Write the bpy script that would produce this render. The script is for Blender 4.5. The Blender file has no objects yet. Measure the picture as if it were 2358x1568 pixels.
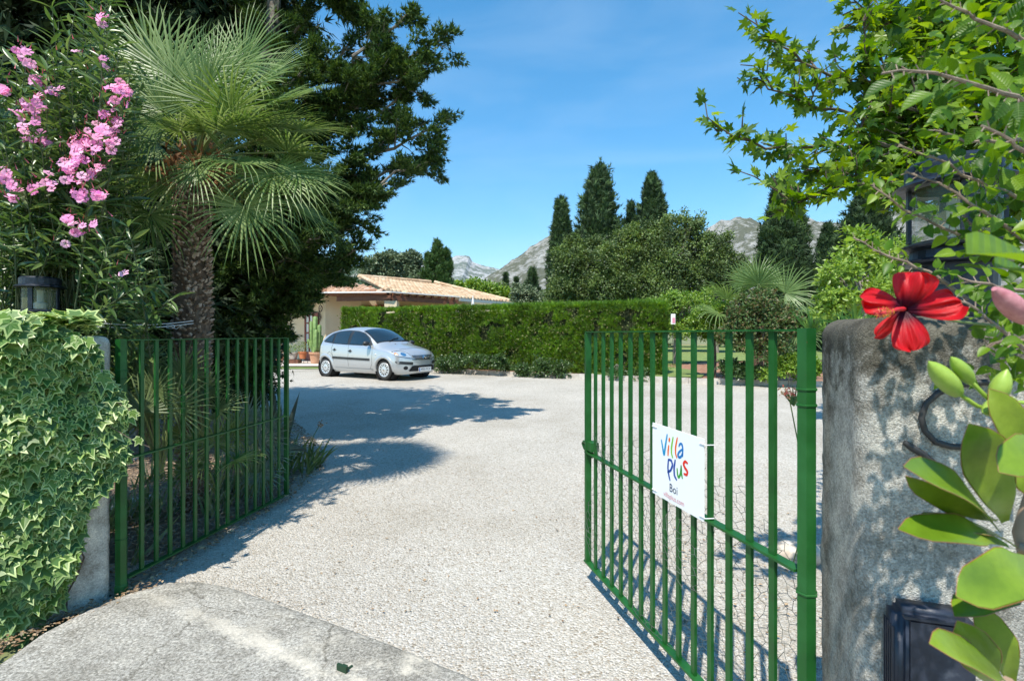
import bpy, bmesh, math, random
import numpy as np
from mathutils import Vector, Matrix
from mathutils.geometry import tessellate_polygon

# ------------------------------------------------------------------ camera, sky, sun, exposure
scene = bpy.context.scene
COL = scene.collection
CAM_Z = 1.6
camd = bpy.data.cameras.new('camera')
cam = bpy.data.objects.new('camera', camd)
COL.objects.link(cam)
cam.location = (0, 0, CAM_Z)
cam.rotation_euler = (math.radians(90), 0, 0)
camd.sensor_width = 36.0
camd.lens = 18.32
camd.shift_y = -0.0064
camd.clip_start = 0.05
camd.clip_end = 20000
camd.dof.use_dof = True
camd.dof.focus_distance = 6.0
camd.dof.aperture_fstop = 9.0
scene.camera = cam

SUN_EL, SUN_BEAR = 59.5, 203.5           # degrees; bearing clockwise from +Y
world = bpy.data.worlds.new('World')
scene.world = world
world.use_nodes = True
wn = world.node_tree.nodes
sky = wn.new('ShaderNodeTexSky')
sky.sky_type = 'NISHITA'
sky.sun_disc = False
sky.sun_elevation = math.radians(SUN_EL)
sky.sun_rotation = math.radians(SUN_BEAR)
sky.altitude = 300
sky.air_density = 1.0
sky.dust_density = 0.15
sky.ozone_density = 1.6
bg = wn['Background']
bg.inputs['Strength'].default_value = 0.15
_hs = wn.new('ShaderNodeHueSaturation')
_hs.inputs['Hue'].default_value = 0.488
_hs.inputs['Saturation'].default_value = 1.42
_hs.inputs['Value'].default_value = 1.15
world.node_tree.links.new(sky.outputs[0], _hs.inputs['Color'])
# a few thin veils of high cloud
_tc = wn.new('ShaderNodeTexCoord'); _mp = wn.new('ShaderNodeMapping'); _mp.inputs['Scale'].default_value = (1.2, 1.6, 5.0); _mp.inputs['Rotation'].default_value = (.25, .1, .3)
_nz = wn.new('ShaderNodeTexNoise'); _nz.inputs['Scale'].default_value = 1.6; _nz.inputs['Detail'].default_value = 7; _nz.inputs['Roughness'].default_value = .55; _nz.inputs['Distortion'].default_value = .6
_cr = wn.new('ShaderNodeValToRGB'); _cr.color_ramp.elements[0].position = .48; _cr.color_ramp.elements[0].color = (0, 0, 0, 1); _cr.color_ramp.elements[1].position = .78; _cr.color_ramp.elements[1].color = (.13, .13, .13, 1)
_mx = wn.new('ShaderNodeMix'); _mx.data_type = 'RGBA'; _mx.inputs[7].default_value = (5.2, 6.0, 6.6, 1)
_l = world.node_tree.links
_l.new(_tc.outputs['Generated'], _mp.inputs[0]); _l.new(_mp.outputs[0], _nz.inputs['Vector']); _l.new(_nz.outputs[0], _cr.inputs[0]); _l.new(_cr.outputs[0], _mx.inputs[0]); _l.new(_hs.outputs[0], _mx.inputs[6])
_l.new(_mx.outputs[2], bg.inputs[0])

sd = bpy.data.lights.new('sun', 'SUN')
sun = bpy.data.objects.new('sun', sd)
COL.objects.link(sun)
sd.energy = 5.0
sd.angle = math.radians(0.53)
sd.color = (1.0, 0.945, 0.85)
_b, _e = math.radians(SUN_BEAR), math.radians(SUN_EL)
SUN_DIR = Vector((math.sin(_b) * math.cos(_e), math.cos(_b) * math.cos(_e), math.sin(_e)))
sun.rotation_euler = SUN_DIR.to_track_quat('Z', 'Y').to_euler()
sun.location = (-4, -8, 14)

scene.view_settings.view_transform = 'Standard'
scene.view_settings.look = 'None'
scene.view_settings.exposure = 0.52
scene.view_settings.gamma = 1.0
scene.view_settings.use_curve_mapping = False
scene.render.engine = 'CYCLES'
scene.cycles.max_bounces = 6
scene.cycles.diffuse_bounces = 3
scene.cycles.glossy_bounces = 3
scene.cycles.transmission_bounces = 5
scene.cycles.transparent_max_bounces = 8
scene.cycles.caustics_reflective = False
scene.cycles.caustics_refractive = False

rng = np.random.default_rng(7)
random.seed(7)
F = 1200.0                                # focal length in the units of a 2358-wide picture


def P(u, v, d):
    """Point d metres ahead of the camera seen at (u, v) of the 2358 x 1568 picture."""
    return np.array([(u - 1179.0) / F * d, d, CAM_Z - (v - 769.0) / F * d])


def gz(y):
    return 0.3 * np.clip((np.asarray(y, float) - 3.5) / 11.5, 0, 1)


def G(u, v, dz=0.0):
    """Ground point seen at (u, v)."""
    d = 5.0
    for _ in range(40):
        d = (CAM_Z - float(gz(d)) - dz) * F / (v - 769.0)
    return np.array([(u - 1179.0) / F * d, d, float(gz(d)) + dz])


# ------------------------------------------------------------------ object helpers
def tag(o, label=None, cat=None, group=None, kind=None):
    if label: o['label'] = label
    if cat: o['category'] = cat
    if group: o['group'] = group
    if kind: o['kind'] = kind
    return o


def empty(name, loc=(0, 0, 0), rz=0.0, label=None, cat=None, group=None):
    o = bpy.data.objects.new(name, None)
    o.empty_display_size = 0.1
    o.location = loc
    o.rotation_euler = (0, 0, rz)
    COL.objects.link(o)
    return tag(o, label, cat, group)


def link(name, me, parent=None, world_coords=True):
    o = bpy.data.objects.new(name, me)
    COL.objects.link(o)
    if parent is not None:
        o.parent = parent
        if world_coords:
            # root empties carry only translation when this is used
            q = parent
            off = Vector((0, 0, 0))
            while q is not None:
                off += q.location
                q = q.parent
            o.location = -off
    return o


def np_mesh(name, V, T, mats, MI=None, smooth=False):
    V = np.asarray(V, np.float32)
    T = np.asarray(T, np.int32)
    me = bpy.data.meshes.new(name)
    n, k = T.shape
    me.vertices.add(len(V)); me.vertices.foreach_set('co', V.ravel())
    me.loops.add(n * k); me.loops.foreach_set('vertex_index', T.ravel())
    me.polygons.add(n)
    me.polygons.foreach_set('loop_start', np.arange(0, n * k, k, dtype=np.int32))
    me.polygons.foreach_set('loop_total', np.full(n, k, np.int32))
    for m in (mats if isinstance(mats, (list, tuple)) else [mats]):
        me.materials.append(m)
    if MI is not None:
        me.polygons.foreach_set('material_index', np.asarray(MI, np.int32))
    me.polygons.foreach_set('use_smooth', np.full(n, bool(smooth)))
    me.update(calc_edges=True)
    return me


def nrm(a):
    a = np.asarray(a, float)
    return a / np.maximum(np.linalg.norm(a, axis=-1, keepdims=True), 1e-9)


class Batch:
    """Collects triangles, builds one mesh."""
    def __init__(s):
        s.V, s.T, s.M, s.n = [], [], [], 0

    def add(s, V, T, mi=0):
        V = np.asarray(V, float).reshape(-1, 3)
        T = np.asarray(T, int).reshape(-1, 3)
        s.V.append(V); s.T.append(T + s.n)
        s.M.append(np.full(len(T), mi) if np.isscalar(mi) else np.asarray(mi))
        s.n += len(V)

    def quads(s, V, Q, mi=0):
        Q = np.asarray(Q, int).reshape(-1, 4)
        s.add(V, np.concatenate([Q[:, [0, 1, 2]], Q[:, [0, 2, 3]]]), mi)

    def place(s, tm, Pt, Y, N, S, mi_off=0):
        tv, tt, tmi = tm
        Pt = np.asarray(Pt, float).reshape(-1, 3)
        k = len(Pt)
        if k == 0: return
        R = frames(Y, N, k)
        S = np.broadcast_to(np.asarray(S, float), (k,))
        V = np.einsum('kij,nj->kni', R, tv) * S[:, None, None] + Pt[:, None, :]
        T = tt[None] + (np.arange(k) * len(tv))[:, None, None]
        s.add(V.reshape(-1, 3), T.reshape(-1, 3), np.tile(tmi, k) + mi_off)

    def tube(s, pts, r, sides=6, mi=0, cap=True):
        pts = np.asarray(pts, float)
        n = len(pts)
        r = np.broadcast_to(np.asarray(r, float), (n,))
        t = nrm(np.gradient(pts, axis=0))
        up = np.array([0, 0, 1.0]) if abs(t[0][2]) < 0.9 else np.array([1.0, 0, 0])
        V = []
        a = np.arange(sides) / sides * 2 * math.pi
        for i in range(n):
            x = nrm(np.cross(up, t[i])); y = np.cross(t[i], x); up = y
            V.append(pts[i] + r[i] * (np.cos(a)[:, None] * x + np.sin(a)[:, None] * y))
            up = y if np.linalg.norm(np.cross(y, t[min(i + 1, n - 1)])) > 0.05 else x
        V = np.concatenate(V)
        Q = []
        for i in range(n - 1):
            for j in range(sides):
                j2 = (j + 1) % sides
                Q.append((i * sides + j, i * sides + j2, (i + 1) * sides + j2, (i + 1) * sides + j))
        s.quads(V, Q, mi)
        if cap:
            for b, rev in ((0, True), ((n - 1) * sides, False)):
                c = V[b:b + sides]
                tri = [(0, j, j + 1) for j in range(1, sides - 1)]
                if rev: tri = [(a_, c_, b_) for a_, b_, c_ in tri]
                s.add(c, tri, mi)

    def box(s, c, h, ax=None, mi=0):
        """centre, half sizes, axes rows"""
        c = np.asarray(c, float); h = np.asarray(h, float)
        A = np.eye(3) if ax is None else np.asarray(ax, float)
        sg = np.array([(-1, -1, -1), (1, -1, -1), (1, 1, -1), (-1, 1, -1), (-1, -1, 1), (1, -1, 1), (1, 1, 1), (-1, 1, 1)])
        V = c + (sg * h) @ A
        s.quads(V, [(0, 3, 2, 1), (4, 5, 6, 7), (0, 1, 5, 4), (1, 2, 6, 5), (2, 3, 7, 6), (3, 0, 4, 7)], mi)

    def bar(s, a, b, w, t, up=(0, 0, 1), mi=0):
        a = np.asarray(a, float); b = np.asarray(b, float)
        y = nrm(b - a); x = nrm(np.cross(y, up)); z = np.cross(x, y)
        s.box((a + b) / 2, (w / 2, np.linalg.norm(b - a) / 2, t / 2), np.stack([x, y, z]), mi)

    def lathe(s, c, prof, sides=16, mi=0, axis=None):
        """profile of (radius, height) about an axis through c"""
        A = np.eye(3) if axis is None else np.asarray(axis, float)
        a = np.arange(sides) / sides * 2 * math.pi
        V = []
        for r, z in prof:
            V.append(np.stack([r * np.cos(a), r * np.sin(a), np.full(sides, z)], 1))
        V = np.concatenate(V) @ A + np.asarray(c, float)
        Q = []
        for i in range(len(prof) - 1):
            for j in range(sides):
                j2 = (j + 1) % sides
                Q.append((i * sides + j, i * sides + j2, (i + 1) * sides + j2, (i + 1) * sides + j))
        s.quads(V, Q, mi)

    def mesh(s, name, mats, smooth=False):
        if not s.V: s.add([(0, 0, 0), (0, 0, .001), (0, .001, 0)], [(0, 1, 2)])
        return np_mesh(name, np.concatenate(s.V), np.concatenate(s.T), mats, np.concatenate(s.M), smooth)

    def build(s, name, mats, parent=None, smooth=False, world_coords=True, weld=False):
        me = s.mesh(name, mats, smooth)
        if weld:
            bm = bmesh.new(); bm.from_mesh(me)
            bmesh.ops.remove_doubles(bm, verts=bm.verts, dist=1e-5)
            bm.to_mesh(me); bm.free()
        return link(name, me, parent, world_coords)


def frames(Y, N, k):
    Y = nrm(np.broadcast_to(np.asarray(Y, float), (k, 3)))
    N = np.broadcast_to(np.asarray(N, float), (k, 3))
    X = np.cross(Y, N)
    bad = np.linalg.norm(X, axis=1) < 1e-3
    if bad.any():
        X = X.copy(); X[bad] = np.cross(Y[bad], np.array([0.31, 0.77, 0.55]))
    X = nrm(X); Z = np.cross(X, Y)
    return np.stack([X, Y, Z], axis=2)


def leaf_parts(tmesh, name, parent, Pt, Y, N, S, labels=None):
    """One object per leaf, sharing a few meshes, under parent (whose chain only translates)."""
    Pt = np.asarray(Pt, float).reshape(-1, 3)
    k = len(Pt)
    R = frames(Y, N, k)
    S = np.broadcast_to(np.asarray(S, float), (k,))
    off = np.zeros(3); q = parent
    while q is not None:
        off += np.array(q.location); q = q.parent
    for i in range(k):
        me = tmesh[i % len(tmesh)] if isinstance(tmesh, list) else tmesh
        o = bpy.data.objects.new(name, me)
        M = np.eye(4); M[:3, :3] = R[i] * S[i]; M[:3, 3] = Pt[i] - off
        o.parent = parent
        o.matrix_basis = Matrix(M.tolist())
        COL.objects.link(o)


def tmpl_mesh(name, tm, mats, smooth=True):
    return np_mesh(name, tm[0], tm[1], mats, tm[2], smooth)


def copy_tree(o, parent=None):
    c = o.copy(); COL.objects.link(c); c.parent = parent
    for ch in list(o.children): copy_tree(ch, c)
    return c


# ------------------------------------------------------------------ materials
def new_mat(name):
    m = bpy.data.materials.new(name); m.use_nodes = True
    return m, m.node_tree.nodes, m.node_tree.links, m.node_tree.nodes['Principled BSDF']


def ramp(nodes, stops):
    r = nodes.new('ShaderNodeValToRGB')
    el = r.color_ramp.elements
    while len(el) < len(stops): el.new(0.5)
    for e, (p, c) in zip(el, stops):
        e.position = p; e.color = (*c, 1) if len(c) == 3 else c
    return r


def noise(nodes, links, scale, detail=4, rough=0.6, coord='Object', dist=0.0, vec=None):
    n = nodes.new('ShaderNodeTexNoise')
    n.inputs['Scale'].default_value = scale
    n.inputs['Detail'].default_value = detail
    n.inputs['Roughness'].default_value = rough
    n.inputs['Distortion'].default_value = dist
    if vec is None:
        tc = nodes.new('ShaderNodeTexCoord'); vec = tc.outputs[coord]
    links.new(vec, n.inputs['Vector'])
    return n


def add_bump(nodes, links, bsdf, h, strength=0.4, dist=0.01):
    b = nodes.new('ShaderNodeBump')
    b.inputs['Strength'].default_value = strength
    b.inputs['Distance'].default_value = dist
    links.new(h, b.inputs['Height'])
    old = bsdf.inputs['Normal'].links
    if old: links.new(old[0].from_socket, b.inputs['Normal'])
    links.new(b.outputs[0], bsdf.inputs['Normal'])


def mat_noise(name, stops, scale=8, rough=0.8, detail=5, bump=0.0, bump_scale=None, metal=0.0, dist=0.0, coord='Object', bump_dist=0.01, spec=0.5):
    m, n, l, b = new_mat(name)
    t = noise(n, l, scale, detail, 0.62, coord, dist)
    r = ramp(n, stops)
    l.new(t.outputs[0], r.inputs[0]); l.new(r.outputs[0], b.inputs['Base Color'])
    b.inputs['Roughness'].default_value = rough
    b.inputs['Metallic'].default_value = metal
    b.inputs['Specular IOR Level'].default_value = spec
    if bump:
        t2 = noise(n, l, bump_scale or scale * 4, 6, 0.65, coord)
        add_bump(n, l, b, t2.outputs[0], bump, bump_dist)
    return m


def mat_leaf(name, cols, trans=0.3, rough=0.45, tcol=None, spec=0.4, patch=None):
    """Leaf: colour varies from leaf to leaf; some light passes through."""
    m, n, l, b = new_mat(name)
    g = n.new('ShaderNodeNewGeometry')
    oi = n.new('ShaderNodeObjectInfo')
    ad = n.new('ShaderNodeMath'); ad.operation = 'ADD'
    l.new(g.outputs['Random Per Island'], ad.inputs[0]); l.new(oi.outputs['Random'], ad.inputs[1])
    fr = n.new('ShaderNodeMath'); fr.operation = 'FRACT'; l.new(ad.outputs[0], fr.inputs[0])
    k = len(cols)
    r = ramp(n, [(i / max(k - 1, 1), c) for i, c in enumerate(cols)])
    l.new(fr.outputs[0], r.inputs[0])
    out = r.outputs[0]
    if patch:
        tc = n.new('ShaderNodeNewGeometry')
        t = noise(n, l, patch[0], 3, 0.5, vec=tc.outputs['Position'])
        r2 = ramp(n, [(0.38, (0.55, 0.58, 0.6)), (0.5, (.95, .95, .95)), (0.64, (1.45, 1.42, 1.15))])
        l.new(t.outputs[0], r2.inputs[0])
        mx = n.new('ShaderNodeMix'); mx.data_type = 'RGBA'; mx.blend_type = 'MULTIPLY'
        mx.inputs[0].default_value = patch[1]
        l.new(out, mx.inputs[6]); l.new(r2.outputs[0], mx.inputs[7]); out = mx.outputs[2]
    l.new(out, b.inputs['Base Color'])
    b.inputs['Roughness'].default_value = rough
    b.inputs['Specular IOR Level'].default_value = spec
    if trans > 0:
        tr = n.new('ShaderNodeBsdfTranslucent')
        hs = n.new('ShaderNodeHueSaturation')
        hs.inputs['Hue'].default_value = 0.485
        hs.inputs['Saturation'].default_value = 1.15
        hs.inputs['Value'].default_value = 2.0
        l.new(out, hs.inputs['Color']); l.new(hs.outputs[0], tr.inputs[0])
        ms = n.new('ShaderNodeMixShader'); ms.inputs[0].default_value = trans
        l.new(b.outputs[0], ms.inputs[1]); l.new(tr.outputs[0], ms.inputs[2])
        l.new(ms.outputs[0], n['Material Output'].inputs[0])
    return m


def add_veins(m, kind, scale_col=1.5, k=8.0):
    """veins from the leaf's own coordinates: pinnate (rib and side veins) or palmate (rays)"""
    n, l = m.node_tree.nodes, m.node_tree.links
    b = n['Principled BSDF']
    def M(op, a, c=None, clamp=False):
        q = n.new('ShaderNodeMath'); q.operation = op; q.use_clamp = clamp
        for i, v in enumerate((a, c)):
            if v is None: continue
            if isinstance(v, (int, float)): q.inputs[i].default_value = v
            else: l.new(v, q.inputs[i])
        return q.outputs[0]
    tc = n.new('ShaderNodeTexCoord'); s = n.new('ShaderNodeSeparateXYZ'); l.new(tc.outputs['Object'], s.inputs[0])
    x, y = s.outputs[0], s.outputs[1]
    ax = M('ABSOLUTE', x)
    if kind == 'pinnate':
        f = M('FRACT', M('MULTIPLY', M('SUBTRACT', y, M('MULTIPLY', ax, .75)), k))
        side_ = M('LESS_THAN', M('ABSOLUTE', M('SUBTRACT', f, .5)), .09)
        rib = M('LESS_THAN', ax, .014)
        v = M('MAXIMUM', M('MULTIPLY', side_, .22), M('MULTIPLY', rib, .8))
        h = M('ABSOLUTE', M('SUBTRACT', f, .5))
    else:
        a = M('DIVIDE', M('ARCTAN2', x, y), math.radians(56))
        r = M('POWER', M('ADD', M('MULTIPLY', x, x), M('MULTIPLY', y, y)), .5)
        dd = M('ABSOLUTE', M('SUBTRACT', M('FRACT', M('ADD', a, .5)), .5))
        v = M('LESS_THAN', M('MULTIPLY', dd, r), .014)
        h = M('MULTIPLY', dd, 2.0)
    src = b.inputs['Base Color'].links[0].from_socket
    mx = n.new('ShaderNodeMix'); mx.data_type = 'RGBA'; mx.blend_type = 'MIX'
    l.new(M('MULTIPLY', v, .6), mx.inputs[0]); l.new(src, mx.inputs[6])
    g = n.new('ShaderNodeMix'); g.data_type = 'RGBA'; g.blend_type = 'ADD'; g.inputs[0].default_value = 1
    l.new(src, g.inputs[6]); g.inputs[7].default_value = (.10, .12, .05, 1)
    l.new(g.outputs[2], mx.inputs[7])
    # mottling so no two patches match
    t = noise(n, l, 3.5, 4, .6); r_ = ramp(n, [(.35, (.75, .78, .7)), (.65, (1.15, 1.12, 1.05))]); l.new(t.outputs[0], r_.inputs[0])
    m2 = n.new('ShaderNodeMix'); m2.data_type = 'RGBA'; m2.blend_type = 'MULTIPLY'; m2.inputs[0].default_value = 1
    l.new(mx.outputs[2], m2.inputs[6]); l.new(r_.outputs[0], m2.inputs[7])
    l.new(m2.outputs[2], b.inputs['Base Color'])
    add_bump(n, l, b, h, .22, .12)
    return m


def mat_flat(name, col, rough=0.6, metal=0.0, spec=0.5, coat=0.0):
    m, n, l, b = new_mat(name)
    b.inputs['Base Color'].default_value = (*col, 1)
    b.inputs['Roughness'].default_value = rough
    b.inputs['Metallic'].default_value = metal
    b.inputs['Specular IOR Level'].default_value = spec
    b.inputs['Coat Weight'].default_value = coat
    return m


BARK = mat_noise('bark', [(0.3, (0.05, 0.035, 0.025)), (0.7, (0.17, 0.13, 0.095))], 14, 0.9, bump=0.6, bump_scale=40)
BARK_GREY = mat_noise('grey_bark', [(0.3, (0.12, 0.10, 0.08)), (0.7, (0.32, 0.28, 0.23))], 18, 0.85, bump=0.5, bump_scale=50)
GREEN_TWIG = mat_flat('green_twig', (0.12, 0.17, 0.05), 0.6)

# ------------------------------------------------------------------ leaf templates (Y along the leaf, Z its face)
def T_(V, T, M=None):
    T = np.asarray(T, int)
    return (np.asarray(V, float), T, np.zeros(len(T), int) if M is None else np.asarray(M, int))


def t_blade(w, fold=0.1, curl=0.1, seg=3, peak=0.45):
    """lanceolate or ovate leaf of length 1, half width w, folded along the midrib"""
    V = [(0, 0, 0)]; T = []
    for i in range(1, seg + 1):
        t = i / (seg + 1)
        ww = w * math.sin(math.pi * t ** (math.log(0.5) / math.log(peak))) ** 0.8
        z = -curl * t * t
        V += [(-ww, t, z + ww * fold * 2), (0, t, z), (ww, t, z + ww * fold * 2)]
    V.append((0, 1, -curl))
    T += [(0, 2, 1), (0, 3, 2)]
    for i in range(seg - 1):
        a, b = 1 + 3 * i, 4 + 3 * i
        T += [(a, a + 1, b + 1), (a, b + 1, b), (a + 1, a + 2, b + 2), (a + 1, b + 2, b + 1)]
    a = 1 + 3 * (seg - 1); e = len(V) - 1
    T += [(a, a + 1, e), (a + 1, a + 2, e)]
    return T_(V, T)


T_DIAMOND = T_([(0, 0, 0), (-.28, .5, .06), (0, .5, 0), (.28, .5, .06), (0, 1, -.1)], [(0, 2, 1), (0, 3, 2), (1, 2, 4), (2, 3, 4)])
T_KITE = T_([(0, 0, 0), (-.3, .45, .07), (.3, .45, .07), (0, 1, -.08)], [(0, 2, 1), (1, 2, 3)])


def t_spray(k=5, spread=1.0, w=0.07, seed=0):
    """a tuft of narrow spikes fanning out from one point"""
    r = random.Random(seed)
    V, T = [], []
    for i in range(k):
        a = (i / (k - 1) - .5) * spread * 2
        L = r.uniform(.65, 1.0) * (1 - abs(a) * .15)
        tilt = r.uniform(-.35, .35)
        d = np.array([math.sin(a), math.cos(a), tilt]); d /= np.linalg.norm(d)
        s = nrm(np.cross(d, [0, .2, 1]))
        b = d * .05 * i / k
        n = len(V)
        V += [tuple(b - s * w), tuple(b + s * w), tuple(d * L * .6 + s * w * .9), tuple(d * L)]
        T += [(n, n + 1, n + 2), (n, n + 2, n + 3)]
    return T_(V, T)


def radial_leaf(tips, mids, rim=None, cup=0.08):
    """lobed leaf: outline alternating tip / notch angles round the stalk point; optional pale rim"""
    n = len(tips)
    outl = []
    for i in range(n):
        a, r = tips[i]
        outl.append((a, r))
        if i < n - 1: outl.append(mids[i])
    V = [(0, 0.0, 0)]
    for a, r in outl:
        a = math.radians(a)
        V.append((r * math.sin(a), r * math.cos(a), cup * r * (0.5 - 0.9 * r)))
    k = len(outl)
    T, M = [], []
    if rim is None:
        T = [(0, i + 2, i + 1) for i in range(k - 1)]
        M = [0] * len(T)
    else:
        inner = []
        for j, (a, r) in enumerate(outl):
            rr = r * rim
            ar = math.radians(a)
            inner.append(len(V)); V.append((rr * math.sin(ar), rr * math.cos(ar), cup * rr * (.5 - .9 * rr)))
        for i in range(k - 1):
            T.append((0, inner[i + 1], inner[i])); M.append(0)
            T += [(inner[i], inner[i + 1], i + 2), (inner[i], i + 2, i + 1)]; M += [1, 1]
    return T_(V, T, M)


T_IVY = [radial_leaf([(-168, .38), (-112, .56), (-56, .80), (0, 1.08), (56, .80), (112, .56), (168, .38)],
                     [(-138, .40), (-84, .46), (-30, .50), (30, .50), (84, .46), (138, .40)], r_) for r_ in (.88, .76)]
T_PLANE = radial_leaf([(-170, .25), (-112, .55), (-88, .45), (-55, .82), (-36, .62), (-14, .72), (0, 1.05), (14, .72), (36, .62), (55, .82), (88, .45), (112, .55), (170, .25)],
                      [(-140, .30), (-100, .36), (-72, .36), (-45, .62), (-27, .38), (-8, .7), (8, .7), (27, .38), (45, .62), (72, .36), (100, .36), (140, .30)], None, 0.25)
T_HIB = t_blade(.31, .22, .18, 5, .38)
T_OLE = t_blade(.085, .25, .22, 4, .45)
T_OVAL = t_blade(.24, .2, .15, 3, .45)
T_SPRAY5 = t_spray(5, .7, .05, 1)
def t_plume(k=5, seed=4):
    """stubby conifer shoot: single-triangle scales along a short axis"""
    r = random.Random(seed); V, T = [], []
    for i in range(k):
        a = (i / (k - 1) - .5) * 1.5
        o = np.array([0, .12 * (i % 3), 0]); L = r.uniform(.7, 1.0)
        d = nrm(np.array([math.sin(a), math.cos(a), r.uniform(-.5, .5)])); s = nrm(np.cross(d, [r.uniform(-.4, .4), 0, 1])) * .13
        n = len(V); V += [tuple(o - s), tuple(o + s), tuple(o + d * L)]; T.append((n, n + 1, n + 2))
    return T_(V, T)


T_PLUME = t_plume()
T_PLUME4 = t_plume(4, 9)
T_SPRAY4 = t_spray(4, .45, .055, 2)
T_SPRAY3 = t_spray(3, .6, .12, 3)


def rand_dirs(k, r=None):
    v = (r or rng).normal(size=(k, 3))
    return nrm(v)


def jit(v, a):
    return nrm(nrm(v) + rng.normal(size=np.shape(v)) * a)

# ------------------------------------------------------------------ ground, driveway, beds, hills
def vnoise(x, y, seed=0):
    """smooth value noise on arrays"""
    r = np.random.default_rng(seed)
    tab = r.random((256, 256))
    xi = np.floor(x).astype(int); yi = np.floor(y).astype(int)
    fx = x - xi; fy = y - yi
    fx = fx * fx * (3 - 2 * fx); fy = fy * fy * (3 - 2 * fy)
    g = lambda a, b: tab[a % 256, b % 256]
    return (g(xi, yi) * (1 - fx) + g(xi + 1, yi) * fx) * (1 - fy) + (g(xi, yi + 1) * (1 - fx) + g(xi + 1, yi + 1) * fx) * fy


def fbm(x, y, seed=0, octv=5, rough=.5):
    s = 0; a = 1; t = 0
    for i in range(octv):
        s = s + a * vnoise(x * 2 ** i, y * 2 ** i, seed + i); t += a; a *= rough
    return s / t


def sheet(name, outline, zfun, mat, cell=0.5, kind='structure'):
    """flat-ish sheet filling an outline of (x, y), subdivided and laid on zfun"""
    bm = bmesh.new()
    vs = [bm.verts.new((p[0], p[1], 0)) for p in outline]
    f = bm.faces.new(vs)
    if f.normal.z < 0: f.normal_flip()
    xs = [p[0] for p in outline]; ys = [p[1] for p in outline]
    if cell:
        y = min(ys) + cell
        while y < max(ys):
            bmesh.ops.bisect_plane(bm, geom=bm.verts[:] + bm.edges[:] + bm.faces[:], plane_co=(0, y, 0), plane_no=(0, 1, 0)); y += cell
        x = min(xs) + cell * 2
        while x < max(xs):
            bmesh.ops.bisect_plane(bm, geom=bm.verts[:] + bm.edges[:] + bm.faces[:], plane_co=(x, 0, 0), plane_no=(1, 0, 0)); x += cell * 2
    for v in bm.verts: v.co.z = zfun(v.co.x, v.co.y)
    bm.normal_update()
    for f in bm.faces:
        if f.normal.z < 0: f.normal_flip()
    me = bpy.data.meshes.new(name); bm.to_mesh(me); bm.free()
    me.materials.append(mat)
    o = link(name, me)
    return tag(o, kind=kind)


# gravel: crushed pale stone, every chip its own tone
def gravel_material(scale, nm):
    m, n, l, b = new_mat(nm)
    tc = n.new('ShaderNodeTexCoord')
    v = n.new('ShaderNodeTexVoronoi'); v.inputs['Scale'].default_value = scale
    l.new(tc.outputs['Object'], v.inputs['Vector'])
    sp = n.new('ShaderNodeSeparateColor'); l.new(v.outputs['Color'], sp.inputs[0])
    r = ramp(n, [(0.0, (.28, .23, .17)), (.08, (.37, .335, .28)), (.4, (.44, .41, .36)), (.7, (.49, .46, .41)), (1.0, (.58, .555, .51))])
    l.new(sp.outputs[0], r.inputs[0])
    big = noise(n, l, 0.5, 4, .6)
    r2 = ramp(n, [(.35, (.82, .80, .76)), (.5, (.96, .955, .94)), (.66, (1.06, 1.055, 1.04))])
    l.new(big.outputs[0], r2.inputs[0])
    mx = n.new('ShaderNodeMix'); mx.data_type = 'RGBA'; mx.blend_type = 'MULTIPLY'; mx.inputs[0].default_value = 1
    l.new(r.outputs[0], mx.inputs[6]); l.new(r2.outputs[0], mx.inputs[7])
    l.new(mx.outputs[2], b.inputs['Base Color'])
    b.inputs['Roughness'].default_value = .9
    b.inputs['Specular IOR Level'].default_value = .2
    inv = n.new('ShaderNodeMath'); inv.operation = 'SUBTRACT'; inv.inputs[0].default_value = 1; l.new(v.outputs['Distance'], inv.inputs[1])
    add_bump(n, l, b, inv.outputs[0], .8, .014)
    return m


M_GRAVEL = gravel_material(78, 'gravel')
M_SOIL = mat_noise('bed_soil', [(.3, (.10, .065, .04)), (.5, (.20, .14, .09)), (.72, (.34, .26, .19))], 14, .95, 8, .8, 60, bump_dist=.03)
M_MULCH = mat_noise('red_mulch', [(.3, (.16, .07, .035)), (.55, (.33, .17, .10)), (.75, (.46, .29, .19))], 6, .95, 8, .8, 40, bump_dist=.03)
M_LAWN = mat_noise('lawn_soil', [(.3, (.09, .13, .035)), (.5, (.17, .23, .06)), (.75, (.27, .32, .10))], 3, .95, 8, .8, 60, bump_dist=.03)
M_FIELD = mat_noise('field', [(.35, (.13, .12, .06)), (.5, (.16, .18, .07)), (.68, (.30, .25, .15))], .08, .95, 8, .3, 2)

ground = sheet('ground', [(-6000, -40), (6000, -40), (6000, 9000), (-6000, 9000)],
               lambda x, y: float(gz(y)) - .06, M_FIELD, 0)
bm = bmesh.new(); bm.from_mesh(ground.data)
for yy in (3.5, 15.0):
    bmesh.ops.bisect_plane(bm, geom=bm.verts[:] + bm.edges[:] + bm.faces[:], plane_co=(0, yy, 0), plane_no=(0, 1, 0))
for v in bm.verts: v.co.z = float(gz(v.co.y)) - .06
bm.to_mesh(ground.data); bm.free()

KERB = [(-3.6, 18.45), (-2.67, 17.75), (-.8, 16.55), (1.26, 15.4), (3.0, 14.65), (4.42, 14.1), (5.9, 13.7), (7.35, 13.4), (9.5, 13.05), (12, 12.8)]


def poly_sample(path, step):
    p = np.asarray(path, float)
    seg = np.linalg.norm(np.diff(p, axis=0), axis=1); cum = np.concatenate([[0], np.cumsum(seg)])
    s = np.arange(0, cum[-1], step)
    return np.stack([np.interp(s, cum, p[:, k]) for k in range(p.shape[1])], 1)


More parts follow.
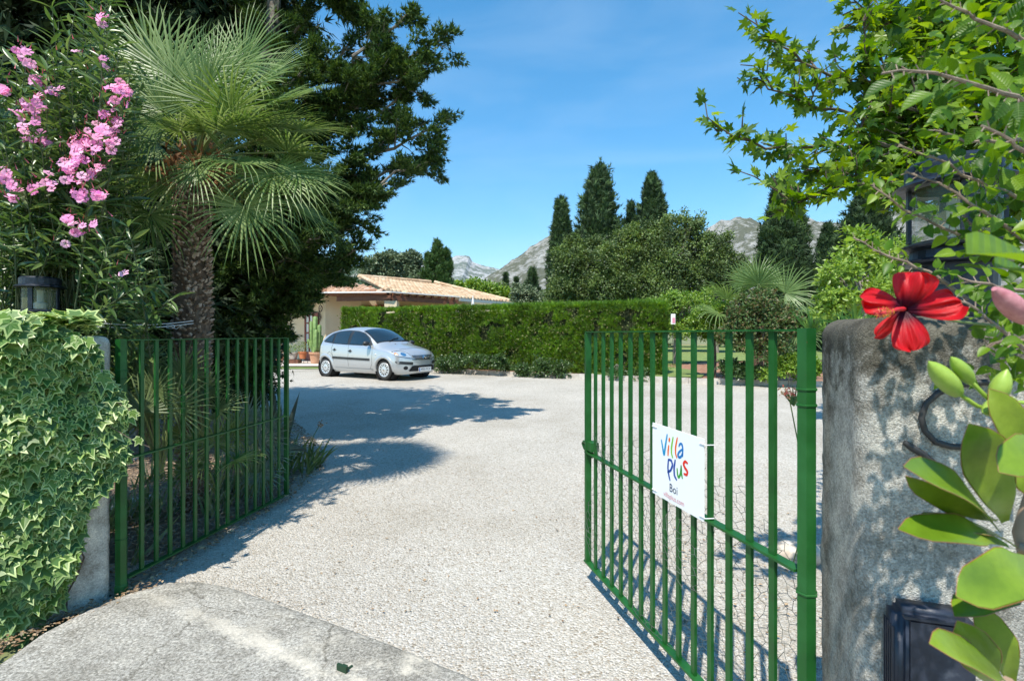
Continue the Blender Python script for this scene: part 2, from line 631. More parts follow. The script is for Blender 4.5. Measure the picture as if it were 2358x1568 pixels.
driveway = sheet('gravel_driveway', [(-2.4, 1.2), (-2.45, 3.2), (-9, 3.2), (-13, 8), (-14, 19.9), (-4.5, 20.2)] + KERB + [(12, 1.0), (2.5, -.5), (.2, 1.0)],
                 lambda x, y: float(gz(y)), M_GRAVEL, .6)
bed_left = sheet('planting_bed', [(-2.48, 3.3), (-2.22, 4.95), (-2.35, 5.9), (-2.75, 6.8), (-3.7, 8.3), (-5.2, 10.4), (-8, 11.2), (-12.5, 9.5), (-8.8, 3.3)],
                 lambda x, y: float(gz(y)) + .02 + .03 * math.sin(x * 3) * math.sin(y * 2.3), M_SOIL, .3)
lawn_strip = sheet('lawn_verge', [(-14, 18.9), (-5.2, 19.3), (-3.2, 19.0), (-3.2, 19.6), (-5.6, 20.2), (-14, 20.2)], lambda x, y: float(gz(y)) + .015, M_LAWN, 1)
M_PAVE = mat_noise('pale_paving', [(.35, (.52, .45, .38)), (.65, (.66, .60, .53))], 2.5, .85, 4, .2, 20)
terrace = sheet('terrace', [(-14, 20.2), (-5.6, 20.2), (-2.2, 23.5), (3, 28.5), (-1, 31), (-8, 23.4), (-14, 28)], lambda x, y: .36, M_PAVE, 0)
bed_far = sheet('garden_bed', [(p[0] + .05, p[1] + .1) for p in KERB] + [(30, 13), (30, 60), (-3, 60), (-3.4, 24)],
                lambda x, y: float(gz(y)) + .085, M_MULCH, 0)
M_GRASS = M_LAWN
lawn = sheet('lawn', [(2.6, 15.4), (4.2, 14.75), (5.3, 14.6), (5.7, 15.4), (6.0, 17.5), (5.6, 20), (8.5, 23), (14, 24), (22, 24), (28, 31), (29, 57), (2, 57), (0, 24), (.5, 18.5)],
             lambda x, y: float(gz(y)) + .10, M_GRASS, 0)

# short grass blades on the near part of the lawn
_b = Batch()
k = 26000
gx = rng.uniform(.4, 8, k); gy = 15.2 + rng.random(k) ** 1.5 * 9
ok = (gx > 2.6 + (gy - 15.4) * -.5) & (gx < 4.3 + np.clip((gy - 15.2), 0, 9) * .45)
gx, gy = gx[ok], gy[ok]
gp = np.stack([gx, gy, gz(gy) + .1], 1)
_b.place(T_([(-.12, 0, 0), (.12, 0, 0), (0, 1, .1)], [(0, 1, 2)]), gp, jit(np.tile([0, 0, 1.], (len(gx), 1)), .35), rand_dirs(len(gx)), rng.uniform(.03, .06, len(gx)))
M_BLADE = mat_leaf('grass_blade', [(.13, .20, .05), (.20, .27, .07), (.30, .34, .12)], .3, .6)
tag(_b.build('grass', M_BLADE), 'short green lawn grass beside the clipped hedge', 'grass', kind='stuff')

# crushed stone chips lying loose in front
M_CHIP = mat_leaf('stone_chip', [(.28, .22, .16), (.40, .365, .31), (.45, .42, .37), (.50, .47, .42), (.45, .38, .30), (.57, .54, .49), (.43, .40, .34), (.34, .32, .29), (.49, .46, .41)], 0, .85, spec=.25)
_b = Batch()
k = 92000
d = np.sqrt(rng.uniform(1.55 ** 2, 6.2 ** 2, k)); u = rng.uniform(100, 2300, k)
x = (u - 1179) / F * d
OCT = np.array([(1, 0, 0), (0, 1, 0), (-1, 0, 0), (0, -1, 0), (0, 0, 1), (.2, .1, -1.0), ]) * .5
OT = [(0, 1, 4), (1, 2, 4), (2, 3, 4), (3, 0, 4)]
chips = []
for i in range(5):
    r_ = np.random.default_rng(i)
    V = OCT * r_.uniform(.6, 1.15, (6, 3)) * [1, .8, .55]
    chips.append(T_(V + r_.normal(size=(6, 3)) * .05, OT))
# keep to the driveway: right of the left gate / bed edge, behind the concrete apron
APRON = [G(*p)[:2] for p in [(0, 1545), (100, 1472), (200, 1418), (300, 1378), (380, 1356), (450, 1350), (520, 1362), (600, 1390), (760, 1448), (880, 1492), (1060, 1568)]]
ax, ay = np.array(APRON).T
e0 = np.array(APRON[6]); ed = nrm(np.array(APRON[-1]) - e0); en = np.array([-ed[1], ed[0]])
if en[1] < 0: en = -en
side = (x - e0[0]) * en[0] + (d - e0[1]) * en[1]
leftlim = np.interp(d, [2, 3.2, 4.95, 6.8], [-2.5, -2.42, -2.2, -2.75])
ok = (side > .035) & (x > leftlim) & (x < 3.2) & ~((x > .95 + (1.74 - d) * -.1) & (d < 1.75) & (x > .9))
x, d = x[ok], d[ok]
sz = rng.uniform(.005, .0115, len(x)) * (1 + .35 * rng.random(len(x)) ** 6)
which = rng.integers(0, 5, len(x))
for i in range(5):
    q = which == i
    _b.place(chips[i], np.stack([x[q], d[q], gz(d[q]) + sz[q] * .12], 1), nrm(np.stack([rng.normal(size=q.sum()), rng.normal(size=q.sum()), rng.normal(size=q.sum()) * .15], 1)),
             jit(np.tile([0, 0, 1.], (q.sum(), 1)), .25), sz[q] * 1.25)
tag(_b.build('gravel', M_CHIP), 'pale crushed stone chips covering the driveway', 'gravel', kind='stuff')

# dry leaf litter and debris in the left bed and along the gates
M_LITTER = mat_leaf('leaf_litter', [(.16, .09, .045), (.30, .19, .10), (.42, .30, .18), (.22, .17, .11), (.12, .08, .05)], 0, .9)
_b = Batch()
k = 9000
y = rng.uniform(3.2, 9.5, k)
x = np.interp(y, [3.2, 4.95, 5.9, 6.8, 9.5], [-2.42, -2.18, -2.25, -2.6, -4.3]) + .12 - rng.random(k) ** 1.6 * 2.8
_b.place(T_DIAMOND, np.stack([x, y, gz(y) + .035 + rng.random(k) * .02], 1), nrm(np.stack([rng.normal(size=k), rng.normal(size=k), rng.normal(size=k) * .12], 1)), jit(np.tile([0, 0, 1.], (k, 1)), .4), rng.uniform(.012, .05, k))
t = rng.random(500)                      # crevice between slab and ivy wall
x = np.interp(t, [0, .3, .6, 1], [-2.62, -2.6, -2.45, -2.25]) + rng.normal(size=500) * .05
y = np.interp(t, [0, .3, .6, 1], [2.3, 2.62, 2.95, 3.25]) + rng.normal(size=500) * .05
_b.place(T_DIAMOND, np.stack([x, y, np.full(500, .025) + rng.random(500) * .02], 1), nrm(np.stack([rng.normal(size=500), rng.normal(size=500), rng.normal(size=500) * .15], 1)), [0, 0, 1], rng.uniform(.012, .04, 500))
k = 260                                  # scattered on the drive behind the right gate
x = rng.uniform(1.0, 2.6, k); y = rng.uniform(1.9, 4.6, k)
_b.place(T_DIAMOND, np.stack([x, y, gz(y) + .014], 1), nrm(np.stack([rng.normal(size=k), rng.normal(size=k), rng.normal(size=k) * .15], 1)), [0, 0, 1], rng.uniform(.015, .04, k))
k = 700                                  # odd leaves and twigs blown over the drive
y = 2.9 + 11 * rng.random(k) ** 1.3; x = rng.uniform(-.42, .36, k) * y * 1.3 + .2
_b.place(T_DIAMOND, np.stack([x, y, gz(y) + .012], 1), nrm(np.stack([rng.normal(size=k), rng.normal(size=k), rng.normal(size=k) * .12], 1)), [0, 0, 1], rng.uniform(.010, .030, k))
tag(_b.build('leaf_litter', M_LITTER), 'dry brown leaf litter lying under the left gate', 'leaf litter', kind='stuff')

# concrete apron between the gate posts
m, n, l, b = new_mat('apron_concrete')
tc = n.new('ShaderNodeTexCoord')
fine = noise(n, l, 65, 6, .85); mid = noise(n, l, 9, 7, .75); big = noise(n, l, 1.8, 5, .6)
r1 = ramp(n, [(.36, (.12, .115, .10)), (.5, (.38, .365, .335)), (.62, (.70, .68, .64))]); l.new(fine.outputs[0], r1.inputs[0])
r2 = ramp(n, [(.32, (.68, .66, .62)), (.5, (1., .99, .97)), (.66, (1.18, 1.16, 1.12))]); l.new(mid.outputs[0], r2.inputs[0])
r3 = ramp(n, [(.35, (.80, .78, .73)), (.62, (1.12, 1.11, 1.08))]); l.new(big.outputs[0], r3.inputs[0])
def mul(a, b_, n=n, l=l):
    x_ = n.new('ShaderNodeMix'); x_.data_type = 'RGBA'; x_.blend_type = 'MULTIPLY'; x_.inputs[0].default_value = 1
    l.new(a, x_.inputs[6]); l.new(b_, x_.inputs[7]); return x_.outputs[2]
c = mul(mul(r1.outputs[0], r2.outputs[0]), r3.outputs[0])
_vc = n.new('ShaderNodeTexVoronoi'); _vc.feature = 'DISTANCE_TO_EDGE'; _vc.inputs['Scale'].default_value = .85
_wv = n.new('ShaderNodeVectorMath'); _wv.operation = 'MULTIPLY_ADD'; l.new(mid.outputs['Color'], _wv.inputs[0]); _wv.inputs[1].default_value = (.16, .16, 0); l.new(tc.outputs['Object'], _wv.inputs[2])
l.new(_wv.outputs[0], _vc.inputs['Vector'])
_rc = ramp(n, [(0, (.40, .39, .36)), (.0022, (.55, .54, .5)), (.0045, (1, 1, 1))]); l.new(_vc.outputs[0], _rc.inputs[0])
c = mul(c, _rc.outputs[0])
# pale limewashed joint running parallel to the rear edge
off_line = 0.30
vm = n.new('ShaderNodeVectorMath'); vm.operation = 'DOT_PRODUCT'; l.new(tc.outputs['Object'], vm.inputs[0])
vm.inputs[1].default_value = (en[0], en[1], 0)
sub = n.new('ShaderNodeMath'); sub.operation = 'SUBTRACT'; l.new(vm.outputs['Value'], sub.inputs[0]); sub.inputs[1].default_value = float(e0 @ en) - off_line
wob = n.new('ShaderNodeMath'); wob.operation = 'MULTIPLY_ADD'; l.new(mid.outputs[0], wob.inputs[0]); wob.inputs[1].default_value = .22; l.new(sub.outputs[0], wob.inputs[2])
ab = n.new('ShaderNodeMath'); ab.operation = 'SUBTRACT'; l.new(wob.outputs[0], ab.inputs[0]); ab.inputs[1].default_value = .11
ab2 = n.new('ShaderNodeMath'); ab2.operation = 'ABSOLUTE'; l.new(ab.outputs[0], ab2.inputs[0])
rr = ramp(n, [(.0, (.95, .95, .95)), (.03, (.75, .75, .75)), (.06, (0, 0, 0))]); l.new(ab2.outputs[0], rr.inputs[0])
# paler towards the right-hand end
vx = n.new('ShaderNodeVectorMath'); vx.operation = 'DOT_PRODUCT'; l.new(tc.outputs['Object'], vx.inputs[0]); vx.inputs[1].default_value = (ed[0], ed[1], 0)
mp = n.new('ShaderNodeMapRange'); l.new(vx.outputs['Value'], mp.inputs[0]); mp.inputs[1].default_value = float(e0 @ ed) + .1; mp.inputs[2].default_value = float(e0 @ ed) + 2.0
mm = n.new('ShaderNodeMath'); mm.operation = 'MULTIPLY_ADD'; l.new(mp.outputs[0], mm.inputs[0]); mm.inputs[1].default_value = 1.0; mm.inputs[2].default_value = .45
_bk = noise(n, l, 5.5, 7, .8); _rb = ramp(n, [(.40, (.12, .12, .12)), (.56, (1, 1, 1))]); l.new(_bk.outputs[0], _rb.inputs[0])
_m0 = n.new('ShaderNodeMath'); _m0.operation = 'MULTIPLY'; l.new(rr.outputs[0], _m0.inputs[0]); l.new(_rb.outputs[0], _m0.inputs[1])
m3 = n.new('ShaderNodeMath'); m3.operation = 'MULTIPLY'; m3.use_clamp = True; l.new(_m0.outputs[0], m3.inputs[0]); l.new(mm.outputs[0], m3.inputs[1])
blot = noise(n, l, 3.2, 6, .7)
rb = ramp(n, [(.5, (0, 0, 0)), (.6, (1, 1, 1))]); l.new(blot.outputs[0], rb.inputs[0])
gt = n.new('ShaderNodeMath'); gt.operation = 'GREATER_THAN'; l.new(sub.outputs[0], gt.inputs[0]); gt.inputs[1].default_value = .02
m4 = n.new('ShaderNodeMath'); m4.operation = 'MULTIPLY'; l.new(rb.outputs[0], m4.inputs[0]); l.new(gt.outputs[0], m4.inputs[1])
m5 = n.new('ShaderNodeMath'); m5.operation = 'MULTIPLY'; l.new(m4.outputs[0], m5.inputs[0]); l.new(mp.outputs[0], m5.inputs[1])
m6 = n.new('ShaderNodeMath'); m6.operation = 'MAXIMUM'; l.new(m5.outputs[0], m6.inputs[0]); l.new(m3.outputs[0], m6.inputs[1])
mx = n.new('ShaderNodeMix'); mx.data_type = 'RGBA'; l.new(m6.outputs[0], mx.inputs[0]); l.new(c, mx.inputs[6])
mx.inputs[7].default_value = (.76, .69, .57, 1)
l.new(mx.outputs[2], b.inputs['Base Color'])
b.inputs['Roughness'].default_value = .92; b.inputs['Specular IOR Level'].default_value = .2
add_bump(n, l, b, fine.outputs[0], .8, .012)
add_bump(n, l, b, mid.outputs[0], .6, .02)
M_APRON = m

outl = [tuple(p) for p in APRON] + [(.85, 1.75), (.9, .9), (1.2, .2), (3, -1.5), (-4.5, -2.5), (-4.2, .6)]
bm = bmesh.new()
def grow(o_, dd):
    o_ = np.array(o_); c_ = o_.mean(0)
    t_ = nrm(np.roll(o_, -1, 0) - np.roll(o_, 1, 0)); nn = np.stack([t_[:, 1], -t_[:, 0]], 1)
    if ((o_ - c_) * nn).sum() < 0: nn = -nn
    return o_ + nn * dd
rings = []
for dd, zz in ((.035, -.03), (.02, .018), (-.01, .036), (-.06, .044), (-.3, .046)):
    rings.append([bm.verts.new((*p, zz)) for p in grow(outl, dd)])
for a_, b_ in zip(rings, rings[1:]):
    for i in range(len(a_)):
        j = (i + 1) % len(a_)
        bm.faces.new((a_[i], a_[j], b_[j], b_[i]))
bm.faces.new(rings[-1])
bmesh.ops.recalc_face_normals(bm, faces=bm.faces)
me = bpy.data.meshes.new('concrete_apron'); bm.to_mesh(me); bm.free(); me.materials.append(M_APRON)
tag(link('concrete_apron', me), kind='structure')

# green gate stop cast into the apron
_b = Batch()
c = G(788, 1535, .06); r_ = nrm(np.array([ed[0], ed[1], 0])); f_ = np.array([en[0], en[1], 0.])
_b.box(c, (.035, .012, .018), np.stack([r_, f_, np.array([0, 0, 1.])]))
_b.box(c + [0, 0, .0185] + f_ * .004, (.032, .012, .001), np.stack([r_, f_, np.array([0, 0, 1.])]))
_b.tube([c + r_ * .02 + f_ * .01, c + r_ * .02 + f_ * .03 + [0, 0, -.03]], .006, 6)
M_GREENP = None

# kerb of cast concrete blocks
M_KERB = mat_noise('kerb_concrete', [(.3, (.30, .25, .20)), (.5, (.46, .42, .37)), (.7, (.60, .56, .50))], 3.5, .9, 6, .4, 50)
kerb = empty('kerb', (KERB[2][0], KERB[2][1], float(gz(16))))
tag(kerb, kind='structure')
kp = poly_sample(KERB, .5)
for i in range(len(kp) - 1):
    a, c_ = kp[i], kp[i + 1]
    t = nrm(c_ - a); m_ = (a + c_) / 2
    z = float(gz(m_[1]))
    bb = Batch()
    hh = .088 + random.uniform(-.004, .006)
    bb.box((m_[0], m_[1], z + hh - .035), (.2465, .05, hh), [(t[0], t[1], 0), (-t[1], t[0], 0), (0, 0, 1)])
    bb.build('kerb_stone', M_KERB, kerb)

# ------------------------------------------------------------------ mountains
def hill_mat(name, rock, scrub, s, thr, tint=(1, 1, 1)):
    m, n, l, b = new_mat(name)
    a = noise(n, l, s, 9, .72); a2 = noise(n, l, s * .18, 5, .6)
    mx0 = n.new('ShaderNodeMath'); mx0.operation = 'MULTIPLY_ADD'; l.new(a2.outputs[0], mx0.inputs[0]); mx0.inputs[1].default_value = .5; l.new(a.outputs[0], mx0.inputs[2])
    r = ramp(n, [(thr - .05, scrub), (thr, tuple((np.array(rock) * .55 + np.array(scrub) * .45))), (thr + .06, rock), (thr + .2, tuple(np.array(rock) * 1.3))])
    l.new(mx0.outputs[0], r.inputs[0]); l.new(r.outputs[0], b.inputs['Base Color'])
    b.inputs['Roughness'].default_value = 1; b.inputs['Specular IOR Level'].default_value = 0
    add_bump(n, l, b, a.outputs[0], 1.0, 14)
    return m


def hill(name, prof, dist, depth, mat, seed, amp, base=-5, nx=420, ny=150):
    prof = np.array(prof, float)
    xr = (prof[:, 0] - 1179) / F * dist; hr = CAM_Z - (prof[:, 1] - 769) / F * dist
    xs = np.linspace(xr[0], xr[-1], nx)
    H = np.interp(xs, xr, hr)
    t = np.linspace(0, 1.3, ny)
    X, Tt = np.meshgrid(xs, t)
    Y = dist - depth + Tt * depth
    shape = np.where(Tt < 1, np.clip(Tt, 0, 1) ** 1.25, 1 - (Tt - 1) * 1.8)
    nz = fbm(X / (dist * .035), Y / (dist * .035), seed, 6, .58) - .5
    gull = np.abs(fbm(X / (dist * .09) + 9, Y / (dist * .2), seed + 20, 4) - .5)
    Z = base + (H[None] - base) * shape + amp * nz * 2 * np.clip(shape * 1.6, 0, 1) - amp * 2.2 * gull * np.sin(np.clip(Tt, 0, 1) * math.pi)
    V = np.stack([X, Y, Z], 2).reshape(-1, 3)
    i = np.arange(ny - 1)[:, None] * nx + np.arange(nx - 1)[None]
    Q = np.stack([i, i + 1, i + nx + 1, i + nx], 2).reshape(-1, 4)
    me = np_mesh(name, V, Q, mat, smooth=False)
    tag(link(name, me), kind='structure')


M_GREYHILL = hill_mat('limestone_hill', (.36, .35, .32), (.13, .135, .09), .045, .775)
M_FARHILL = hill_mat('far_limestone', (.38, .375, .36), (.13, .15, .11), .016, .765)
M_WOODHILL = hill_mat('wooded_hill', (.36, .36, .31), (.045, .075, .035), .02, .90)
hill('rocky_hill', [(900, 740), (1040, 690), (1110, 642), (1160, 610), (1200, 585), (1245, 557), (1290, 536), (1400, 520), (1480, 560), (1560, 590), (1625, 528), (1660, 508), (1690, 501), (1730, 508),
                    (1760, 520), (1800, 512), (1850, 504), (1890, 514), (1930, 518), (2000, 500), (2120, 470), (2300, 500), (2500, 560), (2700, 620)], 1300, 800, M_GREYHILL, 3, 16)
hill('mountain', [(700, 680), (860, 640), (930, 606), (970, 598), (1000, 604), (1030, 596), (1052, 590), (1072, 588), (1082, 590), (1088, 601), (1105, 609), (1140, 618), (1200, 622), (1300, 600), (1500, 640)], 3900, 2000, M_FARHILL, 11, 28)
hill('wooded_hill', [(300, 600), (500, 640), (640, 650), (700, 640), (735, 636), (770, 622), (800, 616), (840, 607), (880, 600), (920, 606), (960, 640), (1010, 690)], 1700, 700, M_WOODHILL, 31, 12, nx=260)

# ------------------------------------------------------------------ house behind the hedge
M_WALL = mat_noise('cream_render', [(.3, (.62, .50, .33)), (.7, (.70, .58, .40))], 1.2, .9, 5, .15, 40)
M_WOOD = mat_noise('brown_timber', [(.3, (.10, .035, .018)), (.7, (.20, .075, .035))], 6, .6, 4, .2, 40, dist=2)
M_SHUT = mat_noise('red_shutter_paint', [(.3, (.17, .035, .022)), (.7, (.25, .06, .035))], 5, .55)
M_TILE_A = mat_leaf('weathered_roof_tile', [(.30, .15, .09), (.44, .26, .17), (.52, .36, .26), (.38, .22, .14), (.58, .42, .32)], 0, .9, spec=.2)
M_TILE_B = mat_leaf('pale_roof_tile', [(.46, .31, .19), (.54, .39, .25), (.60, .46, .31), (.43, .27, .16), (.64, .51, .36)], 0, .9, spec=.2)
M_WHITE = mat_flat('white_paint', (.78, .77, .74), .6)
M_GLASSD = mat_flat('dark_window_glass', (.03, .04, .05), .08, spec=.8)
M_IRON = mat_noise('wrought_iron', [(.3, (.012, .012, .014)), (.7, (.04, .038, .036))], 30, .6)
M_GUTTER = mat_flat('grey_gutter', (.36, .40, .42), .4, .3)

hc = np.array([-8.24, 23.0])
d1 = nrm(np.array([-.75, .66])); d2 = nrm(np.array([.71, .70]))
house = empty('villa', (hc[0], hc[1], .3), 0, 'single-storey cream villa with low tiled roofs and timber porch behind the hedge', 'house')
wl = Batch()
for a, c, dn in ((hc, hc + d1 * 7, d2), (hc, hc + d2 * 11, np.array([-d2[1], d2[0]]))):
    mid = (a + c) / 2 + dn * .15
    t = nrm(c - a)
    wl.box((mid[0], mid[1], 1.82), (np.linalg.norm(c - a) / 2, .15, 1.55), [(t[0], t[1], 0), (-t[1], t[0], 0), (0, 0, 1)])
wall = wl.build('wall', M_WALL, house)
E = np.array([-5.13, 22.0, 3.40]); A = np.array([-7.65, 26, 4.44]); B_ = np.array([-4.35, 29.35, 4.46]); C_ = np.array([-.27, 27.0, 3.30]); D_ = np.array([-2.55, 24.3, 3.36])
L_ = np.array([-12.5, 22.1, 3.40]); P_ = np.array([-10.6, 27.0, 4.77])
EA = np.array([-5.33, 22.0, 3.42])


def roof(poly, eave_dir, up_dir, mat, name, origin, pw=.21, pl=.36, nparts=140):
    """slab + rows of barrel tiles covering a planar polygon"""
    poly = np.array(poly, float)
    x = nrm(np.array(eave_dir, float)); y = np.array(up_dir, float); y = nrm(y - x * (x @ y)); z = np.cross(x, y)
    if z[2] < 0: z = -z
    loc = (poly - origin) @ np.stack([x, y, z]).T
    pts2 = loc[:, :2]
    s = Batch()
    tri = tessellate_polygon([[Vector((p[0], p[1], 0)) for p in pts2]])
    top = origin + pts2[:, :1] * x + pts2[:, 1:] * y
    for dz in (-.02, -.10):
        s.add(top + z * dz, tri)
    n_ = len(top)
    for i in range(n_):
        j = (i + 1) % n_
        s.quads(np.array([top[i] - z * .02, top[j] - z * .02, top[j] - z * .10, top[i] - z * .10]), [(0, 1, 2, 3)])
    slab = s.build('roof', M_TILE_B if mat is M_TILE_B else M_TILE_A, house)
    # inside test
    def inside(px, py):
        c = np.zeros(px.shape, bool)
        j = n_ - 1
        for i in range(n_):
            xi, yi = pts2[i]; xj, yj = pts2[j]
            hit = ((yi > py) != (yj > py)) & (px < (xj - xi) * (py - yi) / (yj - yi + 1e-12) + xi)
            c ^= hit; j = i
        return c
    gx, gy = np.meshgrid(np.arange(pts2[:, 0].min(), pts2[:, 0].max(), pw), np.arange(pts2[:, 1].min() + .02, pts2[:, 1].max(), pl))
    gx = gx.ravel(); gy = gy.ravel()
    q = inside(gx + pw / 2, gy + pl * .5)
    gx, gy = gx[q] + pw / 2, gy[q]
    V, T = [], []
    for k_ in range(2):
        yy = 0 if k_ == 0 else 1.15
        for j in range(5):
            a = math.pi * j / 4
            r = .5 if k_ == 0 else .42
            V.append((r * math.cos(a), yy * pl / pw, .42 * r * 2 * math.sin(a) + (.16 if k_ == 0 else 0)))
    for j in range(4): T += [(j, j + 1, 6 + j), (j, 6 + j, 5 + j)]
    V.append((0, 0, 0)); T += [(10, j + 1, j) for j in range(4)]
    tm = T_(V, T)
    R = np.stack([x, y, z])
    Pt = origin + gx[:, None] * x + gy[:, None] * y - z * .02 + rng.normal(size=(len(gx), 1)) * .004 * z
    order = np.argsort(Pt[:, 1] + .0)
    yd = jit(np.tile(y, (len(gx), 1)), .012)
    first = order[:nparts]; rest = order[nparts:]
    tme = tmpl_mesh('roof_tile', tm, mat)
    leaf_parts(tme, 'roof_tile', slab, Pt[first], yd[first], z, pw)
    if len(rest):
        bb = Batch(); bb.place(tm, Pt[rest], yd[rest], z, pw)
        tag(bb.build('roof_tiles', mat, slab, smooth=True), kind='stuff')
    return x, y, z


roof([L_, EA, P_ + (EA - P_) * 0.0, P_ + np.array([-2.5, .3, .0])], (1, 0, 0), P_ - L_, M_TILE_A, 'roof', L_, nparts=260)
ev = nrm(C_ - E)
roof([E, D_, C_ + ev * .35, B_, A], ev, A - E, M_TILE_B, 'roof', E, nparts=290)
# pale mortared verge between the two roofs, ridge and hip caps
cap = Batch()
for a, c in ((E + [-.1, 0, .05], A + [0, 0, .08]), (A + [0, 0, .05], B_ + [0, 0, .05]), (B_ + [0, 0, .05], C_ + ev * .35 + [0, 0, .03])):
    a = np.array(a); c = np.array(c)
    for i in range(int(np.linalg.norm(c - a) / .4)):
        p = a + nrm(c - a) * .4 * i
        cap.tube([p, p + nrm(c - a) * .43], [.10, .085], 8)
cap.build('ridge_tiles', M_TILE_B, house, smooth=True)['kind'] = 'stuff'
# porch timbers: fascia beams, rafters, gutter, stone pillar
def hpart(name, mat, fn, parent=None):
    bb = Batch(); fn(bb); return bb.build(name, mat, parent or house)
Wl = L_ + [5, .15, -.02]
hpart('beam', M_WOOD, lambda b: (b.bar(Wl + [0, .1, -.27], E + [.0, .12, -.27], .12, .22)))
hpart('beam', M_WOOD, lambda b: (b.bar(E + [0, .12, -.27], D_ + [.0, .12, -.27], .12, .22)))
hpart('soffit', M_WOOD, lambda b: (b.box(*((np.array([-6.9, 23.2, 3.3]), (1.6, 1.2, .02)))), b.bar(E + [-.5, .8, -.05], D_ + [-.5, .8, -.02], 1.4, .03)))
for i in range(9):
    p = E + (D_ - E) * (i + .4) / 9
    hpart('rafter', M_WOOD, lambda b: b.bar(p + [.05, -.06, -.12], p + [-1.2, 1.2, .12], .09, .13))
hpart('gutter', M_WHITE, lambda b: b.bar(Wl + [-1, -.2, -.04], E + [.03, -.13, -.04], .09, .05))
hpart('gutter', M_WHITE, lambda b: b.bar(E + [.03, -.13, -.04], D_ + [.1, -.1, -.04], .09, .05))
hpart('gutter', M_GUTTER, lambda b: b.bar(D_ + [.1, .1, -.16], C_ + ev * .3 + [.12, -.05, -.14], .12, .13))
hpart('porch_pillar', M_WALL, lambda b: (b.box(E + [-.02, .35, -1.75], (.19, .19, 1.3)), b.box(E + [-.02, .35, -.53], (.26, .26, .13)), b.box(E + [-.02, .35, -.34], (.07, .07, .08))))
hpart('porch_pillar', M_WALL, lambda b: (b.box(D_ + [-.1, .35, -1.75], (.19, .19, 1.3)), b.box(D_ + [-.1, .35, -.53], (.26, .26, .13))))
# shuttered opening under the porch (walls face right) and a glazed door on the sunny wall
nw = np.array([d2[1], -d2[0]])
def on_wall2(s, z, o=0.0): return np.array([*(hc + d2 * s + nw * o), z])
AX2 = [(d2[0], d2[1], 0), (nw[0], nw[1], 0), (0, 0, 1)]
w2 = hpart('window', M_GLASSD, lambda b: b.box(on_wall2(3.5, 1.75, .02), (.95, .02, 1.15), AX2))
hpart('window_frame', M_SHUT, lambda b: [b.box(on_wall2(s, z, .05), h, AX2) for s, z, h in ((2.5, 1.75, (.05, .04, 1.2)), (4.5, 1.75, (.05, .04, 1.2)), (3.5, 2.93, (1.05, .04, .05)), (3.5, 1.75, (.03, .04, 1.15)))], w2)
for s0, sg in ((2.1, 1), (4.9, -1)):
    sh = hpart('shutter', M_SHUT, lambda b: b.box(on_wall2(s0, 1.75, .06), (.36, .02, 1.18), AX2))
    for q in range(14):
        hpart('shutter_slat', M_SHUT, lambda b: b.box(on_wall2(s0, .68 + q * .16, .09), (.32, .015, .045), AX2), sh)
w3 = hpart('window', M_GLASSD, lambda b: b.box(on_wall2(7.2, 2.2, .02), (.7, .02, .6), AX2))
hpart('window_frame', M_SHUT, lambda b: [b.box(on_wall2(s, z, .05), h, AX2) for s, z, h in ((6.5, 2.2, (.05, .04, .62)), (7.9, 2.2, (.05, .04, .62)), (7.2, 2.8, (.75, .04, .05)), (7.2, 1.6, (.75, .04, .05)))], w3)
nw1 = -nrm(np.array([-d1[1], d1[0]]));
if nw1[1] > 0: nw1 = -nw1
def on_wall1(s, z, o=0.0): return np.array([*(hc + d1 * s + nw1 * o), z])
AX1 = [(d1[0], d1[1], 0), (nw1[0], nw1[1], 0), (0, 0, 1)]
dr = hpart('glazed_door', M_SHUT, lambda b: [b.box(on_wall1(s, z, .03), h, AX1) for s, z, h in ((.98, 1.45, (.05, .04, 1.15)), (1.72, 1.45, (.05, .04, 1.15)), (1.35, 2.58, (.4, .04, .05)), (1.35, .55, (.4, .03, .22)), (1.35, 1.45, (.03, .035, 1.1)),
                                                                           (1.35, 1.2, (.38, .035, .025)), (1.35, 1.65, (.38, .035, .025)), (1.35, 2.1, (.38, .035, .025)))])
for s in (1.16, 1.54):
    for z in (.98, 1.42, 1.87, 2.32):
        hpart('pane', mat_flat('bright_pane', (.45, .5, .52), .05, spec=1) if (s, z) == (1.16, .98) else bpy.data.materials['bright_pane'], lambda b: b.box(on_wall1(s, z, .02), (.155, .01, .19), AX1), dr)
hpart('shutter', M_SHUT, lambda b: b.box(on_wall1(.72, 1.45, .04), (.2, .02, 1.12), AX1))
house_things = []
# wall ornaments and pots on the terrace
def ring_tube(b, c, r, w, ax, seg=16, rad=.012):
    a = np.linspace(0, 2 * math.pi, seg + 1)
    ax = np.asarray(ax, float)
    b.tube(c + np.cos(a)[:, None] * r * ax[0] + np.sin(a)[:, None] * r * ax[2], rad, 5, cap=False)
bb = Batch(); c = on_wall1(.12, 2.72, .16)
ring_tube(bb, c, .14, .02, AX1, rad=.02)
for a in (0, 2.1, 4.2): bb.tube([c, c + .14 * (math.cos(a) * np.array(AX1[0]) + math.sin(a) * np.array(AX1[2]))], .012, 5)
bb.tube([c + [0, 0, .14], c + [0, 0, .3], on_wall1(.12, 3.05, .02)], .01, 5)
tag(bb.build('iron_ornament', M_IRON), 'small iron wheel hanging at the corner of the cream wall', 'wall ornament')
bb = Batch(); c = on_wall1(.42, 2.35, .06)
for sg in (.26, .16):
    p = [c + np.array(AX1[2]) * sg, c + np.array(AX1[0]) * sg * .8, c - np.array(AX1[2]) * sg, c - np.array(AX1[0]) * sg * .8, c + np.array(AX1[2]) * sg]
    bb.tube(p, .011, 5)
ring_tube(bb, c, .075, .02, AX1)
tag(bb.build('wall_star', M_IRON), 'diamond shaped iron ornament on the sunlit cream wall', 'wall ornament')

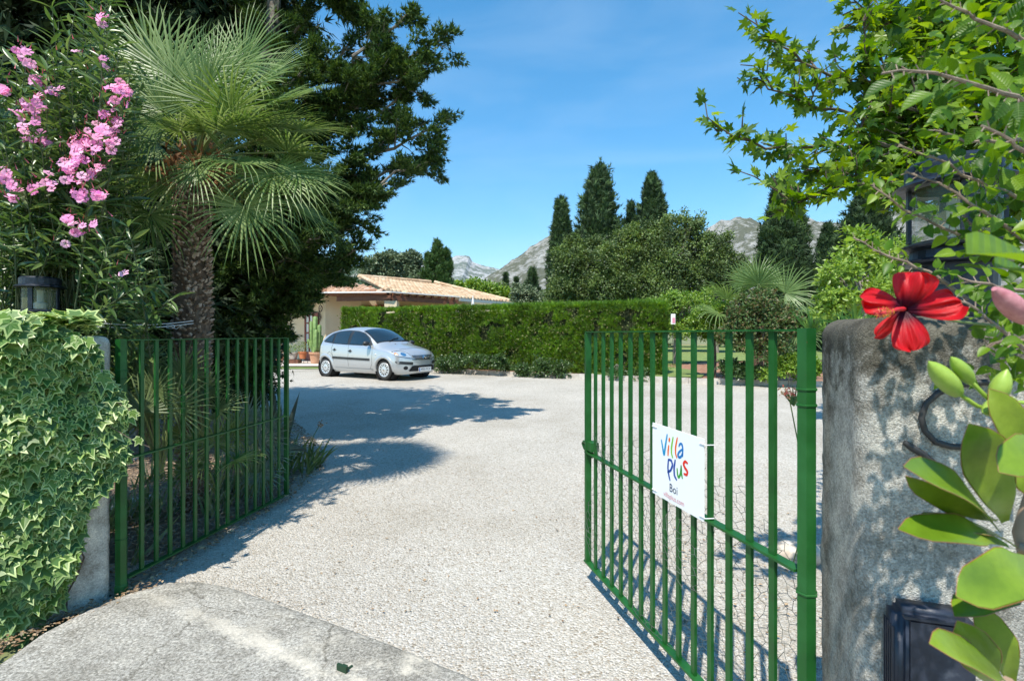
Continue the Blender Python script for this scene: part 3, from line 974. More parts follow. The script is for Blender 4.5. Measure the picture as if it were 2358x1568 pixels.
M_TERRA = mat_noise('terracotta', [(.3, (.42, .20, .11)), (.7, (.56, .33, .21))], 5, .9)
M_TERRA2 = mat_noise('orange_terracotta', [(.3, (.44, .13, .05)), (.7, (.56, .20, .08))], 5, .85)
M_STONE = mat_noise('grey_pot', [(.3, (.34, .28, .22)), (.7, (.48, .42, .36))], 5, .9)
M_CACTUS = mat_noise('cactus_skin', [(.3, (.10, .18, .05)), (.7, (.22, .32, .10))], 9, .6)


def pot(name, u, d, r, h, mat, label, z0=.36):
    c = P(u, 800, d); c[2] = z0
    root = empty(name, c, 0, label, 'plant pot')
    bb = Batch()
    bb.lathe(c, [(r * .62, 0), (r * .72, .02), (r * .95, h * .82), (r * 1.08, h * .84), (r * 1.08, h), (r * .92, h), (r * .9, h * .9), (0, h * .9)], 20)
    bb.build('pot_body', mat, root, smooth=False)
    return root, c


def bushlet(parent, c, r, h, n_, mat, size=.06, tm=T_DIAMOND, name='foliage'):
    bb = Batch()
    p = rand_dirs(n_) * [r, r, h / 2] * (rng.random((n_, 1)) ** .4) + c + [0, 0, h / 2]
    bb.place(tm, p, jit(p - (c + [0, 0, 0]), .5), rand_dirs(n_), rng.uniform(.6, 1.2, n_) * size)
    o = bb.build(name, mat, parent)
    return o


M_POTLEAF = mat_leaf('pot_plant_leaf', [(.06, .12, .03), (.13, .22, .05), (.2, .28, .08)], .25)
r1_, c1 = pot('clay_pot', 726, 21.9, .24, .48, M_TERRA, 'big pale terracotta pot holding the tall cactus by the wall')
cac = empty('cactus', c1 + [0, 0, .43], 0, 'tall branching columnar cactus in the big terracotta pot', 'cactus')
for dx, dy, h, r, z0 in ((0, 0, 1.55, .085, 0), (-.17, .05, 1.35, .06, .25), (.16, 0, 1.2, .07, .2), (.22, .08, .75, .05, .1), (-.26, 0, .6, .05, .3), (.07, -.1, 1.0, .06, .1)):
    bb = Batch()
    base = c1 + [0, 0, .43]
    pts = np.array([base + [dx * .2, dy * .2, 0], base + [dx * .8, dy, z0], base + [dx, dy, z0 + .2], base + [dx * 1.05, dy, h * .6], base + [dx * 1.1, dy, h - .04], base + [dx * 1.1, dy, h]])
    a = np.arange(10) / 10 * 2 * math.pi
    V = []
    for i, p in enumerate(pts):
        rr_ = r * (1 + .25 * np.cos(5 * a)) * (.25 if i == len(pts) - 1 else 1)
        V.append(p + np.stack([rr_ * np.cos(a), rr_ * np.sin(a), 0 * a], 1))
    Q = [(i * 10 + j, i * 10 + (j + 1) % 10, (i + 1) * 10 + (j + 1) % 10, (i + 1) * 10 + j) for i in range(len(pts) - 1) for j in range(10)]
    bb.quads(np.concatenate(V), Q)
    bb.build('cactus_arm', M_CACTUS, cac, smooth=True)
r2_, c2 = pot('clay_pot', 697, 22, .17, .30, M_TERRA2, 'bright orange clay pot raised on a thin iron stand', .55)
bushlet(r2_, c2 + [0, 0, .25], .3, .5, 260, M_POTLEAF)
bb = Batch()
for a in range(4):
    q = c2 + np.array([math.cos(a * 1.57 + .6), math.sin(a * 1.57 + .6), 0]) * .2
    bb.tube([q, q + [0, 0, -.19]], .012, 5)
bb.lathe(c2 + [0, 0, -.01], [(.2, 0), (.215, 0), (.215, .01), (.2, .01), (.2, 0)], 16)
tag(bb.build('pot_stand', M_IRON), 'thin iron plant stand under the orange pot', 'plant stand')
r3_, c3 = pot('clay_pot', 675, 22, .2, .3, M_STONE, 'greyish stone pot with leafy plant left of the orange pot', .52)
bushlet(r3_, c3 + [0, 0, .25], .28, .4, 220, M_POTLEAF)
bb = Batch(); bb.box(c3 + [0, 0, -.085], (.28, .2, .078))
tag(bb.build('low_bench', M_WOOD), 'low wooden bench carrying the grey stone pot', 'bench')
r4_, c4 = pot('clay_pot', 640, 22.3, .26, .34, M_TERRA, 'wide terracotta pot nearest the dark conifer on the terrace')
bushlet(r4_, c4 + [0, 0, .28], .45, .6, 300, mat_leaf('rusty_leaf', [(.30, .14, .06), (.42, .26, .12), (.2, .2, .07)], .2), .08)

# closed white parasol beyond the hedge
c = P(1089, 700, 21.5)
ps = empty('parasol', (c[0], c[1], .36), 0, 'closed white parasol standing beyond the hedge near the house', 'parasol')
bb = Batch(); bb.lathe((c[0], c[1], 0), [(.02, 1.6), (.15, 1.62), (.17, 1.9), (.09, 2.6), (.03, 3.05), (0, 3.1)], 8); bb.build('canopy', M_WHITE, ps)
bb = Batch(); bb.tube([(c[0], c[1], .36), (c[0], c[1], 3.18)], .02, 8); bb.build('pole', M_WHITE, ps)
bb = Batch(); bb.lathe((c[0], c[1], .36), [(0, .1), (.25, .08), (.27, 0)], 14); bb.build('base', M_STONE, ps)

# far pink house between the cypresses
c = P(1872, 665, 95); zt = CAM_Z + (769 - 641) / F * 95
M_PINK = mat_flat('pink_render', (.55, .30, .25), .9)
fh = empty('far_house', (c[0], c[1], 0), 0, 'small pink house with red tiled roof far off between cypresses', 'house')
bb = Batch(); bb.box((c[0], c[1] + 4, zt / 2), (1.7, 4, zt / 2)); bb.build('wall', M_PINK, fh)
bb = Batch()
V = np.array([(c[0] - 2, c[1] - .4, zt), (c[0] + 2, c[1] - .4, zt), (c[0] + 2, c[1] + 8.4, zt), (c[0] - 2, c[1] + 8.4, zt), (c[0] - 1.6, c[1] + 3, zt + .9), (c[0] + 1.6, c[1] + 3, zt + .9)])
bb.quads(V, [(0, 1, 5, 4), (2, 3, 4, 5), (0, 3, 2, 1)]); bb.add(V, [(0, 4, 3), (1, 2, 5)])
bb.build('roof', mat_flat('red_tile', (.42, .16, .09), .9), fh)
bb = Batch(); bb.box((c[0] + .1, c[1] - .35, zt - 3.0), (1.3, .35, .1)); bb.box((c[0] + .1, c[1] - .65, zt - 2.7), (1.3, .03, .3)); bb.build('balcony', M_WHITE, fh)
for dz in (1.9, 4.2):
    bb = Batch(); bb.box((c[0], c[1] - .02, zt - dz), (.75, .05, .6)); bb.build('window', M_GLASSD, fh)

# little notice on a stake in the lawn
c = P(1550, 735, 20)
sg = empty('stake_sign', (c[0], c[1], .4), 0, 'little white and pink notice on a thin stake before the dark hedge', 'sign')
bb = Batch(); bb.box((c[0], c[1], 2.17), (.085, .008, .20)); bb.build('plate', M_WHITE, sg)
bb = Batch(); bb.box((c[0] + .02, c[1] - .0125, 2.12), (.05, .003, .10)); bb.build('pink_print', mat_flat('pink_print', (.7, .25, .35), .7), sg)
bb = Batch(); bb.tube([(c[0], c[1] + .022, .38), (c[0], c[1] + .022, 2.3)], .013, 6); bb.build('stake', M_IRON, sg)

# ------------------------------------------------------------------ parked hatchback
m, n, l, b = new_mat('silver_blue_paint')
b.inputs['Base Color'].default_value = (.52, .54, .555, 1); b.inputs['Metallic'].default_value = .55; b.inputs['Roughness'].default_value = .32
b.inputs['Coat Weight'].default_value = .8; b.inputs['Coat Roughness'].default_value = .04
M_PAINT = m
M_TRIM = mat_flat('black_plastic', (.018, .02, .022), .45)
M_HOLE = mat_flat('dark_recess', (.006, .006, .007), .8)
M_CARGLASS = mat_flat('tinted_car_glass', (.010, .016, .018), .03, spec=1.0, coat=.5)
M_TYRE = mat_noise('tyre_rubber', [(.3, (.015, .015, .015)), (.7, (.035, .034, .032))], 30, .85)
M_RIM = mat_flat('silver_wheel_cover', (.62, .63, .64), .35, .6)
M_CHROME = mat_flat('bright_metal', (.75, .76, .78), .15, 1.0)
M_LAMP = mat_flat('lamp_glass', (.50, .56, .60), .06, .35, spec=1, coat=1)
M_ORANGE = mat_flat('orange_lens', (.65, .20, .03), .2, coat=.6)

th = math.atan2(-.525, .851)
FA = np.array([-3.17, 15.28])
Fw = np.array([math.cos(th), math.sin(th)])
rootp = FA - Fw * 1.16
car = empty('parked_car', (rootp[0], rootp[1], float(gz(15.5))), th, 'silver-blue five-door hatchback parked on the gravel before the hedge', 'car')
_ci = lambda xs, ys: (lambda x: np.interp(x, xs, ys))


def smooth_curve(pts, n_=400):
    """Catmull-like smoothing of a polyline function"""
    xs, ys = np.array(pts, float).T
    xx = np.linspace(xs[0], xs[-1], n_)
    yy = np.interp(xx, xs, ys)
    kk = np.ones(13) / 13
    pad = np.pad(yy, 6, mode='edge')
    for _ in range(2):
        y2 = np.convolve(pad, kk, 'valid'); y2[0] = yy[0]; y2[-1] = yy[-1]; pad = np.pad(y2, 6, mode='edge')
    return lambda x: np.interp(x, xx, y2)


ZT = smooth_curve([(0, .60), (.02, .69), (.07, .78), (.15, .84), (.35, .905), (.62, .965), (.90, 1.02), (1.08, 1.14), (1.32, 1.30), (1.57, 1.42), (1.82, 1.48), (2.15, 1.51), (2.5, 1.515), (2.9, 1.48), (3.2, 1.42), (3.45, 1.33), (3.62, 1.2), (3.72, 1.05), (3.79, .9), (3.83, .75), (3.85, .55)])
ZB = smooth_curve([(0, .30), (.05, .19), (.2, .165), (1, .165), (3, .17), (3.6, .20), (3.8, .26), (3.85, .40)])
ZS0 = smooth_curve([(0, .50), (.2, .66), (.6, .80), (1.1, .88), (2, .93), (3, .985), (3.4, .98), (3.7, .85), (3.85, .5)])


def ZS(x): return np.minimum(ZS0(x), ZB(x) + (ZT(x) - ZB(x)) * .80)


def Wd(x):
    x = np.asarray(x, float)
    f = np.where(x < .62, (1 - np.clip((.58 - x) / .58, 0, 1) ** 3.2) ** .5, 1)
    r = np.where(x > 3.2, (1 - np.clip((x - 3.2) / .65, 0, 1) ** 2.8) ** .5, 1)
    return .83 * f * r * (1 - .02 * np.abs(x - 1.9))


def KP(x):
    k = np.interp(x, [0, .8, 1.1, 1.5, 2.5, 3.5, 3.85], [.12, .14, .26, .27, .25, .24, .1])
    p = np.interp(x, [0, .9, 1.2, 1.7, 3.2, 3.7, 3.85], [2.2, 2.4, 3.5, 6.5, 6.5, 3.5, 2.2])
    return k, p


def Yh(x, z):
    """half width of the body at length x and height z"""
    zt, zs, zb, w = ZT(x), ZS(x), ZB(x), Wd(x)
    k, p = KP(x)
    t = np.clip((z - zs) / np.maximum(zt - zs, 1e-4), 0, 1)
    up = (1 - k * t) * np.sqrt(np.maximum(1 - t ** p, 0))
    tt = np.clip((zs - z) / np.maximum(zs - zb, 1e-4), 0, 1)
    lo = 1 + .035 * np.sin(tt * math.pi) - .10 * tt ** 4
    return w * np.where(z > zs, up, lo)


xs = np.unique(np.concatenate([np.linspace(0, .1, 9), np.linspace(.1, .7, 22), np.linspace(.7, 3.2, 80), np.linspace(3.2, 3.75, 22), np.linspace(3.75, 3.85, 9)]))
ts_lo = np.linspace(0, 1, 18); tt_up = 1 - (1 - np.linspace(0, 1, 26)) ** 1.0
tt_up = np.sin(np.linspace(0, 1, 26) * math.pi / 2) ** 1.0
WH = [(.76, .30), (.76 + 2.46, .30)]      # wheel centres (x, z)
RA = .345


def C3(x, y, z): return np.stack([1.92 - np.asarray(x), np.asarray(y), np.asarray(z)], -1)


rows = []
for x in xs:
    zt, zs, zb = float(ZT(x)), float(ZS(x)), float(ZB(x))
    z = np.concatenate([zb + (zs - zb) * ts_lo, zs + (zt - zs) * tt_up[1:]])
    y = Yh(np.full(len(z), x), z)
    rows.append((np.full(len(z), x), y, z))
nx_, nz_ = len(rows), len(rows[0][0])
bb = Batch()
XX = np.stack([r[0] for r in rows]); YY = np.stack([r[1] for r in rows]); ZZ = np.stack([r[2] for r in rows])
# pull vertices that fall in a wheel opening onto its rim
for cx, cz in WH:
    dx = XX - cx; dz = ZZ - cz; rr_ = np.hypot(dx, dz)
ii = np.arange(nx_ - 1)[:, None]; jj = np.arange(nz_ - 1)[None]
Q = np.stack([ii * nz_ + jj, ii * nz_ + jj + 1, (ii + 1) * nz_ + jj + 1, (ii + 1) * nz_ + jj], 2).reshape(-1, 4)
xc = XX.ravel()[Q].mean(1); zc = ZZ.ravel()[Q].mean(1); yc = YY.ravel()[Q].mean(1)
keep = np.ones(len(Q), bool)
for cx, cz in WH: keep &= ~((np.hypot(xc - cx, zc - cz) < RA) & (zc < .75) & (yc > .3))
for s in (1, -1):
    V = C3(XX, YY * s, ZZ).reshape(-1, 3)
    q = Q[keep]
    bb.quads(V, q if s > 0 else q[:, ::-1])
# floor pan
Vb = np.concatenate([C3(XX[:, 0], YY[:, 0], ZZ[:, 0]), C3(XX[:, 0], -YY[:, 0], ZZ[:, 0])])
bb.quads(Vb, [(i, i + 1, nx_ + i + 1, nx_ + i) for i in range(nx_ - 1)])
body = bb.build('body', M_PAINT, car, smooth=True, world_coords=False, weld=True)


def cpart(name, mat, bb, smooth=False, parent=None): return bb.build(name, mat, parent or car, smooth, world_coords=False)


def side_grid(name, mat, lo, hi, off, s=-1, n_=18, m_=7, parent=None):
    """patch between a lower and an upper (x, z) curve on the body side"""
    lo = np.array(lo, float); hi = np.array(hi, float)
    def res(p):
        sg = np.concatenate([[0], np.cumsum(np.linalg.norm(np.diff(p, axis=0), axis=1))]); t = np.linspace(0, sg[-1], n_)
        return np.stack([np.interp(t, sg, p[:, 0]), np.interp(t, sg, p[:, 1])], 1)
    a, c = res(lo), res(hi)
    V = []
    for i in range(m_):
        p = a + (c - a) * i / (m_ - 1)
        V.append(C3(p[:, 0], (Yh(p[:, 0], p[:, 1]) + off) * s, p[:, 1]))
    V = np.concatenate(V)
    b_ = Batch()
    b_.quads(V, [(i * n_ + j, i * n_ + j + 1, (i + 1) * n_ + j + 1, (i + 1) * n_ + j) for i in range(m_ - 1) for j in range(n_ - 1)])
    return cpart(name, mat, b_, True, parent)


def Xf(y, z):
    """front surface: smallest x whose section contains (y, z)"""
    lo, hi = 0.0, .9
    y = abs(y)
    for _ in range(24):
        mid = (lo + hi) / 2
        ok_ = (ZB(mid) - .02 <= z <= ZT(mid)) and Yh(mid, z) >= y
        if ok_: hi = mid
        else: lo = mid
    return hi


def front_patch(name, mat, poly, off=.006, parent=None, sub=3):
    poly = np.array(poly, float)
    pts = []
    for i in range(len(poly)):
        a, c = poly[i], poly[(i + 1) % len(poly)]
        for k_ in range(sub): pts.append(a + (c - a) * k_ / sub)
    pts = np.array(pts)
    c = pts.mean(0)
    P3 = [C3(Xf(p[0], p[1]) - off, p[0], p[1]) for p in pts]
    mids = [C3(Xf(*(c + (p - c) * .5)) - off, *(c + (p - c) * .5)) for p in pts]
    V = np.array(P3 + mids + [C3(Xf(*c) - off, *c)])
    n_ = len(pts)
    T = []
    for i in range(n_):
        j = (i + 1) % n_
        T += [(i, j, n_ + j), (i, n_ + j, n_ + i), (n_ + i, n_ + j, 2 * n_)]
    b_ = Batch(); b_.add(V, T)
    return cpart(name, mat, b_, True, parent)


for s in (-1, 1):
    # black window surround, then the panes slightly proud of it
    lo = [(1.24, .985), (1.6, .97), (2.2, .985), (2.8, 1.01), (3.30, 1.06)]
    hi = [(1.24, 1.0), (1.45, 1.20), (1.7, 1.33), (2.0, 1.39), (2.4, 1.41), (2.8, 1.385), (3.05, 1.32), (3.22, 1.2), (3.34, 1.09)]
    side_grid('window_surround', M_TRIM, lo, hi, .010, s, 26, 12)
    side_grid('side_window', M_CARGLASS, [(1.36, 1.0), (2.12, 1.0)], [(1.36, 1.08), (1.5, 1.21), (1.72, 1.315), (1.95, 1.36), (2.12, 1.375)], .016, s)
    side_grid('side_window', M_CARGLASS, [(2.24, 1.0), (2.84, 1.03)], [(2.24, 1.385), (2.5, 1.385), (2.72, 1.365), (2.84, 1.335)], .016, s)
    side_grid('quarter_window', M_CARGLASS, [(2.92, 1.05), (3.24, 1.085)], [(2.92, 1.31), (3.05, 1.26), (3.16, 1.18), (3.25, 1.10)], .016, s)
    side_grid('rub_strip', M_TRIM, [(1.28, .535), (2.86, .565)], [(1.28, .60), (2.86, .63)], .014, s)
    # raised sill strip, door shut lines
    side_grid('sill', M_PAINT, [(1.22, .235), (2.80, .245)], [(1.22, .29), (2.80, .30)], .02, s)
    for path in ([(1.22, .97), (1.19, .75), (1.20, .45), (1.30, .30)], [(2.18, 1.0), (2.17, .7), (2.18, .31)], [(2.86, 1.03), (2.93, .85), (2.86, .66), (2.82, .5)], [(3.10, .7), (3.0, .78), (2.86, .66)]):
        p = poly_sample(path, .05)
        b_ = Batch(); b_.tube(C3(p[:, 0], (Yh(p[:, 0], p[:, 1]) + .0005) * s, p[:, 1]), .004, 4)
        cpart('door_gap', M_HOLE, b_)
    # arch lips
    for cx, cz in WH:
        b_ = Batch()
        a = np.linspace(-.18, math.pi + .18, 30)
        V = []
        for r_, o_ in ((RA - .035, -.05), (RA - .03, .014), (RA + .03, .020), (RA + .06, .0)):
            x_ = cx + r_ * np.cos(a); z_ = cz + r_ * np.sin(a)
            V.append(C3(x_, (Yh(x_, np.maximum(z_, ZB(x_))) + o_) * s, z_))
        V = np.concatenate(V)
        b_.quads(V, [(i * 30 + j, i * 30 + j + 1, (i + 1) * 30 + j + 1, (i + 1) * 30 + j) for i in range(3) for j in range(29)])
        cpart('wheel_arch', M_PAINT, b_, True)
        b_ = Batch()
        b_.lathe(C3(cx, s * .50, cz), [(0, 0), (RA + .01, 0), (RA + .01, .29)], 28, axis=[(1, 0, 0), (0, 0, 1), (0, s, 0)])
        cpart('wheel_well', M_HOLE, b_)
    # handles
    for x_, z_ in ((2.09, .80), (2.78, .83)):
        b_ = Batch()
        y_ = (float(Yh(x_, z_)) + .012) * s
        b_.tube([C3(x_ - .07, y_ - .006 * s, z_ - .005), C3(x_ - .03, y_ + .018 * s, z_), C3(x_ + .03, y_ + .018 * s, z_), C3(x_ + .07, y_ - .006 * s, z_)], .014, 8)
        b_.lathe(C3(x_, y_ - .012 * s, z_), [(0, .004), (.04, .004), (.045, 0)], 14, axis=[(1, 0, 0), (0, 0, 1), (0, s, 0)])
        cpart('door_handle', M_TRIM, b_, True)
    # mirrors
    bm = bmesh.new(); bmesh.ops.create_uvsphere(bm, u_segments=16, v_segments=10, radius=1)
    for v in bm.verts:
        v.co = Vector((v.co.x * (.055 if v.co.x < 0 else .10), v.co.y * .12, v.co.z * .075))
    me = bpy.data.meshes.new('wing_mirror'); bm.to_mesh(me); bm.free(); me.materials.append(M_TRIM)
    for p_ in me.polygons: p_.use_smooth = True
    o = link('wing_mirror', me, car, False); o.location = C3(1.33, s * .93, 1.03)
    b_ = Batch(); b_.tube([C3(1.33, s * .80, .985), C3(1.33, s * .90, 1.0)], .022, 8); cpart('mirror_arm', M_TRIM, b_)
    # indicator repeater, front lamps, bumper pads, fog lamps
    b_ = Batch(); b_.lathe(C3(1.06, (float(Yh(1.06, .72)) - .002) * s, .72), [(0, .012), (.02, .009), (.026, 0)], 12, axis=[(1.3, 0, 0), (0, 0, .8), (0, s, 0)]); cpart('side_repeater', M_WHITE, b_, True)
    hl = front_patch('headlight', M_LAMP, [(s * .40, .625), (s * .52, .64), (s * .66, .665), (s * .77, .69), (s * .80, .75), (s * .76, .80), (s * .66, .815), (s * .56, .80), (s * .47, .73)], .016)
    front_patch('headlight_rim', M_TRIM, [(s * .385, .615), (s * .52, .628), (s * .66, .652), (s * .775, .678), (s * .81, .75), (s * .765, .812), (s * .66, .828), (s * .55, .813), (s * .455, .735)], .009)
    ci_ = front_patch('reflector', M_CHROME, [(s * (.62 + .065 * math.cos(a)), .735 + .05 * math.sin(a)) for a in np.linspace(0, 2 * math.pi, 10)[:-1]], .022, hl, 1)
    front_patch('turn_lens', M_ORANGE, [(s * .735, .71), (s * .785, .72), (s * .78, .77), (s * .735, .78)], .022, hl, 1)
    front_patch('bumper_pad', M_TRIM, [(s * .40, .455), (s * .42, .43), (s * .74, .465), (s * .80, .50), (s * .805, .54), (s * .76, .545), (s * .42, .515), (s * .40, .50)], .016)
    front_patch('fog_lamp', M_HOLE, [(s * (.60 + .06 * math.cos(a)), .355 + .052 * math.sin(a)) for a in np.linspace(0, 2 * math.pi, 14)[:-1]], .007, None, 1)
    # rear lamps and bumper pads
    side_grid('tail_light', mat_flat('red_lens', (.35, .01, .01), .15, coat=.6) if s == -1 else bpy.data.materials['red_lens'], [(3.60, .78), (3.72, .78)], [(3.50, 1.08), (3.64, 1.08)], .008, s, 6, 8)
    side_grid('rear_bumper_pad', M_TRIM, [(3.62, .50), (3.80, .50)], [(3.62, .57), (3.81, .57)], .016, s, 8, 3)

front_patch('lower_intake', M_HOLE, [(-.50, .255), (.50, .255), (.53, .275), (.43, .40), (.37, .415), (-.37, .415), (-.43, .40), (-.53, .275)], .022, None, 6)
front_patch('bumper_slot', M_TRIM, [(-.42, .57), (.42, .57), (.42, .588), (-.42, .588)], .018, None, 8)
gr = front_patch('grille', M_HOLE, [(-.30, .60), (.30, .60), (.37, .63), (.40, .70), (.36, .705), (-.36, .705), (-.40, .70), (-.37, .63)], .014, None, 5)
for z_, w_ in ((.695, .39), (.665, .40), (.634, .385)):
    y_ = np.linspace(-w_, w_, 15)
    b_ = Batch(); b_.tube(np.array([C3(Xf(q, z_) - .022, q, z_) for q in y_]), .0085, 6)
    cpart('grille_bar', M_CHROME, b_, True, gr)
for z_ in (.645, .615):                   # the two chevrons of the nose emblem
    b_ = Batch()
    pts = [(-.075, z_ - .012), (0, z_ + .045), (.075, z_ - .012)]
    q = [C3(Xf(*p) - .036, *p) for p in pts]
    b_.tube(np.array([q[0], q[0] * .5 + q[1] * .5, q[1], q[1] * .5 + q[2] * .5, q[2]]), [.010, .012, .010, .012, .010], 6)
    cpart('emblem_chevron', M_CHROME, b_, False, gr)
for y0 in (-.045, -.038): pass

# windscreen and rear window laid over the body's upper surface
def Zs(x, y):
    lo, hi = float(ZS(x)), float(ZT(x))
    for _ in range(22):
        mid = (lo + hi) / 2
        if Yh(x, mid) >= abs(y): lo = mid
        else: hi = mid
    return lo


def top_patch(name, mat, x0, x1, w0, w1, off, bow=0, n_=13, m_=11):
    V = []
    for i in range(m_):
        f_ = i / (m_ - 1)
        for j in range(n_):
            y_ = (w0 + (w1 - w0) * f_) * (j / (n_ - 1) * 2 - 1)
            x_ = x0 + (x1 - x0) * f_ + bow * (y_ / .7) ** 2
            z_ = Zs(x_, y_)
            e = .02
            nx = -(float(ZT(x_ + e)) - float(ZT(x_ - e))) / (2 * e); nn = nrm(np.array([-nx, 0, 1]))
            V.append(C3(x_, y_, z_) + nn * [1, 1, 1] * off)
    b_ = Batch(); b_.quads(np.array(V), [(i * n_ + j, i * n_ + j + 1, (i + 1) * n_ + j + 1, (i + 1) * n_ + j) for i in range(m_ - 1) for j in range(n_ - 1)])
    return cpart(name, mat, b_, True)


top_patch('windscreen_surround', M_TRIM, .98, 1.72, .69, .56, .006, .16)
top_patch('windscreen', M_CARGLASS, 1.02, 1.69, .67, .54, .012, .16)
top_patch('rear_window', M_CARGLASS, 3.66, 3.36, .50, .50, .010, -.05)
for y0, y1 in ((-.35, .12), (.20, .58)):
    b_ = Batch()
    p = [C3(1.0, y0, Zs(1.0, y0) + .03), C3(1.06, (y0 + y1) / 2, Zs(1.06, (y0 + y1) / 2) + .03), C3(1.10, y1, Zs(1.1, y1) + .03)]
    b_.tube(p, .012, 5); cpart('wiper', M_TRIM, b_)
b_ = Batch(); b_.tube([C3(2.55, 0, 1.515), C3(2.72, 0, 1.74)], .004, 4); cpart('aerial', M_TRIM, b_)
for y_ in (-.25, .25):
    b_ = Batch(); b_.lathe(C3(.86, y_, Zs(.86, y_)), [(.018, 0), (.014, .012), (0, .014)], 8); cpart('washer_jet', M_TRIM, b_)
# bonnet shut line
p = np.array([C3(.32 + .30 * abs(y_) ** 2, y_, Zs(.32 + .30 * abs(y_) ** 2, y_) + .0005) for y_ in np.linspace(-.55, .55, 21)])
b_ = Batch(); b_.tube(p, .004, 4); cpart('bonnet_gap', M_HOLE, b_)
# number plate
plate_x = Xf(0.0, .30) - .035
b_ = Batch(); b_.box(C3(plate_x, .02, .30), (.006, .26, .056)); npl = cpart('number_plate', M_WHITE, b_)
b_ = Batch(); b_.box(C3(plate_x - .0068, -.217, .30), (.0012, .022, .052)); cpart('blue_band', mat_flat('plate_blue', (.03, .12, .45), .5), b_, False, npl)


def text_mesh(body_, size, mat, name, shear=0.0, extrude=.0):
    cu = bpy.data.curves.new(name, 'FONT'); cu.body = body_; cu.size = size; cu.align_x = 'CENTER'; cu.align_y = 'CENTER'
    cu.resolution_u = 3; cu.extrude = extrude; cu.offset = 0.0
    o = bpy.data.objects.new(name + '_t', cu); COL.objects.link(o)
    dg = bpy.context.evaluated_depsgraph_get()
    me = bpy.data.meshes.new_from_object(o.evaluated_get(dg))
    bpy.data.objects.remove(o); bpy.data.curves.remove(cu)
    me.name = name
    me.materials.clear(); me.materials.append(mat)
    return me


me = text_mesh('4955 FCV', .10, M_TRIM, 'plate_number')
o = link('plate_number', me, npl, False)
# text faces the car's front: local +X; its reading direction runs towards local +Y... seen from ahead it is -Y to the left
M4 = Matrix(((0, 0, 1, 1.92 - plate_x + .0075), (1, 0, 0, .035), (0, 1, 0, .30), (0, 0, 0, 1)))
o.matrix_basis = M4

# wheels: tyre + twelve-slot cover
def make_wheel(s):
    w = bpy.data.objects.new('wheel', None); COL.objects.link(w); w.parent = car
    ax = [(1, 0, 0), (0, 0, 1), (0, s, 0)]
    b_ = Batch()
    b_.lathe((0, 0, 0), [(.19, -.17), (.25, -.175), (.285, -.165), (.295, -.14), (.295, -.035), (.285, -.008), (.25, .003), (.205, .0), (.195, -.012), (.195, -.1)], 36, axis=ax)
    b_.build('tyre', M_TYRE, w, True, world_coords=False)
    b_ = Batch()
    b_.lathe((0, 0, 0), [(0, .012), (.03, .012), (.04, .006), (.08, .004), (.15, .0), (.178, -.004), (.190, .004), (.20, .004), (.206, -.01)], 36, axis=ax)
    cov = b_.build('wheel_cover', M_RIM, w, True, world_coords=False)
    for i in range(12):
        a = i / 12 * 2 * math.pi
        b_ = Batch()
        pr = []
        for k_ in range(10):
            q = k_ / 10 * 2 * math.pi
            rr_ = .128 + .036 * math.cos(q); ta = .0165 * math.sin(q) * (1 + .25 * math.cos(q))
            pr.append((rr_ * math.cos(a) - ta * math.sin(a), s * .0045, rr_ * math.sin(a) + ta * math.cos(a)))
        b_.add(pr, [(0, k_, k_ + 1) for k_ in range(1, 9)])
        b_.build('slot', M_HOLE, cov, world_coords=False)
    return w


for s in (-1, 1):
    w0 = make_wheel(s)
    w0.location = C3(.76, s * .80, .295)
    w1 = copy_tree(w0, car)
    w1.location = C3(3.22, s * .80, .295)

# ------------------------------------------------------------------ gates, pillars, lanterns, notice board
m, n, l, b = new_mat('green_gate_paint')
t1 = noise(n, l, 7, 5, .6); t2 = noise(n, l, 160, 3, .6)
r = ramp(n, [(.28, (.006, .055, .009)), (.5, (.009, .085, .013)), (.75, (.016, .115, .024))])
l.new(t1.outputs[0], r.inputs[0]); l.new(r.outputs[0], b.inputs['Base Color'])
b.inputs['Roughness'].default_value = .42; b.inputs['Specular IOR Level'].default_value = .45
add_bump(n, l, b, t2.outputs[0], .12, .002)
_ch = noise(n, l, 46, 5, .7); _cr2 = ramp(n, [(.70, (0, 0, 0)), (.74, (1, 1, 1))]); l.new(_ch.outputs[0], _cr2.inputs[0])
_cm = n.new('ShaderNodeMix'); _cm.data_type = 'RGBA'; l.new(_cr2.outputs[0], _cm.inputs[0]); l.new(r.outputs[0], _cm.inputs[6]); _cm.inputs[7].default_value = (.10, .045, .02, 1)
l.new(_cm.outputs[2], b.inputs['Base Color'])
_rr = ramp(n, [(.3, (.32, .32, .32)), (.7, (.6, .6, .6))]); l.new(t1.outputs[0], _rr.inputs[0]); l.new(_rr.outputs[0], b.inputs['Roughness'])
M_GATE = m
M_WIRE = mat_flat('galvanised_wire', (.16, .17, .15), .5, .3)
M_TIE = mat_flat('white_cable_tie', (.75, .75, .75), .5)


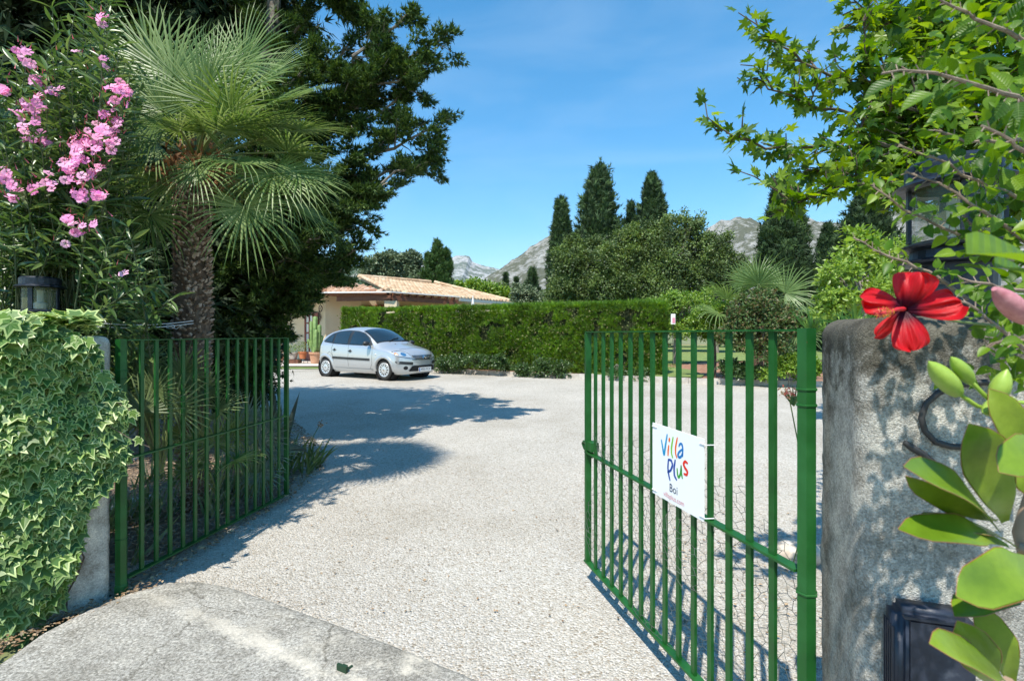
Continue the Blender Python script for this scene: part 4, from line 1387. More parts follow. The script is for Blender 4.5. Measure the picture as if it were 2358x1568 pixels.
def hexwire(b, origin, ux, zlo, width, hfun, cell, rad, warp, seed):
    """chicken wire filling width x hfun(s), hung on plane origin + s*ux + z"""
    r_ = np.random.default_rng(seed)
    nrmv = np.array([-ux[1], ux[0], 0])
    dx = cell; dy = cell * .86
    nxh = int(width / dx) + 1
    maxh = max(hfun(s) for s in np.linspace(0, width, 20))
    nyh = int(maxh / (dy * .75)) + 1
    cache = {}
    def vert(s, z):
        k_ = (round(s / (dx / 4)), round(z / (dy / 8)))
        if k_ not in cache:
            js, jz = r_.normal(size=2) * cell * .12
            w_ = warp * (math.sin(s * 7 + z * 3 + seed) + math.sin(z * 9 - s * 4)) * .5
            s2 = min(max(s + js, 0), width)
            cache[k_] = origin + ux * s2 + nrmv * w_ + np.array([0, 0, max(z + jz, 0) + zlo])
        return cache[k_]
    done = set()
    for j in range(nyh):
        for i in range(nxh):
            cx = i * dx + (dx / 2 if j % 2 else 0); cz = j * dy * .75
            if cx > width or cz > hfun(min(cx, width)): continue
            c = [(cx, cz + dy * .5), (cx + dx / 2, cz + dy * .25), (cx + dx / 2, cz - dy * .25), (cx, cz - dy * .5), (cx - dx / 2, cz - dy * .25)]
            for a_, c_ in ((c[0], c[1]), (c[1], c[2]), (c[2], c[3]), (c[3], c[4])):
                key = tuple(sorted(((round(a_[0], 3), round(a_[1], 3)), (round(c_[0], 3), round(c_[1], 3)))))
                if key in done: continue
                done.add(key)
                p, q = vert(*a_), vert(*c_)
                if np.linalg.norm(p - q) < 1e-4: continue
                b.tube([p, q], rad, 3, cap=False)


def gate(post, tip, zlo, zmid, ztop, post_r, lab, group, wire_h, near, wire_warp, post_z0, cellseed, latch):
    """post, tip: (x, y) of hinge post and free stile"""
    post = np.array([*post, 0.]); tip = np.array([*tip, 0.])
    L = np.linalg.norm(tip - post); ux = (tip - post) / L
    nv = np.array([-ux[1], ux[0], 0.])
    g = empty('gate', (post[0], post[1], 0), 0, lab, 'gate', group)
    AX = [ux, nv, (0, 0, 1)]
    at = lambda s, z, o=0.: post + ux * s + nv * o + np.array([0, 0, z])
    bb = Batch(); bb.bar(at(post_r, ztop), at(L, ztop), .034, .007, (0, 0, 1)); bb.build('top_rail', M_GATE, g)
    bb = Batch(); bb.bar(at(post_r, zmid), at(L, zmid), .040, .009, (0, 0, 1)); bb.build('middle_rail', M_GATE, g)
    bb = Batch(); bb.bar(at(post_r, zlo), at(L + .01, zlo), .042, .010, (0, 0, 1)); bb.build('bottom_rail', M_GATE, g)
    bb = Batch(); bb.box(at(L - .015, (zlo + ztop) / 2), (.014, .018, (ztop - zlo) / 2 - .0055), AX); bb.build('end_stile', M_GATE, g)
    nb = 14
    bmesh_bar = None
    for i in range(nb):
        s = post_r + (L - post_r - .02) * (i + 1) / (nb + 1)
        bb = Batch(); bb.box((0, 0, 0), (.0135, .0065, (ztop - zlo) / 2 - .004), AX)
        if bmesh_bar is None: bmesh_bar = bb.mesh('bar', M_GATE)
        o = bpy.data.objects.new('bar', bmesh_bar); COL.objects.link(o); o.parent = g
        o.location = Vector(at(s, (zlo + ztop) / 2)) - g.location
    # octagonal hinge post with collars
    bb = Batch()
    bb.lathe(at(0, 0), [(0, ztop + .006), (post_r, ztop + .006), (post_r, post_z0 + .09), (post_r * 1.12, post_z0 + .08), (post_r * 1.12, post_z0)], 6)
    hp = bb.build('hinge_post', M_GATE, g)
    for z in (ztop - .19, ztop - .24, zmid - .06, zlo + .25):
        bb = Batch(); bb.lathe(at(0, z), [(post_r + .0005, 0), (post_r + .004, .002), (post_r + .004, .006), (post_r + .0005, .008)], 6); bb.build('hinge_collar', M_GATE, hp)
    # chicken wire over the lower half and a few ties
    bb = Batch()
    hexwire(bb, at(post_r + .01, 0, near * .024), ux, zlo + .01, L - post_r - .04, wire_h, .058, .0012, wire_warp, cellseed)
    bb.build('wire_mesh', M_WIRE, g)['kind'] = 'stuff'
    if latch:
        o_ = near
        bb = Batch()
        zz = zmid + .045
        bb.box(at(L - .055, zz, o_ * .012), (.045, .026, .028), AX)
        bb.build('latch_case', M_GATE, g)
        bb = Batch(); bb.tube([at(L - .03, zz + .012, 0), at(L + .055, zz + .01, o_ * .0), at(L + .072, zz - .005, o_ * .0), at(L + .062, zz - .035, o_ * .01), at(L + .02, zz - .075, o_ * .03), at(L + .0, zz - .085, o_ * .04)], [.008, .009, .010, .012, .013, .008], 8)
        bb.build('latch_handle', M_GATE, g, smooth=True)
        bb = Batch(); bb.box(at(L + .006, zz + .09), (.005, .012, .026), AX); bb.build('latch_keeper', M_GATE, g)
    return g, at, L, AX


LP, LT = (-2.40, 3.20), (-2.13, 4.94)
RP, RT = (.93, 1.645), (.484, 3.36)
gL, atL, LL, AXL = gate(LP, LT, .09, .828, 1.562, .033, 'green iron gate leaf standing open beside the ivy covered wall', 'green iron gate leaves', lambda s: .70, 1, .012, -.02, 5, False)
gR, atR, LR, AXR = gate(RP, RT, .14, .842, 1.612, .030, 'green iron gate leaf carrying the white notice board', 'green iron gate leaves', lambda s: .84 + .05 * math.sin(s * 2.2) - .10 * (s < .25), -1, .05, .0, 8, True)
gate_stop = Batch()
c = G(788, 1535, .066); r_ = np.array([ed[0], ed[1], 0]); f_ = np.array([en[0], en[1], 0.])
gate_stop.box(c - [0, 0, .006], (.030, .006, .015), np.stack([r_, f_, np.array([0, 0, 1.])]))
gate_stop.box(c + f_ * .016 + [0, 0, -.012], (.014, .006, .012), np.stack([r_, f_, np.array([0, 0, 1.])]))
gate_stop.tube([c + r_ * .012 + f_ * .02 + [0, 0, -.02], c + r_ * .012 + f_ * .05 + [0, 0, -.02]], .007, 6)
tag(gate_stop.build('gate_stop', mat_flat('old_dark_green_paint', (.012, .04, .016), .6)), 'small green iron gate stop set in the concrete apron', 'gate stop')
# loose wires tied to the post of the left gate
# ---- notice board
uR = np.array(AXR[0]); s0, s1 = LR * (1 - .4926) , LR * (1 - .721)
sideR = -1.0 if atR(1, 1, 1)[0] > atR(1, 1, 0)[0] else 1.0     # towards the camera side (smaller x)
off = sideR * .026
B0 = atR(s0, .838, off); B1 = atR(s1, .838, off); BH = .336
bx = nrm(B1 - B0); BW = np.linalg.norm(B1 - B0); bn = np.cross(bx, [0, 0, 1])     # outward normal
board = empty('notice_board', tuple(B0), 0, 'white villa notice board with coloured lettering tied to the gate', 'sign')
bb = Batch(); bb.box(B0 + bx * BW / 2 + np.array([0, 0, BH / 2]), (BW / 2, .002, BH / 2), [bx, bn, (0, 0, 1)])
bb.build('panel', mat_flat('white_board', (.80, .82, .84), .7, spec=.25), board)
SGN = 1.0 if (bn @ (np.array([0, 0, 1.6]) - B0)) > 0 else -1.0


def bpt(zx, zy, lift=.003):
    """point on the board from where it shows in an enlarged view (1066 x 1568)"""
    s = (zx - 140) / 728.0
    # perspective-correct along the board
    dA, dB = B0[1], B1[1]
    s_ = s * dA / (dB + s * (dA - dB)) if True else s
    top = 108 + 232 * s; bot = 1120 + 408 * s
    t = 1 - (zy - top) / (bot - top)
    return B0 + bx * BW * s_ + np.array([0, 0, BH * t]) + bn * SGN * lift


def stroke(name, pts, w, col):
    pts = np.array(pts, float)
    seg = np.concatenate([[0], np.cumsum(np.linalg.norm(np.diff(pts, axis=0), axis=1))])
    t = np.linspace(0, seg[-1], max(8, len(pts) * 4))
    p = np.stack([np.interp(t, seg, pts[:, k_]) for k_ in (0, 1)], 1)
    # soften corners
    q = p.copy(); q[1:-1] = (p[:-2] + 2 * p[1:-1] + p[2:]) / 4
    q3 = np.array([bpt(*a) for a in q])
    tg = nrm(np.gradient(q3, axis=0)); sd_ = np.cross(tg, bn)
    f_ = t / seg[-1]
    ww = w * (.55 + .45 * np.sin(np.clip(f_ * 1.0, 0, 1) * math.pi) ** .5)
    V = np.concatenate([q3 - sd_ * ww[:, None], q3 + sd_ * ww[:, None]])
    n_ = len(q3)
    b_ = Batch(); b_.quads(V, [(i, i + 1, n_ + i + 1, n_ + i) for i in range(n_ - 1)])
    mt = bpy.data.materials.get(col[0]) or mat_flat(col[0], col[1], .5)
    return b_.build(name, mt, board)


TEAL = ('print_blue', (.0, .28, .55)); ORG = ('print_orange', (.80, .13, .01)); LIM = ('print_green', (.18, .50, .03)); BLU = ('print_mid_blue', (.005, .17, .50))
NAVY = ('print_navy', (.005, .06, .32)); GRN = ('print_leaf_green', (.03, .30, .04)); RED = ('print_red', (.72, .03, .01))
w = .0058
stroke('letter', [(266, 350), (288, 480), (306, 590), (325, 440), (352, 272)], w * 1.15, TEAL)
stroke('letter', [(374, 430), (364, 510), (362, 590)], w, ORG); stroke('letter_dot', [(384, 325), (378, 385)], w * 1.15, ORG)
stroke('letter', [(436, 312), (410, 470), (412, 560), (432, 618)], w, LIM)
stroke('letter', [(496, 318), (468, 470), (470, 560), (490, 618)], w, ORG)
stroke('letter', [(516, 455), (530, 410), (560, 410), (572, 470), (570, 600)], w, BLU); stroke('letter', [(566, 490), (518, 530), (500, 580), (520, 610), (552, 595), (570, 540)], w, BLU)
stroke('letter', [(368, 630), (360, 760), (372, 860), (392, 948)], w * 1.1, NAVY); stroke('letter', [(366, 640), (410, 650), (428, 720), (400, 800), (352, 822)], w * 1.1, NAVY)
stroke('letter', [(466, 638), (448, 760), (452, 870), (488, 938)], w * 1.15, NAVY)
stroke('letter', [(492, 760), (498, 860), (512, 905), (540, 850), (550, 718)], w, GRN); stroke('letter', [(550, 725), (552, 830), (568, 915)], w, GRN)
stroke('letter', [(645, 696), (605, 660), (580, 700), (605, 760), (642, 810), (630, 862), (584, 840)], w * 1.2, RED)


def board_text(body_, size, cx, cy, col, name):
    mt = mat_flat(name + '_ink', col, .5)
    me = text_mesh(body_, size, mt, name)
    o = link(name, me, board, False)
    c_ = bpt(cx, cy, .0032) - B0
    n3 = bn * SGN
    x3 = bx if (np.cross(bx, [0, 0, 1]) @ n3) < 0 else bx
    M = np.eye(4); M[:3, 0] = bx; M[:3, 1] = (0, 0, 1); M[:3, 2] = np.cross(bx, [0, 0, 1]); M[:3, 3] = c_
    o.matrix_basis = Matrix(M.tolist())


board_text('Boi', .052, 440, 1072, (.03, .05, .10), 'house_name')
board_text('villaplus.com', .033, 442, 1205, (.62, .22, .24), 'web_address')
for s, z in ((.012, BH - .016), (BW - .012, BH - .022), (BW - .012, .018), (.012, .018)):
    bb = Batch(); c = B0 + bx * s + np.array([0, 0, z])
    bb.tube([c + bn * SGN * .004 - bx * .012, c + bn * SGN * .004 + bx * .028, c - bn * SGN * .03 + bx * .034], .0022, 5)
    bb.build('cable_tie', M_TIE, board)


# ---- rough concrete pillars
def conc_mat(name, dark, mid, pale, top_z, grain=85):
    m, n, l, b = new_mat(name)
    tc = n.new('ShaderNodeTexCoord')
    f_ = noise(n, l, grain * .22, 7, .85); mm_ = noise(n, l, 9, 6, .7)
    v = n.new('ShaderNodeTexVoronoi'); v.inputs['Scale'].default_value = grain * .9; l.new(tc.outputs['Object'], v.inputs['Vector'])
    sp = n.new('ShaderNodeSeparateColor'); l.new(v.outputs['Color'], sp.inputs[0])
    r1 = ramp(n, [(.0, dark), (.35, mid), (.75, pale), (1, tuple(np.array(pale) * 1.2))])
    mixv = n.new('ShaderNodeMath'); mixv.operation = 'MULTIPLY_ADD'; l.new(sp.outputs[0], mixv.inputs[0]); mixv.inputs[1].default_value = .42
    sc = n.new('ShaderNodeMath'); sc.operation = 'MULTIPLY'; l.new(f_.outputs[0], sc.inputs[0]); sc.inputs[1].default_value = .62; l.new(sc.outputs[0], mixv.inputs[2])
    l.new(mixv.outputs[0], r1.inputs[0])
    r2 = ramp(n, [(.33, (.50, .48, .44)), (.5, (.95, .94, .92)), (.66, (1.28, 1.26, 1.2))]); l.new(mm_.outputs[0], r2.inputs[0])
    c = mul(r1.outputs[0], r2.outputs[0], n, l)
    # weathered dark cap: lichen and soot near the top edge
    sx = n.new('ShaderNodeSeparateXYZ'); l.new(tc.outputs['Object'], sx.inputs[0])
    mp = n.new('ShaderNodeMapRange'); l.new(sx.outputs[2], mp.inputs[0]); mp.inputs[1].default_value = top_z - .30; mp.inputs[2].default_value = top_z + .02
    mm2 = noise(n, l, 14, 6, .75)
    ad = n.new('ShaderNodeMath'); ad.operation = 'MULTIPLY_ADD'; l.new(mp.outputs[0], ad.inputs[0]); ad.inputs[1].default_value = .42; l.new(mm2.outputs[0], ad.inputs[2])
    r3 = ramp(n, [(.60, (1, 1, 1)), (.78, (.30, .29, .26))]); l.new(ad.outputs[0], r3.inputs[0])
    c = mul(c, r3.outputs[0], n, l)
    l.new(c, b.inputs['Base Color']); b.inputs['Roughness'].default_value = .95; b.inputs['Specular IOR Level'].default_value = .15
    inv = n.new('ShaderNodeMath'); inv.operation = 'SUBTRACT'; inv.inputs[0].default_value = 1; l.new(v.outputs['Distance'], inv.inputs[1])
    add_bump(n, l, b, inv.outputs[0], .45, .006); add_bump(n, l, b, f_.outputs[0], .5, .006); add_bump(n, l, b, mm_.outputs[0], .4, .02)
    return m


def pillar_mesh(name, c0, dx_, wx, dy_, wy, z0, z1, mat, seed, rad=.05, amp=.006, res=.022):
    """rounded block: corner c0 (x, y), axes dx_, dy_"""
    dx_ = nrm(np.array(dx_, float)); dy_ = nrm(np.array(dy_, float))
    bm = bmesh.new()
    def lin(w): return np.linspace(-w / 2, w / 2, max(3, int(w / res)))
    X, Y, Z = lin(wx), lin(wy), lin(z1 - z0)
    def face(f, A, B2):
        g = [[bm.verts.new(f(a, b2)) for a in A] for b2 in B2]
        for i in range(len(B2) - 1):
            for j in range(len(A) - 1): bm.faces.new((g[i][j], g[i][j + 1], g[i + 1][j + 1], g[i + 1][j]))
    hx, hy, hz = wx / 2, wy / 2, (z1 - z0) / 2
    for s in (-1, 1):
        face(lambda a, b2: (a, s * hy, b2), X, Z); face(lambda a, b2: (s * hx, a, b2), Y, Z)
    face(lambda a, b2: (a, b2, hz), X, Y)
    bmesh.ops.remove_doubles(bm, verts=bm.verts, dist=1e-4)
    h = np.array([hx, hy, hz])
    co = np.array([v.co[:] for v in bm.verts])
    inn = np.clip(co, -(h - rad), h - rad); dlt = co - inn
    ln = np.linalg.norm(dlt, axis=1, keepdims=True)
    co = np.where(ln > rad, inn + dlt / np.maximum(ln, 1e-9) * rad, co)
    nn = nrm(np.where(ln > 1e-6, dlt, co))
    # bumps
    a = fbm(co[:, 0] * 28 + co[:, 2] * 3 + 50, co[:, 1] * 28 + co[:, 2] * 31 + 50, seed, 4) - .5
    a2 = fbm(co[:, 0] * 5 + 30, co[:, 2] * 5 + co[:, 1] * 4 + 30, seed + 9, 3) - .5
    co = co + nn * (a * amp * 2 + a2 * amp * 4)[:, None]
    org = np.array([*c0, 0.]) + np.array([*dx_, 0]) * hx + np.array([*dy_, 0]) * hy + [0, 0, (z0 + z1) / 2]
    Wc = co[:, :1] * np.array([*dx_, 0]) + co[:, 1:2] * np.array([*dy_, 0]) + co[:, 2:] * np.array([0, 0, 1.]) + org
    for v, c in zip(bm.verts, Wc): v.co = c
    bmesh.ops.recalc_face_normals(bm, faces=bm.faces)
    me = bpy.data.meshes.new(name); bm.to_mesh(me); bm.free(); me.materials.append(mat)
    for p_ in me.polygons: p_.use_smooth = True
    return link(name, me)


M_CONC_R = conc_mat('rough_concrete', (.11, .105, .09), (.28, .268, .24), (.48, .465, .425), 1.64, 250)
M_CONC_L = conc_mat('pebbled_concrete', (.26, .235, .195), (.46, .43, .38), (.66, .63, .57), 1.9, 210)
fx = nrm(np.array([.95, -.30])); fy = nrm(np.array([.30, .95]))
pr_c = np.array([.905, 1.355])
pillarR = tag(pillar_mesh('gate_pillar', pr_c, fx, 1.5, fy, .42, -.05, 1.645, M_CONC_R, 4, .055, .003, .02), 'grey rough concrete gate pillar with dark top and black box', 'pillar', 'concrete gate pillars')
jx = nrm(np.array([-.62, -.78])); jy = nrm(np.array([-.78, .62]))
pillarL = tag(pillar_mesh('gate_pillar', np.array([-2.435, 3.17]), jx, .62, jy, .9, -.05, 1.585, M_CONC_L, 12, .045, .003, .02), 'pale pebbled concrete gate pillar half hidden under variegated ivy', 'pillar', 'concrete gate pillars')


def on_face(u, v, o=0.):
    """point on the street face of the right pillar"""
    nf = np.array([-fy[0], -fy[1], 0.])
    p0 = np.array([*pr_c, 0.]) + nf * o
    d_ = np.array([(u - 1179) / F, 1.0, -(v - 769) / F])
    t = ((p0 - [0, 0, CAM_Z]) @ nf) / (d_ @ nf)
    return np.array([0, 0, CAM_Z]) + d_ * t


# iron arc and tick fixed on the pillar face
bb = Batch()
arc = [on_face(u, v, .008) for u, v in [(2330, 880), (2260, 880), (2200, 888), (2160, 905), (2132, 930), (2122, 962), (2130, 992), (2155, 1018), (2190, 1028), (2240, 1030)]]
bb.tube(arc, .0075, 8)
bb.tube([on_face(u, v, .008) for u, v in [(2082, 1018), (2100, 1030), (2125, 1046), (2150, 1062)]], [.006, .009, .008, .005], 8)
tag(bb.build('iron_numeral', M_IRON, smooth=True), 'dark curved iron numeral fixed to the right pillar behind leaves', 'house number')

# black weathered box at the foot of the pillar face
M_BOXP = mat_noise('black_box_plastic', [(.35, (.010, .014, .026)), (.6, (.022, .028, .045)), (.8, (.07, .08, .10))], 22, .45, 6, .15, 90)
nf = np.array([-fy[0], -fy[1], 0.]); ffx = np.array([*fx, 0.])
c = on_face(2140, 1500, .05)
c = np.array([c[0], c[1], on_face(2140, 1375)[2] - .17])
root = empty('black_box', tuple(c), 0, 'dusty black plastic box mounted low on the right pillar', 'wall box')
bm = bmesh.new(); bmesh.ops.create_cube(bm, size=1)
for v in bm.verts: v.co = Vector((v.co.x * .165, v.co.y * .085, v.co.z * .34))
bmesh.ops.bevel(bm, geom=bm.edges[:], offset=.020, segments=4, affect='EDGES')
for v in bm.verts: v.co = Vector(v.co.x * ffx + v.co.y * (-nf) + v.co.z * np.array([0, 0, 1.]))
me = bpy.data.meshes.new('housing'); bm.to_mesh(me); bm.free(); me.materials.append(M_BOXP)
for p_ in me.polygons: p_.use_smooth = True
link('housing', me, root, False)
bb = Batch(); bb.box(c + nf * .046 + ffx * .005, (.062, .006, .15), [ffx, nf, (0, 0, 1)]); bb.build('front_panel', M_BOXP, root)
bb = Batch(); bb.box(c + nf * .0465 + [0, 0, .158], (.07, .008, .003), [ffx, nf, (0, 0, 1)])
for q in range(5): bb.box(c - ffx * .0832 + nf * (-.03 + q * .013), (.002, .002, .12), [ffx, nf, (0, 0, 1)])
bb.build('rib', M_BOXP, root)

# ---- lanterns on the pillars
M_LANT = mat_noise('blackened_metal', [(.35, (.006, .010, .018)), (.6, (.018, .026, .042)), (.8, (.05, .065, .09))], 40, .38, 6, .1, 120, metal=.3)
m, n, l, b = new_mat('dusty_lantern_glass')
b.inputs['Base Color'].default_value = (.16, .19, .11, 1); b.inputs['Roughness'].default_value = .12; b.inputs['Transmission Weight'].default_value = 0.0; b.inputs['Alpha'].default_value = .38
M_LGLASS = m
M_BULB = mat_flat('lamp_tube', (.75, .74, .68), .5)


def lantern(c, R, lab, rot=0.):
    c = np.array(c, float)
    g = empty('lantern', tuple(c), 0, lab, 'lantern', 'lanterns on the gate pillars')
    def prt(name, mat, prof, sides=28, par=g, sm=False):
        bb = Batch(); bb.lathe(c, prof, sides); return bb.build(name, mat, par, sm)
    prt('base', M_LANT, [(R * .70, -.14), (R * .72, .0), (R * .74, .004), (R * .98, .008), (R * 1.0, .014), (R * .80, .022), (R * .78, .045), (R * .98, .050), (R * 1.0, .056), (R * .82, .066), (R * .7, .07), (0, .07)])
    prt('glass_cylinder', M_LGLASS, [(R * .76, .07), (R * .76, .215)], par=g, sm=True)
    prt('cap', M_LANT, [(R * .74, .214), (R * 1.02, .213), (R * 1.10, .219), (R * 1.02, .227), (R * .88, .234), (R * .88, .275), (R * .80, .285), (0, .295)])
    prt('lamp_tube', M_BULB, [(R * .10, .07), (R * .28, .075), (R * .30, .11), (R * .18, .12), (R * .15, .125), (R * .15, .20), (0, .205)], 14)
    for i in range(4):
        a = rot + i * math.pi / 2
        bb = Batch(); q = c + [R * .80 * math.cos(a), R * .80 * math.sin(a), .1425]
        bb.box(q, (R * .035, R * .10, .073), [(math.cos(a), math.sin(a), 0), (-math.sin(a), math.cos(a), 0), (0, 0, 1)])
        bb.build('upright', M_LANT, g)
    return g


c = P(93, 737, 3.5); lantern((c[0], c[1], c[2]), .125, 'dark round lantern on the ivy covered left pillar, under the oleander', -1.35)
c = P(2200, 615, 1.42); lantern((c[0], c[1], c[2]), .128, 'dark round lantern on the right pillar behind hibiscus branches', -2.05)

# thin tied wires between the left pillar and the palm
bb = Batch()
for dz in (0, .022):
    a, c = P(165, 747, 3.3), P(445, 745, 4.38)
    t = np.linspace(0, 1, 12)[:, None]
    p = a + (c - a) * t; p[:, 2] += dz - .03 * np.sin(t[:, 0] * math.pi)
    bb.tube(p, .003, 4)
kc = P(392, 752, 4.15)
a = np.linspace(0, 2 * math.pi, 12)
bb.tube(kc + np.stack([.035 * np.cos(a), 0 * a, .016 * np.sin(a)], 1), .0025, 4)
bb.tube([kc, kc + [.05, 0, -.02], kc + [.09, 0, .01]], .0025, 4)
tag(bb.build('tie_wire', M_TIE), 'pale twisted wires tied between the left pillar and palm trunk', 'wire')

# ------------------------------------------------------------------ plants: foliage colours
ML_PALM = mat_leaf('palm_frond', [(.065, .125, .028), (.11, .18, .042), (.17, .24, .07), (.23, .30, .11)], .25, .42, spec=.4)
ML_PALM2 = mat_leaf('young_palm_frond', [(.09, .13, .05), (.13, .18, .07), (.17, .22, .09)], .25, .4, spec=.5)
ML_BLUE = mat_leaf('blue_palm_frond', [(.12, .17, .13), (.18, .24, .18), (.14, .20, .12)], .2, .45)
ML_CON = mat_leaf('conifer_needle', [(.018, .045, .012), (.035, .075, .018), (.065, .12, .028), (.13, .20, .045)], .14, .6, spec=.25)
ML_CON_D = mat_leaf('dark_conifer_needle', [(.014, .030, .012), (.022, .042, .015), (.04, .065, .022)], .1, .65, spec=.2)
ML_CYP = mat_leaf('cypress_needle', [(.024, .050, .020), (.040, .075, .028), (.065, .11, .038)], .1, .65, spec=.2, patch=(1.2, .8))
ML_CYPL = mat_leaf('bright_cypress_needle', [(.03, .07, .018), (.05, .10, .025), (.075, .13, .03)], .1, .6, spec=.2)
ML_BROAD = mat_leaf('broadleaf', [(.045, .080, .022), (.075, .12, .032), (.11, .165, .045), (.15, .20, .06)], .25, .5, patch=(.8, .9))
ML_BROAD2 = mat_leaf('grey_broadleaf', [(.055, .09, .03), (.09, .14, .045), (.13, .19, .06), (.11, .155, .04)], .22, .5, patch=(.8, .9))
ML_OLIVE = mat_leaf('olive_leaf', [(.08, .12, .055), (.13, .175, .09), (.18, .225, .125), (.06, .09, .04)], .15, .5)
ML_HEDGE = mat_leaf('hedge_spray', [(.05, .125, .012), (.085, .18, .018), (.125, .235, .022), (.18, .29, .035)], .3, .5, spec=.3, patch=(1.6, .7))
ML_HEDGE_IN = mat_leaf('hedge_inner_spray', [(.02, .035, .008), (.04, .065, .012), (.07, .09, .02)], .12, .7)
ML_CIT = mat_leaf('citrus_leaf', [(.07, .14, .02), (.12, .22, .03), (.19, .30, .045), (.26, .36, .06)], .3, .35, spec=.5)
ML_CITD = mat_leaf('glossy_dark_leaf', [(.03, .06, .018), (.05, .10, .025), (.09, .15, .04)], .25, .35, spec=.5)
ML_RED = mat_leaf('bronze_leaf', [(.05, .10, .03), (.07, .13, .035), (.09, .15, .04), (.16, .11, .05), (.06, .11, .03)], .25, .45)
ML_FIG = mat_leaf('lime_leaf', [(.13, .22, .035), (.20, .31, .05), (.28, .38, .08)], .35, .4, spec=.5)
ML_OLE = mat_leaf('oleander_leaf', [(.035, .075, .022), (.06, .115, .03), (.10, .165, .045), (.15, .21, .07)], .25, .33, spec=.55)
ML_PLANE = mat_leaf('plane_leaf', [(.035, .09, .012), (.07, .15, .015), (.12, .21, .02), (.19, .28, .03)], .42, .42)
ML_HIB = mat_leaf('hibiscus_leaf', [(.035, .10, .006), (.07, .16, .008), (.12, .22, .012), (.18, .28, .02)], .4, .42, spec=.3)
ML_IVY = mat_leaf('ivy_green', [(.035, .10, .028), (.06, .145, .035), (.11, .21, .04), (.19, .30, .055)], .25, .42, spec=.35)
ML_IVYD = mat_leaf('ivy_dull_green', [(.05, .11, .02), (.08, .15, .028), (.12, .20, .04)], .2, .45, spec=.4)
ML_IVYR = mat_leaf('ivy_cream_margin', [(.30, .42, .12), (.44, .54, .20), (.56, .62, .32)], .3, .4)
ML_IVYRD = mat_leaf('ivy_pale_margin', [(.13, .22, .06), (.20, .30, .09), (.30, .38, .14)], .25, .45)


def frond(b, hub, dirv, nv, R, arc=280, n_=34, droop=.25, cup=.12, mi=0, fold=.35):
    hub = np.array(hub, float); y = nrm(np.array(dirv, float)); x = nrm(np.cross(y, nv)); z = np.cross(x, y)
    arc = math.radians(arc)
    for i in range(n_):
        a = (i + .5) / n_ * arc - arc / 2
        L = R * (.72 + .28 * math.cos(a * .55)) * random.uniform(.93, 1.04)
        a += random.uniform(-.02, .02)
        d = math.sin(a) * x + math.cos(a) * y
        sdv = math.cos(a) * x - math.sin(a) * y
        w = R * .36 * arc / n_ * .5
        dr = droop * random.uniform(.15, 1.0)
        sw = random.uniform(-.03, .03)
        pts = []
        for t, ww in ((.03, .08), (.30, .80), (.58, .55), (.82, .30)):
            h = cup * math.sin(t * 2.2) * R * .6
            c = hub + d * L * t + z * h + np.array([0, 0, -1]) * dr * R * max(t - .45, 0) ** 2 * 2.2 + sdv * sw * L * t
            wz = w * ww
            pts.append((c - sdv * wz, c + z * wz * fold, c + sdv * wz))
        tip = hub + d * L * (1 - dr * .12) + z * cup * .45 * R + np.array([0, 0, -1]) * dr * R * .72
        V = np.array([p for tr in pts for p in tr] + [tip])
        T = []
        for k_ in range(3):
            q, r_ = 3 * k_, 3 * k_ + 3
            T += [(q, q + 1, r_ + 1), (q, r_ + 1, r_), (q + 1, q + 2, r_ + 2), (q + 1, r_ + 2, r_ + 1)]
        T += [(9, 10, 12), (10, 11, 12)]
        b.add(V, T, mi)


def fan_palm(name, label, crown, hubs, mat, base=None, trunk_r=.0, cat='palm', pet_r=.009, n_=34, group=None):
    """hubs: (hub point, outward direction or None, R, droop)"""
    crown = np.array(crown, float)
    root = empty(name, tuple(base if base is not None else crown), 0, label, cat, group)
    for hub, dv, R, dr in hubs:
        hub = np.array(hub, float)
        out = nrm(hub - crown) if dv is None else nrm(np.array(dv, float))
        nv = nrm(np.array([0, 0, 1.]) + .35 * np.array([0, -1, 0]) + rng.normal(size=3) * .25)
        if abs(nv @ out) > .8: nv = nrm(np.array([0, -1, .3]) + rng.normal(size=3) * .15)
        b = Batch()
        frond(b, hub, out, nv, R, random.uniform(230, 300), n_, dr, random.uniform(.02, .16))
        mid = (crown + hub) / 2 + np.array([0, 0, .04])
        b.tube([crown, mid, hub], [pet_r * 1.3, pet_r, pet_r * .7], 5, 1)
        b.build('frond', [mat, M_PETIOLE], root)
    return root


M_PETIOLE = mat_flat('palm_petiole', (.16, .20, .06), .5)

